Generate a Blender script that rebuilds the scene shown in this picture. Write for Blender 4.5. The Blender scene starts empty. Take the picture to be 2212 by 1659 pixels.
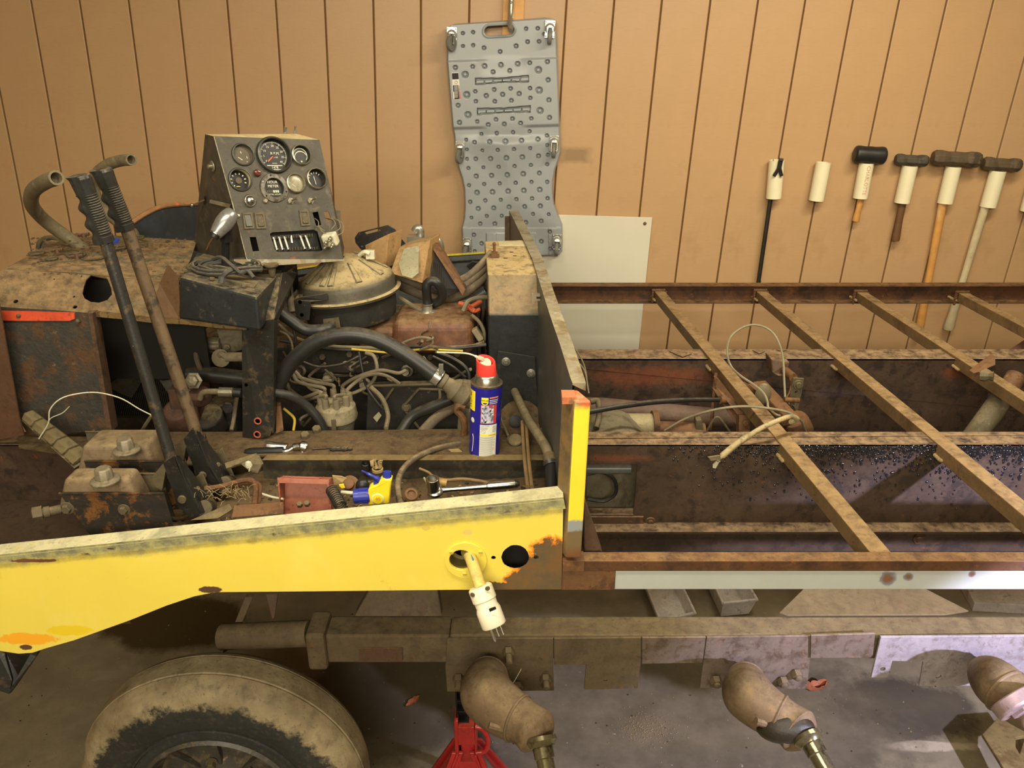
import bpy, bmesh, math, random
from math import sin, cos, pi, radians, sqrt, atan2
from mathutils import Vector as V, Matrix as M
from mathutils.geometry import tessellate_polygon
random.seed(7)
SC = bpy.context.scene
COL = SC.collection
# ---------------------------------------------------------------- camera
CZ, FP, PT = 1.9, 1720.0, radians(23.0)
CP, SP = cos(PT), sin(PT)
cd = bpy.data.cameras.new('camera'); cam = bpy.data.objects.new('camera', cd); COL.objects.link(cam)
cam.location = (0, 0, CZ); cam.rotation_euler = (pi/2 - PT, 0, 0)
cd.sensor_width = 36; cd.lens = FP/2212*36; cd.clip_start = .05
SC.camera = cam
SC.view_settings.view_transform = 'Standard'; SC.view_settings.look = 'None'
SC.view_settings.gamma = 1; SC.view_settings.use_curve_mapping = False
SC.view_settings.exposure = 0.18
# ---------------------------------------------------------------- light
w = bpy.data.worlds.new('world'); SC.world = w; w.use_nodes = True
w.node_tree.nodes['Background'].inputs[0].default_value = (1.0, .86, .62, 1)
w.node_tree.nodes['Background'].inputs[1].default_value = .10
def area(name, loc, target, sx, sy, power, color):
    l = bpy.data.lights.new(name, 'AREA'); l.shape = 'RECTANGLE'; l.size = sx; l.size_y = sy
    l.energy = power; l.color = color
    o = bpy.data.objects.new(name, l); COL.objects.link(o); o.location = loc
    o.rotation_euler = (V(target)-V(loc)).to_track_quat('-Z', 'Y').to_euler()
    return o
WARM = (1.0, .89, .68)
area('ceiling_tube_light_back', (1.1, 1.7, 2.62), (.8, 2.3, 0), 1.3, .16, 34, WARM)
area('ceiling_tube_light_middle', (-.3, .75, 2.62), (-.3, 1.2, 0), 1.3, .16, 30, WARM)
area('ceiling_tube_light_front', (-.2, -1.6, 2.5), (.0, 1.2, .5), 2.4, .5, 88, WARM)
sl = bpy.data.lights.new('work_light', 'SPOT'); sl.energy = 235; sl.color = (.70, .68, 1.0)
sl.spot_size = radians(60); sl.spot_blend = .3; sl.shadow_soft_size = .02
so = bpy.data.objects.new('work_light', sl); COL.objects.link(so)
so.location = (1.45, .30, CZ-.50)
so.rotation_euler = (V((1.05, 1.6, CZ-1.72))-V(so.location)).to_track_quat('-Z', 'Y').to_euler()

# ---------------------------------------------------------------- picture geometry: pixel + one known coordinate -> point
def D(u, v):
    a = (u-1106)/FP; b = (829.5-v)/FP
    return V((a, CP+b*SP, -SP+b*CP))
CAM = V((0, 0, CZ))
def P(u, v, Y): d = D(u, v); return CAM + d*(Y/d.y)
def PZ(u, v, z): d = D(u, v); return CAM + d*((z-CZ)/d.z)
def PX(u, v, x): d = D(u, v); return CAM + d*(x/d.x)
def PL(u, v, o, n): d = D(u, v); return CAM + d*((o-CAM).dot(n)/d.dot(n))
def S(u, v, Y): return Y/D(u, v).y/FP           # metres per pixel
def PP(l): return [P(*q) for q in l]
def spl(pts, n=8):
    pts = [V(p) for p in pts]; out = []
    q = [pts[0]*2-pts[1]] + pts + [pts[-1]*2-pts[-2]]
    for i in range(1, len(q)-2):
        a, b, c, d = q[i-1], q[i], q[i+1], q[i+2]
        for k in range(n):
            t = k/n
            out.append(.5*((2*b)+(c-a)*t+(2*a-5*b+4*c-d)*t*t+(3*b-a-3*c+d)*t**3))
    out.append(pts[-1]); return out

# ---------------------------------------------------------------- materials
def C(r, g, b):
    f = lambda x: (x/255/12.92) if x <= 10 else ((x/255+.055)/1.055)**2.4
    return (f(r), f(g), f(b), 1)
class NT:
    def __init__(s, name):
        s.m = bpy.data.materials.new(name); s.m.use_nodes = True; s.t = s.m.node_tree
        s.b = s.t.nodes['Principled BSDF']; s.tc = s.n('ShaderNodeTexCoord'); s.co = s.tc.outputs['Object']
    def n(s, ty, **k):
        x = s.t.nodes.new(ty)
        for a, v in k.items(): setattr(x, a, v)
        return x
    def L(s, a, b): s.t.links.new(a, b)
    def noise(s, sc, det=4, rough=.6, co=None, dist=0, stretch=None):
        x = s.n('ShaderNodeTexNoise'); x.inputs['Scale'].default_value = sc; x.inputs['Detail'].default_value = det
        x.inputs['Roughness'].default_value = rough; x.inputs['Distortion'].default_value = dist
        c = co or s.co
        if stretch:
            mp = s.n('ShaderNodeMapping'); mp.inputs['Scale'].default_value = stretch; s.L(c, mp.inputs[0]); c = mp.outputs[0]
        s.L(c, x.inputs['Vector']); return x.outputs['Fac']
    def ramp(s, f, lo, hi):
        x = s.n('ShaderNodeMapRange'); x.clamp = True
        x.inputs[1].default_value = lo; x.inputs[2].default_value = hi; s.L(f, x.inputs[0]); return x.outputs[0]
    def math(s, op, a, b=None):
        x = s.n('ShaderNodeMath', operation=op)
        for i, q in enumerate((a, b)):
            if q is None: continue
            if isinstance(q, (int, float)): x.inputs[i].default_value = q
            else: s.L(q, x.inputs[i])
        return x.outputs[0]
    def mix(s, f, a, b):
        x = s.n('ShaderNodeMix', data_type='RGBA')
        for sock, q in ((x.inputs[0], f), (x.inputs[6], a), (x.inputs[7], b)):
            if isinstance(q, (int, float, tuple)): sock.default_value = q
            else: s.L(q, sock)
        return x.outputs[2]
    def pos(s):
        g = s.n('ShaderNodeNewGeometry'); return g
    def sep(s, vec):
        x = s.n('ShaderNodeSeparateXYZ'); s.L(vec, x.inputs[0]); return x.outputs
    def bump(s, h, st, dist=.002):
        x = s.n('ShaderNodeBump'); x.inputs['Strength'].default_value = st; x.inputs['Distance'].default_value = dist
        s.L(h, x.inputs['Height']); s.L(x.outputs[0], s.b.inputs['Normal'])
MATS = {}
DUST = C(164, 146, 108)
LS = [1.0]
def worn(name, base, layers=(), rough=.6, metal=0., bump=.3, dust=0., var=.25, vs=9, spec=.4, bs=60, dcol=None, extra=None, coat=0, bd=.002, trans=0, dn=(.36, .60)):
    """base colour, then patches (colour, scale, threshold, softness), then dust that has settled on upward faces"""
    if name in MATS: return MATS[name]
    k = NT(name)
    dk = tuple(x*(1-var) for x in base[:3])+(1,); lt = tuple(min(1, x*(1+var)) for x in base[:3])+(1,)
    col = k.mix(k.ramp(k.noise(vs, 5, .65), .3, .7), dk, lt)
    for i, L_ in enumerate(layers):
        c, sc, th, so_ = L_[:4]
        f = k.noise(sc*LS[0], 7, .68, dist=.3, co=None, stretch=(L_[4] if len(L_) > 4 else None))
        mp = k.t.nodes[-1]
        col = k.mix(k.ramp(f, th, th+so_), col, c)
    if LS[0] > 1 and var > .05:
        gr = k.ramp(k.noise(170, 3, .7), .3, .7); col = k.mix(k.math('MULTIPLY', gr, .30), col, tuple(x*.45 for x in base[:3])+(1,))
    if extra: col = extra(k, col)
    rv = rough
    if dust > 0:
        g = k.pos(); nz = k.sep(g.outputs['Normal'])[2]
        f = k.math('MULTIPLY', k.ramp(nz, .58, .9), k.ramp(k.noise(22 if LS[0] == 1 else 34, 6, .75), dn[0], dn[1]))
        f = k.math('MULTIPLY', f, dust)
        col = k.mix(f, col, dcol or DUST)
        rr = k.n('ShaderNodeMapRange'); rr.inputs[3].default_value = rough; rr.inputs[4].default_value = .95
        k.L(f, rr.inputs[0]); k.L(rr.outputs[0], k.b.inputs['Roughness'])
    else: k.b.inputs['Roughness'].default_value = rough
    if LS[0] > 1 and var > .05:
        gm = k.ramp(k.noise(30, 8, .75, dist=.4), .50, .66); col = k.mix(k.math('MULTIPLY', gm, .42), col, tuple(x*.42 for x in base[:3])+(1,))
        pt = k.ramp(k.noise(95, 5, .7), .60, .66); col = k.mix(k.math('MULTIPLY', pt, .5), col, tuple(x*.3 for x in base[:3])+(1,))
    k.L(col, k.b.inputs['Base Color'])
    k.b.inputs['Metallic'].default_value = metal
    k.b.inputs['Specular IOR Level'].default_value = spec
    if coat: k.b.inputs['Coat Weight'].default_value = coat; k.b.inputs['Coat Roughness'].default_value = .15
    if trans: k.b.inputs['Transmission Weight'].default_value = trans
    if bump: k.bump(k.noise(bs, 6, .7), bump, bd)
    MATS[name] = k.m; return k.m

# ---------------------------------------------------------------- mesh builder
WO = {}
def frame(z, x=None):
    z = V(z).normalized()
    if x is None: x = V((1, 0, 0)) if abs(z.x) < .9 else V((0, 1, 0))
    x = (V(x)-z*V(x).dot(z)).normalized(); y = z.cross(x)
    return x, y, z
class MB:
    def __init__(s): s.v = []; s.f = []; s.m = []; s.s = []
    def add(s, vs, fs, mi=0, sm=False):
        o = len(s.v); s.v += [V(p) for p in vs]
        for f in fs: s.f.append([i+o for i in f]); s.m.append(mi); s.s.append(sm)
        return s
    def hexa(s, p, mi=0):      # 4 bottom ccw + 4 top
        return s.add(p, [(3,2,1,0),(4,5,6,7),(0,1,5,4),(1,2,6,5),(2,3,7,6),(3,0,4,7)], mi)
    def box(s, a, b, mi=0):
        x0,y0,z0 = a; x1,y1,z1 = b
        return s.hexa([(x0,y0,z0),(x1,y0,z0),(x1,y1,z0),(x0,y1,z0),(x0,y0,z1),(x1,y0,z1),(x1,y1,z1),(x0,y1,z1)], mi)
    def obox(s, c, size, z=(0,0,1), x=None, mi=0):
        X, Y, Z = frame(z, x); c = V(c); h = [q/2 for q in size]
        return s.hexa([c+X*a*h[0]+Y*b*h[1]+Z*d*h[2] for d in (-1,1) for a, b in ((-1,-1),(1,-1),(1,1),(-1,1))], mi)
    def beam(s, a, b, w, h, up=(0,0,1), mi=0, wd=None):  # box beam a->b, top face centred on line
        a = V(a); b = V(b); d = (b-a).normalized(); side = V(wd).normalized() if wd else d.cross(V(up)).normalized(); u = V(up)
        if wd is None: u = side.cross(d).normalized()
        q = []
        for k in (-1, 0):
            for p, sg in ((a,-1),(b,-1),(b,1),(a,1)):
                q.append(p+side*sg*w/2+u*h*k)
        return s.hexa(q, mi)
    def prism(s, pts, ext, mi=0, sm=False):
        pts = [V(p) for p in pts]; e = V(ext); n = len(pts)
        tri = tessellate_polygon([pts])
        fs = [t for t in tri] + [tuple(i+n for i in t) for t in tri]
        fs += [(i, (i+1) % n, (i+1) % n+n, i+n) for i in range(n)]
        return s.add(pts+[p+e for p in pts], fs, mi, sm)
    def plate(s, outer, holes, fn, th, mi=0, off=0):
        """2D outline with holes -> plate; fn(x, y, depth) -> point"""
        loops = [outer]+list(holes)
        tri = tessellate_polygon([[V((x, y, 0)) for x, y in l] for l in loops])
        flat = [p for l in loops for p in l]; n = len(flat)
        vs = [fn(x, y, off) for x, y in flat]+[fn(x, y, off+th) for x, y in flat]
        fs = [tuple(t) for t in tri]+[tuple(i+n for i in reversed(t)) for t in tri]
        o = 0
        for l in loops:
            m = len(l); fs += [(o+i, o+(i+1) % m, o+(i+1) % m+n, o+i+n) for i in range(m)]; o += m
        return s.add(vs, fs, mi)
    def tube(s, path, r, n=10, mi=0, caps=True, sm=True, hollow=0):
        path = [V(p) for p in path]; m = len(path)
        if not isinstance(r, (list, tuple)): r = [r]*m
        tg = [(path[min(i+1, m-1)]-path[max(i-1, 0)]).normalized() for i in range(m)]
        x = frame(tg[0])[0]; vs = []
        for i in range(m):
            x = (x-tg[i]*x.dot(tg[i]))
            x = x.normalized() if x.length > 1e-6 else frame(tg[i])[0]
            y = tg[i].cross(x)
            for k in range(n):
                a = 2*pi*k/n; vs.append(path[i]+(x*cos(a)+y*sin(a))*r[i])
        fs = [(i*n+k, i*n+(k+1) % n, (i+1)*n+(k+1) % n, (i+1)*n+k) for i in range(m-1) for k in range(n)]
        s.add(vs, fs, mi, sm)
        if hollow:
            for e, i2 in ((0, 1), (m-1, m-2)):
                ins = []
                d = (path[i2]-path[e]).normalized()*r[e]*1.6
                ring = vs[e*n:(e+1)*n]; inn = [path[e]+(q-path[e])*hollow for q in ring]; deep = [q+d for q in inn]
                s.add(ring+inn+deep, [(k, (k+1) % n, n+(k+1) % n, n+k) for k in range(n)]+[(n+k, n+(k+1) % n, 2*n+(k+1) % n, 2*n+k) for k in range(n)]+[tuple(range(2*n, 3*n))], mi)
        elif caps:
            s.add(vs[:n], [tuple(range(n))], mi); s.add(vs[-n:], [tuple(range(n))], mi)
        return s
    def lathe(s, prof, o, ax, n=24, mi=0, x=None, sm=True, sc=(1, 1), caps=True):
        X, Y, Z = frame(ax, x); o = V(o); vs = []; m = len(prof)
        for r, h in prof:
            for k in range(n):
                a = 2*pi*k/n; vs.append(o+X*cos(a)*r*sc[0]+Y*sin(a)*r*sc[1]+Z*h)
        fs = [(i*n+k, i*n+(k+1) % n, (i+1)*n+(k+1) % n, (i+1)*n+k) for i in range(m-1) for k in range(n)]
        s.add(vs, fs, mi, sm)
        if caps:
            if prof[0][0] > 1e-5: s.add(vs[:n], [tuple(range(n))], mi)
            if prof[-1][0] > 1e-5: s.add(vs[-n:], [tuple(range(n))], mi)
        return s
    def cyl(s, a, b, r, n=12, mi=0, sm=True):
        a = V(a); b = V(b); return s.lathe([(r, 0), (r, (b-a).length)], a, b-a, n, mi, sm=sm)
    def sph(s, c, r, n=12, mi=0, sc=(1, 1, 1), z=(0, 0, 1), x=None):
        X, Y, Z = frame(z, x); c = V(c); vs = []; m = max(4, n//2)
        for i in range(m+1):
            t = pi*i/m
            for k in range(n):
                a = 2*pi*k/n; vs.append(c+X*sin(t)*cos(a)*r*sc[0]+Y*sin(t)*sin(a)*r*sc[1]+Z*cos(t)*r*sc[2])
        return s.add(vs, [(i*n+k, i*n+(k+1) % n, (i+1)*n+(k+1) % n, (i+1)*n+k) for i in range(m) for k in range(n)], mi, True)
    def hexbolt(s, c, ax, r, h, mi=0, wash=0):
        c = V(c); az = V(ax).normalized()
        if wash: s.lathe([(wash, 0), (wash, h*.2)], c, az, 16, mi, sm=False)
        s.lathe([(r, 0), (r, h*.85), (r*.85, h)], c, az, 6, mi, sm=False); return s
    def text(s, txt, size, fn, mi=0, align='CENTER', bold=0):
        cu = bpy.data.curves.new('tmp', 'FONT'); cu.body = txt; cu.size = size; cu.align_x = align; cu.align_y = 'CENTER'; cu.resolution_u = 2
        cu.offset = bold
        ob = bpy.data.objects.new('tmp', cu); COL.objects.link(ob)
        dg = bpy.context.evaluated_depsgraph_get(); me = ob.evaluated_get(dg).to_mesh()
        vs = [fn(p.co.x, p.co.y) for p in me.vertices]; fs = [tuple(p.vertices) for p in me.polygons]
        ob.evaluated_get(dg).to_mesh_clear(); bpy.data.objects.remove(ob); bpy.data.curves.remove(cu)
        return s.add(vs, fs, mi)
    def build(s, name, mats, parent=None, label=None, cat=None, group=None, kind=None, bevel=0, seg=2, sub=0, fixn=True, org=None):
        if not isinstance(mats, (list, tuple)): mats = [mats]
        lo = V([min(p[i] for p in s.v) for i in range(3)]); hi = V([max(p[i] for p in s.v) for i in range(3)])
        o = V(org) if org else V(((lo.x+hi.x)/2, (lo.y+hi.y)/2, lo.z))
        me = bpy.data.meshes.new(name); me.from_pydata([p-o for p in s.v], [], s.f)
        for m in mats: me.materials.append(m)
        me.polygons.foreach_set('material_index', s.m); me.polygons.foreach_set('use_smooth', s.s)
        bm = bmesh.new(); bm.from_mesh(me)
        if bevel or sub or True: bmesh.ops.remove_doubles(bm, verts=bm.verts, dist=1e-5)
        if fixn: bmesh.ops.recalc_face_normals(bm, faces=bm.faces)
        bm.to_mesh(me); bm.free()
        if any(s.s): me.set_sharp_from_angle(angle=radians(38))
        return link(me, name, o, parent, label, cat, group, kind, bevel, seg, sub)
def link(me, name, o, parent=None, label=None, cat=None, group=None, kind=None, bevel=0, seg=2, sub=0, rot=None):
    ob = bpy.data.objects.new(name, me); COL.objects.link(ob)
    o = V(o); WO[ob.name] = o
    if parent: ob.parent = parent; ob.location = o-WO[parent.name]
    else: ob.location = o
    if rot: ob.rotation_euler = rot
    if label: ob['label'] = label
    if cat: ob['category'] = cat
    if group: ob['group'] = group
    if kind: ob['kind'] = kind
    if bevel:
        b = ob.modifiers.new('bevel', 'BEVEL'); b.width = bevel; b.segments = seg; b.limit_method = 'ANGLE'; b.angle_limit = radians(35)
    if sub:
        b = ob.modifiers.new('sub', 'SUBSURF'); b.levels = sub; b.render_levels = sub
    return ob
def empty(name, loc, label, cat, group=None, parent=None):
    return link(None, name, loc, parent, label, cat, group)
def circ(x, y, r, n=16, ry=None): return [(x+r*cos(2*pi*k/n), y+(ry or r)*sin(2*pi*k/n)) for k in range(n)]
# ================================================================ materials list
def floor_x(k, col):
    # oil stains with fixed places on the concrete, dirt, and a broad area of painted shade
    g = k.pos(); xyz = k.sep(g.outputs['Position'])
    def blob(cx, cy, rx, ry, jit=.35):
        dx = k.math('MULTIPLY', k.math('SUBTRACT', xyz[0], cx), 1/rx); dy = k.math('MULTIPLY', k.math('SUBTRACT', xyz[1], cy), 1/ry)
        d = k.math('SQRT', k.math('ADD', k.math('MULTIPLY', dx, dx), k.math('MULTIPLY', dy, dy)))
        d = k.math('ADD', d, k.math('MULTIPLY', k.math('SUBTRACT', k.noise(9, 5, .7, co=g.outputs['Position']), .5), jit*2))
        return k.math('SUBTRACT', 1.0, k.ramp(d, .8, 1.05))
    p = PZ(380, 1345, 0); col = k.mix(blob(p.x, p.y, .28, .16), col, C(66, 54, 22))
    p = PZ(850, 1500, 0); col = k.mix(k.math('MULTIPLY', blob(p.x, p.y, .30, .30), .7), col, C(58, 48, 34))
    p = PZ(1950, 1530, 0); col = k.mix(k.math('MULTIPLY', blob(p.x, p.y, .24, .14, .5), .8), col, C(60, 54, 46))
    p = PZ(1400, 1572, 0); col = k.mix(blob(p.x, p.y, .08, .05, .8), col, C(150, 132, 100))
    p = PZ(2000, 1612, 0); col = k.mix(blob(p.x, p.y, .13, .022, .9), col, C(176, 164, 138))
    p = PZ(1450, 1570, 0); col = k.mix(k.math('MULTIPLY', blob(p.x, p.y, .75, .42, .5), .8), col, k.mix(k.ramp(k.noise(7, 6, .7, co=g.outputs['Position']), .4, .6), C(84, 76, 60), C(104, 95, 77)))  # darker mottled area: shade painted in where the work light falls
    sp = k.ramp(k.noise(60, 3, .6, co=g.outputs['Position']), .70, .74)
    return k.mix(k.math('MULTIPLY', sp, .6), col, C(190, 176, 146))
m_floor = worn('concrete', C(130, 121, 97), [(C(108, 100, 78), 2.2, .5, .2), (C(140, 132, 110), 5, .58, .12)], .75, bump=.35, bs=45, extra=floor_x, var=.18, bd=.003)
def plank_x(k, col):
    g = k.pos()
    st = k.noise(26, 4, .7, stretch=(1.2, 1, 30))
    col = k.mix(k.math('MULTIPLY', k.ramp(st, .52, .72), .16), col, C(205, 165, 108))
    col = k.mix(k.math('MULTIPLY', k.ramp(k.noise(30, 3, .6, stretch=(.8, 1, 16)), .58, .75), .22), col, C(128, 92, 52))
    xyz = k.sep(g.outputs['Position']); p = P(1243, 336, 3.14)
    dx = k.math('ABSOLUTE', k.math('SUBTRACT', xyz[0], p.x)); dz = k.math('ABSOLUTE', k.math('SUBTRACT', xyz[2], p.z))
    q = k.math('MAXIMUM', k.math('MULTIPLY', dx, 1/.06), k.math('MULTIPLY', dz, 1/.03))
    q = k.math('ADD', q, k.math('MULTIPLY', k.noise(60, 3, .7, co=g.outputs['Position']), .5))
    return k.mix(k.math('MULTIPLY', k.math('SUBTRACT', 1.0, k.ramp(q, .8, 1.4)), .5), col, C(96, 78, 52))
m_plank = worn('painted_plank', C(180, 146, 106), [(C(168, 134, 94), 3, .56, .15)], .42, bump=.12, bs=130, var=.05, vs=3, spec=.35, extra=plank_x)
m_groove = worn('groove_brown', C(128, 90, 52), rough=.7, bump=0, var=.1)
m_white = worn('white_paint', C(200, 192, 175), rough=.7, bump=.05)
m_sheet = worn('white_sheet', C(208, 204, 184), [(C(170, 162, 138), 5, .66, .1)], .14, bump=.02, var=.03, vs=2, spec=.6)
m_pvc = worn('pvc', C(228, 220, 184), [(C(190, 178, 140), 12, .64, .1)], .35, bump=.03, var=.04)
m_ink = worn('red_ink', C(196, 130, 104), rough=.6, bump=0)
m_rubber = worn('black_rubber', C(30, 30, 29), [(C(58, 56, 50), 20, .6, .15)], .45, bump=.1, var=.2)
m_iron = worn('old_hammer_iron', C(98, 84, 64), [(C(70, 62, 50), 14, .48, .12), (C(120, 90, 58), 22, .6, .1)], .6, .3, bump=.4)
m_irondark = worn('dark_hammer_iron', C(84, 78, 66), [(C(56, 50, 42), 14, .48, .12)], .6, .3, bump=.4)
m_hick = worn('hickory_handle', C(196, 142, 74), [(C(206, 176, 128), 7, .56, .1), (C(130, 92, 50), 5, .66, .1)], .5, bump=.1, bs=90)
m_hickpale = worn('weathered_handle', C(186, 172, 136), [(C(140, 122, 88), 7, .56, .12), (C(206, 190, 150), 12, .6, .1)], .65, bump=.2, bs=90)
m_hickdark = worn('dark_old_handle', C(104, 72, 42), [(C(70, 48, 28), 9, .5, .1)], .6, bump=.2)
m_steelbar = worn('blued_bar', C(50, 46, 40), [(C(78, 64, 46), 15, .6, .1)], .45, .5)
m_wood = worn('raw_pine', C(212, 160, 96), [(C(186, 132, 70), 9, .55, .15, (6, 6, 1))], .6, bump=.1)
m_galv = worn('galvanised', C(160, 158, 144), [(C(120, 116, 104), 20, .55, .1)], .35, .7, bump=.1)
m_creeper = worn('creeper_plastic', C(148, 153, 154), [(C(150, 155, 154), 4, .6, .2)], .38, bump=.04, bs=250, var=.03, spec=.5)
m_zinc = worn('zinc', C(206, 208, 200), [(C(170, 162, 136), 30, .6, .1)], .25, .85, bump=.05)
m_grey_rub = worn('grey_wheel', C(112, 112, 104), rough=.5, bump=.05)
m_black = worn('matt_black', C(22, 21, 19), rough=.55, bump=.1)
m_paper = worn('label_white', C(226, 220, 204), rough=.5, bump=0, var=.02)
m_red = worn('label_red', C(196, 70, 50), rough=.5, bump=0)
# vehicle metals
LS[0] = 2.3
RUST, RUSTD, RUSTO = C(104, 66, 40), C(60, 40, 28), C(150, 86, 44)
m_rust = worn('rusty_frame', C(92, 70, 52), [(C(62, 46, 38), 7, .5, .12), (C(128, 78, 44), 11, .6, .1)], .62, .15, bump=.5, dust=.85, dcol=C(150, 122, 88), bs=80)
m_bar = worn('rusty_square_tube', C(122, 98, 66), [(C(98, 76, 54), 6, .5, .14), (C(150, 100, 56), 15, .6, .1)], .55, .2, bump=.25, dust=.75, dcol=C(158, 132, 90))
m_rail = worn('rusty_rail', C(96, 64, 40), [(C(60, 44, 34), 5, .48, .14), (C(150, 96, 52), 12, .62, .1)], .6, .15, bump=.4, dust=.55, dcol=C(150, 118, 74))
def orange_x(k, col):
    g = k.pos(); xyz = k.sep(g.outputs['Position'])
    for u, v, Y, rx, rz in ((1410, 815, 2.16, .36, .05), (1330, 992, 1.62, .11, .016), (2075, 808, 2.16, .07, .03)):
        p = P(u, v, Y)
        dx = k.math('MULTIPLY', k.math('SUBTRACT', xyz[0], p.x), 1/rx); dz = k.math('MULTIPLY', k.math('SUBTRACT', xyz[2], p.z), 1/rz)
        d = k.math('SQRT', k.math('ADD', k.math('MULTIPLY', dx, dx), k.math('MULTIPLY', dz, dz)))
        d = k.math('ADD', d, k.math('MULTIPLY', k.noise(22, 6, .75, co=g.outputs['Position']), 1.6))
        gy = k.math('LESS_THAN', k.math('ABSOLUTE', k.math('SUBTRACT', xyz[1], Y)), .1)
        col = k.mix(k.math('MULTIPLY', gy, k.math('MULTIPLY', k.math('SUBTRACT', 1.0, k.ramp(d, 1.1, 1.6)), .5)), col, C(140, 76, 48))
    return col
m_chan = worn('wet_channel', C(78, 62, 50), [(C(54, 44, 38), 10, .5, .1), (C(120, 74, 42), 16, .62, .1)], .42, .25, bump=.55, dust=.9, dcol=C(152, 126, 92), bs=70, extra=orange_x, spec=.6)
m_dustmetal = worn('dusty_steel', C(92, 82, 60), [(C(64, 56, 42), 8, .5, .14), (C(112, 78, 46), 14, .62, .1)], .75, .1, bump=.4, dust=.7, dcol=C(128, 112, 78))
m_platebare = worn('bare_plate', C(118, 104, 92), [(C(88, 70, 56), 12, .5, .12), (C(140, 112, 84), 24, .6, .1)], .5, .3, bump=.3, dust=.3)
m_blackmet = worn('chipped_black', C(46, 45, 42), [(C(88, 74, 54), 12, .55, .08), (C(120, 112, 92), 22, .63, .05)], .42, .2, bump=.35, dust=.55)
m_panelblk = worn('panel_grey', C(74, 70, 60), [(C(96, 88, 70), 16, .55, .1), (C(128, 84, 46), 6, .64, .05)], .5, .25, bump=.3, dust=.95, dcol=C(206, 188, 140), dn=(.1, .35))
m_cowl = worn('dusty_cowl', C(96, 80, 58), [(C(84, 84, 70), 4, .50, .06), (C(130, 84, 50), 9, .62, .08), (C(196, 76, 44), 4, .74, .02)], .8, .05, bump=.55, dust=.9, dcol=C(156, 128, 88))
m_sidepl = worn('flaking_side', C(62, 60, 54), [(C(92, 66, 44), 6, .5, .08), (C(116, 100, 74), 22, .62, .06)], .6, .15, bump=.7, bd=.004)
m_dirt = worn('dirt_floor', C(96, 78, 52), [(C(70, 54, 36), 14, .5, .12), (C(146, 72, 46), 7, .66, .04), (C(122, 104, 72), 30, .6, .1)], .9, bump=.9, bs=50, bd=.005)
m_dirtdark = worn('dark_pan', C(62, 46, 30), [(C(40, 30, 22), 8, .5, .12), (C(160, 62, 34), 5, .72, .04)], .8, bump=.5)
m_engine = worn('grimy_iron', C(48, 44, 38), [(C(74, 64, 46), 12, .55, .1)], .7, .2, bump=.6, dust=.5)
m_cover = worn('rusty_cover', C(112, 76, 52), [(C(90, 58, 42), 5, .5, .12), (C(84, 86, 88), 7, .7, .03)], .55, .15, bump=.25, dust=.75, dcol=C(138, 116, 80))
m_filter = worn('air_cleaner_paint', C(74, 70, 58), [(C(86, 78, 60), 10, .55, .12)], .5, .2, bump=.2, dust=1.0, dcol=C(176, 158, 116), dn=(.28, .5))
m_hose = worn('rubber_hose', C(40, 40, 38), [(C(62, 58, 48), 8, .58, .14)], .42, bump=.12, dust=.5, dcol=C(104, 94, 74))
m_hosebrown = worn('dusty_hose', C(94, 82, 66), [(C(120, 108, 84), 10, .55, .12)], .75, bump=.25, dust=.6)
m_hosetan = worn('tan_hose', C(108, 98, 74), [(C(132, 122, 94), 14, .55, .12)], .7, bump=.15, dust=.3)
m_wire = worn('ignition_wire', C(116, 106, 84), rough=.6, bump=.1, dust=.4)
m_wireblk = worn('black_wire', C(38, 36, 34), rough=.5, bump=0, dust=.4)
m_dist = worn('distributor_cap', C(136, 126, 100), [(C(104, 94, 72), 12, .55, .12)], .6, bump=.2, dust=.4)
m_alu = worn('dirty_aluminium', C(128, 120, 100), [(C(96, 88, 68), 14, .5, .12)], .5, .4, bump=.35, dust=.3)
m_chrome = worn('chrome', C(200, 200, 194), rough=.24, metal=1, bump=0, var=.05)
m_brass = worn('brass', C(190, 182, 146), rough=.25, metal=.9, bump=0)
m_plast = worn('yellowed_plastic', C(206, 202, 176), rough=.4, bump=.05)
m_orange = worn('orange_wire', C(200, 96, 56), rough=.5, bump=0)
m_blue_grey = worn('blue_grey_paint', C(104, 107, 106), [(C(76, 80, 84), 5, .55, .15)], .35, .1, bump=.1, dust=.3)
m_patch = worn('grey_patch', C(150, 146, 118), [(C(176, 172, 148), 12, .55, .1)], .7, bump=.3)
m_brownbox = worn('brown_box', C(150, 118, 74), [(C(122, 90, 56), 8, .52, .1)], .75, bump=.3, dust=.5)
m_yellowedge = worn('yellow_paint_plain', C(224, 206, 60), rough=.45, bump=.05)
m_tyre = None
WHEEL_C = V((P(500, 1690, 1.36).x, 1.36, .335))
def tyre_x(k, col):
    g = k.pos(); xyz = k.sep(g.outputs['Position'])
    # old mud line: everything beyond about 225 mm from the hub is caked
    W = V((0, 0, 0)) + WHEEL_C
    dx = k.math('SUBTRACT', xyz[0], W.x); dz = k.math('SUBTRACT', xyz[2], W.z)
    d = k.math('SQRT', k.math('ADD', k.math('MULTIPLY', dx, dx), k.math('MULTIPLY', dz, dz)))
    d = k.math('ADD', d, k.math('MULTIPLY', k.math('SUBTRACT', k.noise(16, 6, .75, co=g.outputs['Position']), .5), .10))
    mud = k.mix(k.ramp(k.noise(12, 5, .6, co=g.outputs['Position']), .35, .65), C(122, 108, 82), C(160, 146, 112))
    return k.mix(k.ramp(d, .268, .282), col, mud)
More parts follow.
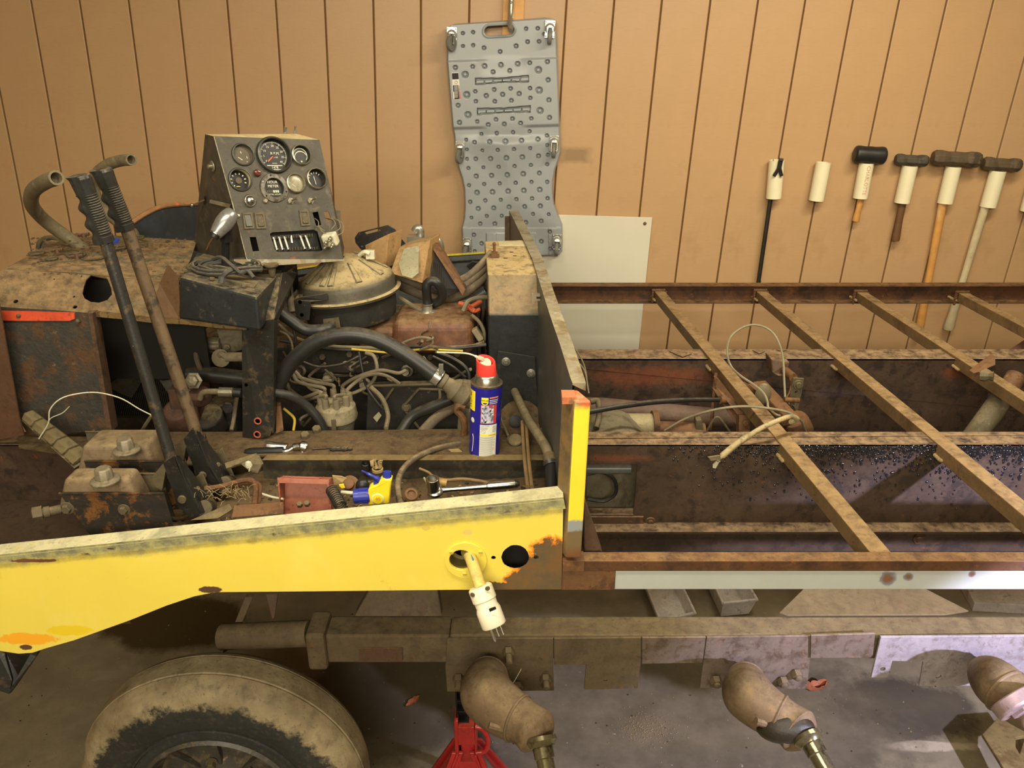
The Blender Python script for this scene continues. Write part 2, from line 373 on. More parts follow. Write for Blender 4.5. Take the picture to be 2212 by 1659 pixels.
# ================================================================ room
YW = 3.15
vp = D(914, 4990); up_w = -vp/vp.z; up_w = V((vp.x/vp.z, 0, 1)); TAU = atan2(up_w.x, 1)
def wall_x(u, z0=None):                 # X of the vertical line seen at (u, 0), at height z
    p = P(u, 0, YW); return lambda z: p.x+(z-p.z)*up_w.x
gr0 = [66, 171, 277, 385, 490, 595, 701, 806, 909, 1014, 1118, 1224, 1327, 1430, 1535, 1638, 1740, 1843, 1943, 2046, 2147]
gr0 = [66-105.5*k for k in range(8, 0, -1)]+gr0+[2147+100.5*k for k in range(1, 10)]
H = 2.7
mb = MB(); mb.box((-3.4, YW+.013, 0), (4.0, YW+.10, H))
wall = mb.build('wall_back', m_groove, kind='structure')
for a, b in zip(gr0[:-1], gr0[1:]):
    xa, xb = wall_x(a), wall_x(b); q = MB(); g = .003
    q.hexa([(xa(0)+g, YW, 0), (xb(0)-g, YW, 0), (xb(0)-g, YW+.013, 0), (xa(0)+g, YW+.013, 0),
            (xa(H)+g, YW, H), (xb(H)-g, YW, H), (xb(H)-g, YW+.013, H), (xa(H)+g, YW+.013, H)])
    q.build('plank', m_plank, wall, bevel=.0025)
MB().box((-3.4, -3.4, -.1), (4.0, YW+.1, 0)).build('floor', m_floor, kind='structure')
MB().box((-3.4, -3.4, H), (4.0, YW+.1, H+.1)).build('ceiling', m_white, kind='structure')
MB().box((-3.5, -3.4, 0), (-3.4, YW+.1, H)).build('wall_left', m_plank, kind='structure')
MB().box((4.0, -3.4, 0), (4.1, YW+.1, H)).build('wall_right', m_plank, kind='structure')
MB().box((-3.4, -3.5, 0), (4.0, -3.4, H)).build('wall_front', m_white, kind='structure')

# ---------------------------------------------------------------- things on the wall
def wp(u, v, d=0): return P(u, v, YW-d)
# wood strip behind the creeper and the hook it hangs from
q = MB(); a = wp(1084, 100); b = wp(1128, 100); za = a.z
xa = lambda z: a.x+(z-a.z)*up_w.x; xb = lambda z: b.x+(z-b.z)*up_w.x
z0, z1 = wp(1100, 108).z, 2.6
q.hexa([(xa(z0), YW-.018, z0), (xb(z0), YW-.018, z0), (xb(z0), YW, z0), (xa(z0), YW, z0), (xa(z1), YW-.018, z1), (xb(z1), YW-.018, z1), (xb(z1), YW, z1), (xa(z1), YW, z1)])
q.build('trim_1', m_wood, kind='structure', bevel=.001)
q = MB(); q.tube(spl([wp(1105, -60, .03), wp(1104, 10, .04), wp(1102, 38, .05), wp(1101, 52, .075), wp(1103, 66, .09), wp(1104, 58, .105)], 6), .0085, 12)
hk = q.build('wall_hook', m_galv, label='grey metal hook on the wooden strip that holds up the creeper', cat='hook')
q = MB(); c = wp(1104, 6, .022); q.obox(c, (.016, .004, .10)); q.build('hook_plate', m_galv, hk)
q = MB(); q.sph(wp(1104, 5, .047), .005); q.build('screw', m_zinc, hk)

# white sheet leaning on the wall
q = MB(); pts = [P(1140, 462, 3.135), P(1409, 470, 3.135), P(1380, 752, 3.135)]
pz = pts[2]; e = pts[2]-pts[1]; e = e/abs(e.z); bot = pts[1]+e*(pts[1].z-.01); bl = V((bot.x-.52, 3.135, .01)); tl = V(pts[0])
q.prism([tl, pts[1], bot, bl], (0, .008, 0))
sh = q.build('plastic_sheet', m_sheet, label='glossy white plastic sheet leaning on the brown wall behind the creeper', cat='sheet', bevel=.001)
q = MB(); q.lathe([(.007, 0), (.006, .003), (.002, .004)], P(1393, 483, 3.135), (0, -1, 0), 12); q.build('screw', m_iron, sh, label='dark screw head')
q = MB(); q.lathe([(.003, 0), (.002, .001)], P(1330, 560, 3.135), (0, -1, 0), 8)
# PVC holders and the tools in them
def pvc(u0, v0, u1, v1, wpx, label, txt=None, slit=False):
    a = wp(u0, v0, .034); b = wp(u1, v1, .034); r = wpx*S(u0, v0, 3.11)/2
    q = MB(); n = 28; ax = (b-a); L_ = ax.length; X, Y, Z = frame(ax, (1, 0, 0)); vs = []
    for rr in (r, r-.0035):
        for h in (0, L_):
            for k in range(n+1):
                t = 2*pi*(k+.35)/n*(n-1)/n if slit else 2*pi*k/n
                t += radians(-100 if slit else 0)+0
                vs.append(a+Z*h+(X*cos(t)+Y*sin(t))*rr)
    m = n+1; fs = []
    for k in range(n):
        fs += [(k, k+1, m+k+1, m+k), (2*m+k, 3*m+k, 3*m+k+1, 2*m+k+1), (k, 2*m+k, 2*m+k+1, k+1), (m+k, m+k+1, 3*m+k+1, 3*m+k)]
    q.add(vs, fs, 0, True)
    if slit: q.add([vs[0], vs[m], vs[3*m], vs[2*m]], [(0, 1, 2, 3)]); q.add([vs[n], vs[m+n], vs[3*m+n], vs[2*m+n]], [(0, 1, 2, 3)])
    if txt:
        def fn(x, y):
            t = -pi/2+.0 + (y/(r)) ; zz = .062 + x
            # text runs down the pipe
            d = (X*sin(y/r)*1.0 + (V((0, -1, 0))-X*X.dot(V((0, -1, 0)))).normalized()*cos(y/r))
            return a+Z*zz+d*(r+.0005)
        q.text(txt, .019, lambda x, y: fn(x, y), 1)
    o = q.build('pipe_holder', [m_pvc, m_ink], label=label, cat='holder', group='white pipe holders on the wall')
    return o, a, b, r
pvc(1678, 346, 1671, 428, 33, 'white pipe holder on the wall with a lengthwise slit, holding the pry bar', slit=True)
pvc(1779, 351, 1763, 433, 32, 'empty white pipe holder on the wall, the one with no tool')
pvc(1872, 352, 1858, 428, 31, 'white pipe holder with faint red lettering under the black mallet', 'CHARLOTTE')
pvc(1966, 358, 1948, 438, 32, 'white pipe holder holding the short dark-handled hammer')
pvc(2060, 360, 2041, 439, 32, 'white pipe holder under the largest hammer head')
pvc(2156, 369, 2134, 447, 33, 'white pipe holder of the sledgehammer with the pale weathered handle')
pvc(2244, 372, 2221, 456, 33, 'white pipe holder cut by the right edge of the picture')
def emp(name, loc, label, cat, group=None): return empty(name, loc, label, cat, group)
# pry bar
a = wp(1666, 420, .03); b = wp(1638, 612, .03)
bar = emp('pry_bar', b, 'black steel pry bar with forked claw hanging in the slit pipe holder', 'pry bar')
q = MB(); q.tube([wp(1686, 350, .03), a, b], .0085, 8, sm=False); q.build('shaft', m_steelbar, bar)
q = MB(); n0 = wp(1688, 342, .075); n1 = wp(1683, 366, .075)
q.beam(n0, n1, .017, .006, up=(0, -1, 0))
for du in (-9, 8): q.beam(wp(1684, 362, .075), wp(1681+du, 381, .072), .013, .006, up=(0, -1, 0))
q.beam(wp(1688, 343, .028), wp(1688, 343, .078), .015, .008)
q.build('claw', m_steelbar, bar, bevel=.0015)
q = MB(); q.beam(wp(1640, 606, .03), wp(1637, 622, .03), .016, .008, up=(0, -1, 0)); q.build('chisel_tip', m_chrome, bar, label='shiny worn tip')
def hammer(kind, label, hd, head_c, head_l, head_w, sides, hmat, shmat, h0, h1, wpx, dep=.045, knob=False, tilt=0, group=None):
    a = wp(*h0, .034); b = wp(*h1, .034); r = wpx*S(h0[0], h0[1], 3.11)/2
    t = emp(kind, b, label, 'hammer' if kind != 'rubber_mallet' else 'mallet', group)
    q = MB(); ax = (b-a).normalized(); L_ = (b-a).length
    prof = [(r*.95, 0), (r*.9, L_*.3), (r*.82, L_*.55), (r*.98, L_*.85), (r*(1.3 if knob else 1.0), L_*.97), (r*(1.1 if knob else .9), L_)]
    q.lathe(prof, a, ax, 14, x=(1, 0, 0), sc=(1, .8)); q.build('handle', shmat, t)
    c = wp(*head_c, dep); s_ = S(head_c[0], head_c[1], YW-dep); R_ = head_w*s_/2; HL = head_l*s_/2
    X = V((cos(-TAU+tilt), -.10, sin(-TAU+tilt))).normalized()
    q = MB()
    if sides == 24: pr = [(R_*.72, -HL), (R_*.95, -HL*.9), (R_, -HL*.75), (R_*.93, -HL*.3), (R_*.96, 0), (R_*.93, HL*.3), (R_, HL*.75), (R_*.95, HL*.9), (R_*.72, HL)]
    else: pr = [(R_*.74, -HL), (R_*.98, -HL*.86), (R_, -HL*.6), (R_*.86, -HL*.34), (R_*.9, 0), (R_*.86, HL*.34), (R_, HL*.6), (R_*.98, HL*.86), (R_*.74, HL)]
    q.lathe(pr, c, X, sides, x=(0, cos(.39), sin(.39)), sm=sides > 10); q.build('head', hmat, t, bevel=.0015)
    return t
hammer('rubber_mallet', 'mallet with a black rubber head and short tan handle on the wall', 'rubber', (1879, 335), 66, 38, 24, m_rubber, m_hick, (1862, 420), (1848, 478), 15)
hammer('club_hammer', 'short hammer with dark octagonal head and dark brown handle', 'iron', (1969, 346), 68, 26, 8, m_irondark, m_hickdark, (1952, 425), (1934, 520), 18)
hammer('sledgehammer', 'large sledgehammer with the widest rusty head and long tan handle', 'iron', (2066, 343), 100, 35, 8, m_iron, m_hick, (2040, 420), (1984, 722), 19, .05)
hammer('sledgehammer', 'sledgehammer with pale weathered handle, rightmost hammer with its head in view', 'iron', (2164, 355), 78, 30, 8, m_iron, m_hickpale, (2133, 430), (2048, 712), 19, knob=True)

# ---------------------------------------------------------------- creeper
def cpx(x, y): return 940+x/3.0167, 30+y/3.0167
cr = empty('mechanic_creeper', P(1110, 560, 3.09), 'grey moulded plastic mechanic creeper with six casters hanging on the wall', 'creeper')
LEFT = [(60, 110), (75, 95), (80, 310), (115, 740), (122, 790), (135, 950), (150, 1000), (172, 1060), (187, 1130), (191, 1250), (186, 1330), (172, 1395), (176, 1480), (184, 1600)]
LEFT = [(100, 68), (78, 64+30), (75, 310), (112, 740), (122, 790), (137, 960), (153, 1010), (173, 1070), (187, 1140), (191, 1250), (186, 1335), (171, 1395), (177, 1500), (184, 1590)]
RIGHT = [(22, 745), (30, 780), (60, 790), (270, 797), (560, 808), (700, 812), (900, 819), (950, 806), (1010, 785), (1090, 769), (1170, 768), (1240, 777), (1300, 800), (1370, 828), (1480, 832), (1540, 830), (1575, 815)]
DIM = [(180,126,14),(247,120,14),(592,97,15),(668,95,15),(181,210,13),(247,205,14),(318,222,16),(423,246,16),(527,210,17),(602,182,16),(677,180,15),(712,132,14),
(131,350,18),(244,344,16),(322,340,19),(428,332,19),(537,325,19),(616,320,16),(731,312,18),(377,378,17),(486,370,17),(195,396,25),(672,366,26),(736,431,18),(261,506,15),(384,494,16),(491,487,16),(618,485,15),(677,499,26),(332,534,18),(439,526,18),(547,521,18),(205,528,25),(265,570,15),(388,571,16),(496,565,16),(620,549,15),(741,562,18),(149,597,17),(213,658,25),(683,631,25),(745,677,18),(158,709,18),(274,702,15),(396,689,16),(503,684,16),(626,682,15),(345,723,17),(450,719,17),(556,713,17),
(301,782,13),(401,778,15),(507,772,15),(615,766,14),(728,793,14),(202,821,13),(256,837,16),(354,834,19),(457,831,21),(562,825,19),(669,817,18),(730,856,14),(206,884,13),(307,891,13),(407,888,15),(513,883,15),(619,876,14),(207,946,13),(264,946,16),(360,945,19),(463,941,21),(567,935,20),(673,927,18),(736,919,14),(216,1006,14),(314,1001,13),(413,998,15),(517,994,15),(623,986,14),(730,981,14),(267,1059,18),(367,1054,18),(469,1051,20),(573,1044,20),(678,1039,17),(220,1118,14),(319,1110,14),(420,1106,14),(524,1102,15),(627,1096,14),(729,1096,15),(272,1166,20),(373,1162,20),(475,1157,20),(577,1152,20),(681,1147,20),(228,1226,15),(326,1217,15),(427,1213,14),(529,1209,15),(631,1204,15),(732,1203,15),(280,1270,18),(381,1266,18),(481,1260,18),(583,1257,17),(685,1253,18),(236,1329,13),(336,1318,14),(433,1317,14),(637,1305,14),(740,1307,13),(293,1369,16),(388,1369,17),(590,1360,17),(690,1351,17),(252,1441,16),(747,1421,16),(302,1497,16),(691,1484,17),(750,1531,15),(258,1548,14)]
def interp(tab, y, kx, ky):
    tab = sorted(tab, key=lambda p: p[ky])
    if y <= tab[0][ky]: return tab[0][kx]
    for a, b in zip(tab[:-1], tab[1:]):
        if a[ky] <= y <= b[ky]: return a[kx]+(b[kx]-a[kx])*(y-a[ky])/(b[ky]-a[ky]+1e-9)
    return tab[-1][kx]
LT = [(y, x) for x, y in LEFT]; RT = RIGHT
def sst(a, b, x): t = min(1, max(0, (x-a)/(b-a))); return t*t*(3-2*t)
grid = {}
for x, y, r in DIM:
    for gx in range(int((x-r)//40), int((x+r)//40)+1):
        for gy in range(int((y-r)//40), int((y+r)//40)+1): grid.setdefault((gx, gy), []).append((x, y, r))
def relief(x, y):
    mm = 0
    for dx, dy, dr in grid.get((int(x//40), int(y//40)), ()):
        d = sqrt((x-dx)**2+(y-dy)**2)/dr
        if d < 1.05:
            mm -= .012*(1-sst(.62, 1.0, d)) - .009*(1-sst(.34, .58, d))
    up = sst(300, 318, y-(x-100)*-.03)*(1-sst(735, 760, y+(x-100)*.03))
    wedge = 1-.75*(1-sst(60, 120, abs(x-440)-max(0, 0)))*0
    side = sst(90, 180, abs(x-450))
    mm += .012*up*side + .012*(1-side)*sst(260, 420, y)*(1-sst(700, 900, y))
    # diamond facets in the lower half
    f = abs(x-470)*.95+1160-y
    mm += .022*sst(-10, 330, 1160-y-abs(x-470)*.95)*sst(780, 860, y)*(1-up)
    mm -= .015*sst(0, 200, y-1160-abs(x-490)*.7)
    mm += .006*sst(1390, 1400, y)*(1 if x < 240 or x > 740 else .3)
    for (cx, cy, sl) in ((435, 432, -.055), (447, 628, -.05)):
        xx = x-cx; yy = (y-cy)-sl*xx; hh = 15+8*abs(xx)/175
        if abs(xx) < 178 and abs(yy) < hh+3:
            k = (1-sst(hh-3, hh+2, abs(yy)))*(1-sst(170, 176, abs(xx)))
            fin = .35 if ((xx+175) % 58) > 6 and abs(yy-2) < hh*.45 else 1
            mm -= .020*k*fin
    if 330 < x < 660 and y > 1425: mm += .008*sst(330, 338, x)*(1-sst(650, 658, x))*sst(1425, 1432, y)*(1 if not 400 < x < 600 else .2)
    return mm
NY, NX = 430, 200
vs = []; ids = {}; q = MB(); fs = []
def creep_pt(x, y, d): u, v = cpx(x, y); return P(u, v, YW-.050-.0-d)
for j in range(NY+1):
    ty = j/NY; y_mid = 40+ty*(1582-40)
    for i in range(NX+1):
        tx = i/NX
        # top and bottom edges slope
        y = (64-42*tx)*(1-ty)+ty*(1600-24*tx)
        # round corners
        xl = interp([(a, b) for b, a in LEFT], y, 1, 0); xr = interp([(a, b) for a, b in RIGHT], y, 1, 0)
        cy = min(y-(64-42*tx), (1600-24*tx)-y)
        rr = 34
        cl = rr-sqrt(max(0, rr*rr-max(0, rr-cy)**2))
        x = xl+cl+(xr-xl-2*cl)*tx
        ed = min(x-xl, xr-x, cy)
        e = -.020*(1-sst(0, 12, ed))**2
        vs.append(creep_pt(x, y, relief(x, y)+e)); ids[i, j] = (x, y)
def inhole(x, y):
    xx = x-417; yy = y-108+xx*.055; dx = max(0, abs(xx)-64); return sqrt(dx*dx+yy*yy) < 38
for j in range(NY):
    for i in range(NX):
        a, b = ids[i, j], ids[i+1, j+1]
        if inhole((a[0]+b[0])/2, (a[1]+b[1])/2): continue
        fs.append((j*(NX+1)+i, j*(NX+1)+i+1, (j+1)*(NX+1)+i+1, (j+1)*(NX+1)+i))
q.add(vs, fs, 0, True)
edge = [i for i in range(NX+1)]+[(j)*(NX+1)+NX for j in range(1, NY+1)]+[NY*(NX+1)+i for i in range(NX-1, -1, -1)]+[j*(NX+1) for j in range(NY-1, 0, -1)]
ring = [vs[i] for i in edge]; back = [V((p.x, YW-.016, p.z)) for p in ring]; n = len(ring)
q.add(ring+back, [(i, (i+1) % n, (i+1) % n+n, i+n) for i in range(n)], 0, True)
hole = []
for k in range(48):
    t = 2*pi*k/48; cx = 64 if cos(t) > 0 else -64
    xx = cx+40*cos(t); yy = 40*sin(t); hole.append((417+xx, 108+yy-xx*.055))
hr = [creep_pt(x, y, .001) for x, y in hole]; q.tube(hr+[hr[0]], .0045, 8, caps=False)
hb = [V((p.x, YW-.016, p.z)) for p in hr]; q.add(hr+hb, [(i, (i+1) % 48, (i+1) % 48+48, i+48) for i in range(48)], 0, True)
q.build('body', m_creeper, cr, fixn=False)
def lab(pts, mi, q, d=.0135):
    q.add([creep_pt(x, y, d) for x, y in pts], [(0, 1, 2, 3)], mi)
q = MB()
lab([(107, 384), (152, 382), (167, 558), (119, 558)], 0, q, .0125); lab([(109, 387), (151, 385), (154, 425), (112, 427)], 1, q); lab([(117, 432), (154, 430), (157, 460), (119, 462)], 0, q)
lab([(116, 466), (151, 464), (157, 555), (121, 556)], 1, q); lab([(156, 466), (158, 465), (166, 555), (158, 556)], 2, q); lab([(116, 508), (122, 508), (126, 554), (119, 555)], 0, q, .014)
for y in range(470, 550, 8): lab([(124, y), (148, y-1), (148, y+2), (124, y+3)], 0, q, .0142)
q.tube([creep_pt(137+9*cos(t/12*2*pi), 446+9*sin(t/12*2*pi), .014) for t in range(13)], .0006, 5, 1)
q.build('warning_label', [m_paper, m_black, m_red], cr, label='black and white warning label', fixn=False)
def caster(x, y, turn):
    c = creep_pt(x, y, .006); q = MB(); s_ = .00057; hw = 33*s_*1.0
    X = V((cos(TAU), 0, -sin(TAU))); Z = V((sin(TAU), 0, cos(TAU))); Yn = V((0, -1, 0))
    q.obox(c+Z*-.004, (hw*2-.002, .003, .058), z=Z, x=X, mi=0)
    q.lathe([(.018, 0), (.019, .004), (.013, .012), (.012, .014)], c-Z*.002, Yn, 16, 0)
    for sx in (-1, 1):
        for sz in (-1, 1): q.sph(c+X*sx*.014+Z*(sz*.023-.004)+Yn*.002, .0028, 8, 0)
    pl = q.build('caster_plate', m_zinc, cr, bevel=.0008, label='shiny zinc caster plate')
    q = MB(); xt = X*cos(turn)+Yn*sin(turn); wc = c-Z*.028+Yn*.024
    for sx in (-1, 1):
        o = wc+xt*sx*.0095
        q.prism([o+Z*.030+Yn*-.010, o+Z*.030+Yn*.006, o-Z*.004+Yn*.008, o-Z*.006+Yn*-.002, o+Z*.006-Yn*.012], xt*.0018*sx)
    q.obox(wc+Z*.030-Yn*.002, (.021, .018, .003), z=Z, x=xt); q.cyl(wc-xt*.012, wc+xt*.012, .003, 8)
    q.build('caster_fork', m_zinc, cr)
    q = MB(); q.lathe([(.006, -.007), (.022, -.0075), (.026, -.006), (.0275, 0), (.026, .006), (.022, .0075), (.006, .007)], wc, xt, 20); q.build('caster_wheel', m_grey_rub, cr)
for x, y, t in ((108, 135, .5), (748, 92, .05), (162, 872, .4), (775, 836, .1), (207, 1500, .35), (793, 1478, .1)): caster(x, y, t)
# ================================================================ the tracked vehicle
veh = empty('tracked_vehicle', (.3, 1.8, 0), 'stripped old tracked utility vehicle with open cab, bare rusty frame and dented yellow side panel', 'vehicle')
def part(q, name, mat, label=None, **k): return q.build(name, mat, k.pop('parent', veh), label, **k)
ZT = CZ-.84
# ---- near frame channel (front web has a cut-out window)
Yn = PZ(1700, 960, ZT).y; Yb = PZ(1700, 932, ZT).y; zb = P(1700, 1145, Yn).z
fr = MB()
def xw(u, v): return P(u, v, Yn).x
win = [(xw(1268, 1005), P(1300, 1004, Yn).z), (xw(1376, 1005), P(1300, 1004, Yn).z), (xw(1368, 1110), P(1300, 1111, Yn).z), (xw(1268, 1110), P(1300, 1111, Yn).z)]
fr.plate([(-1.6, zb), (2.3, zb), (2.3, ZT), (-1.6, ZT)], [win], lambda x, y, w: V((x, Yn+w, y)), .006)
fr.box((-1.6, Yn, ZT-.006), (2.3, Yb, ZT))
f1 = part(fr, 'frame_rail', m_chan, 'rusty steel frame channel splashed with wet black drops', bevel=.002)
fr = MB(); zl0 = P(1700, 1146, 1.595).z; zl1 = P(1700, 1191, 1.595).z
fr.box((xw(1272, 1160), 1.595, zl1), (2.3, 1.69, zl0)); fr.box((xw(1272, 1160), 1.585, zl0-.004), (2.3, 1.69, zl0+.003))
part(fr, 'lower_frame_angle', m_chan, bevel=.001)
for u, v in ((1985, 1164), (1405, 1128), (1360, 1128)):
    q = MB(); c = P(u, v, 1.594 if v > 1150 else Yn); q.lathe([(.014, 0), (.013, .003)], c, (0, -1, 0), 18); q.lathe([(.008, .002), (.007, .007)], c, (0, -1, 0), 14)
    part(q, 'rivet', m_rust)
q = MB(); q.box((xw(1268, 1115), Yn-.006, P(1300, 1132, Yn).z), (xw(1390, 1115), Yn, P(1300, 1114, Yn).z)); part(q, 'patch_strip', m_rust, bevel=.001)
# wet drops running on the web: many tiny beads nobody could count
q = MB(); random.seed(3)
for i in range(1700):
    u = 1440+(random.random()**.8)*772; top = random.random() < .6
    v = 964+abs(random.gauss(0, 16 if top else 55))
    if v > 1100 or (u < 1540 and random.random() < .75): continue
    if 1760 < u < 1900 and v > 1010: pass
    c = P(u, v, Yn-.001); r = random.uniform(.0012, .0034)
    if u > 1700 and v < 1040: r *= 1.25
    q.sph(c, r, 6, sc=(.8, .55, random.uniform(.9, 1.7)), z=(random.uniform(-.3, .3), 0, 1))
m_wet = worn('wet_black_oil', C(26, 26, 32), rough=.08, bump=0, spec=.9)
part(q, 'oil_drops', m_wet, 'glistening black drops on the channel web', kind='stuff', parent=f1)
# ---- far frame channel
Yf = PZ(1700, 775, ZT).y; Yg = PZ(1700, 754, ZT).y
q = MB(); q.box((-.1, Yf, ZT-.26), (2.4, Yf+.006, ZT)); q.box((-.1, Yf, ZT-.007), (2.4, Yg, ZT)); q.box((-.1, Yf, ZT-.26), (2.4, Yg, ZT-.253))
f2 = part(q, 'frame_rail', m_chan, 'far rusty frame channel with worn orange paint', bevel=.002)
for pts in (((1446, 760), (1475, 772), (1494, 765), (1470, 756)), ((1625, 757), (1640, 765), (1652, 760)), ((1676, 756), (1688, 759), (1700, 757))):
    q = MB(); q.prism([PZ(u, v, ZT+.001) for u, v in pts], (0, 0, .002)); part(q, 'paint_flake', m_rust, parent=f2)
# ---- far side rail (open channel, flange bottom and top)
z0, z1 = P(1700, 656, 2.84).z, P(1700, 617, 2.84).z
q = MB(); q.box((.05, 2.875, z0), (2.6, 2.881, z1)); q.box((.05, 2.84, z1-.005), (2.6, 2.881, z1)); q.box((.05, 2.84, z0), (2.6, 2.881, z0+.005))
part(q, 'side_rail', m_rail, bevel=.001)
# ---- near sill
za = P(1700, 1212, 1.165).z; zb_ = P(1700, 1234, 1.165).z; zc = P(1700, 1273, 1.168).z; x0 = P(1215, 1240, 1.165).x
q = MB(); q.box((P(1256, 1205, 1.165).x, 1.165, zb_), (1.7, 1.193, za)); part(q, 'side_rail', m_rail, 'rusty near sill angle', bevel=.0015)
def stain_x(k, col):
    g = k.pos(); xyz = k.sep(g.outputs['Position'])
    for u, v, r in ((1917, 1250, .017), (1962, 1246, .010), (2100, 1240, .008)):
        p = P(u, v, 1.168); dx = k.math('SUBTRACT', xyz[0], p.x); dz = k.math('SUBTRACT', xyz[2], p.z)
        d = k.math('SQRT', k.math('ADD', k.math('MULTIPLY', dx, dx), k.math('MULTIPLY', dz, dz)))
        d = k.math('ADD', k.math('MULTIPLY', d, 1/r), k.math('MULTIPLY', k.noise(70, 4, .7, co=g.outputs['Position']), .9))
        col = k.mix(k.math('SUBTRACT', 1.0, k.ramp(d, 1.2, 1.45)), col, C(120, 120, 128))
        col = k.mix(k.math('SUBTRACT', 1.0, k.ramp(d, .85, 1.15)), col, C(118, 86, 62))
    return col
m_whitestrip = worn('primer_strip', C(170, 175, 170), [(C(168, 170, 160), 4, .56, .1)], .35, bump=.05, var=.04, extra=stain_x)
q = MB(); q.box((P(1328, 1250, 1.168).x, 1.168, zc), (1.7, 1.20, zb_)); part(q, 'sill_strip', m_whitestrip, 'pale grey strip with rust spots', bevel=.001)
m_rustbrown = worn('brown_rust', C(106, 74, 44), [(C(82, 56, 36), 14, .5, .1), (C(160, 108, 58), 20, .62, .1), (C(128, 112, 78), 8, .62, .1)], .7, bump=.5)
q = MB(); q.box((x0, 1.166, zc), (P(1329, 1250, 1.168).x, 1.20, zb_+.002)); q.box((x0, 1.163, zb_), (P(1262, 1220, 1.168).x, 1.193, za+.002)); part(q, 'rusty_corner', m_rustbrown, bevel=.001)
# ---- cross bars
A1, B1 = PZ(1425, 629, ZT+.012), PZ(1908, 1199, ZT)
bars = [(A1, B1)]
for (ua, va), (ub, vb) in (((1645, 629), (2079, 986)), ((1862, 631), (2049, 754)), ((2082, 633), (2212, 704))):
    A = PZ(ua, va, ZT+.012); Bm = PZ(ub, vb, ZT+.004); d = (Bm-A); k = (1.185-A.y)/d.y; Bp = A+d*k; Bp.z = ZT; bars.append((A, Bp))
for A, B in bars:
    q = MB(); q.beam(A, B, .038, .034); b_ = part(q, 'cross_bar', m_bar, bevel=.002)
    q = MB(); random.seed(int(A.x*100))
    for YY, zz in ((Yn+.01, ZT), (Yf+.01, ZT), (2.84, ZT+.0)):     # weld beads where the bar crosses the channels
        t = (YY-A.y)/(B.y-A.y); c = A+(B-A)*t; dr = (B-A).normalized(); sd = dr.cross(V((0, 0, 1)))
        for i in range(9):
            for sg in (-1, 1): q.sph(c+dr*(i*.006-.01)+sd*sg*-.021+V((0, 0, -.030+.002*random.random())), .0048, 6)
    q.build('weld_bead', worn('weld', C(170, 148, 104), rough=.5, metal=.3, bump=.3), b_, kind='stuff', label='pale weld beads')
    q = MB()
    for sg in (-1, 1):
        for i in range(7): q.sph(A+V((sg*.024, .004, -.006-.006*i)), .006, 6)
    for i in range(8): q.sph(A+V((-.024+.006*i, .004, .002)), .006, 6)
    q.build('weld_bead', m_rail, b_, kind='stuff')
# ---- gusset by the post, underside members
q = MB(); q.prism([P(1262, 1080, 1.22), P(1302, 1200, 1.21), P(1262, 1200, 1.21)], (0, .03, 0)); part(q, 'gusset', m_rust, bevel=.001)

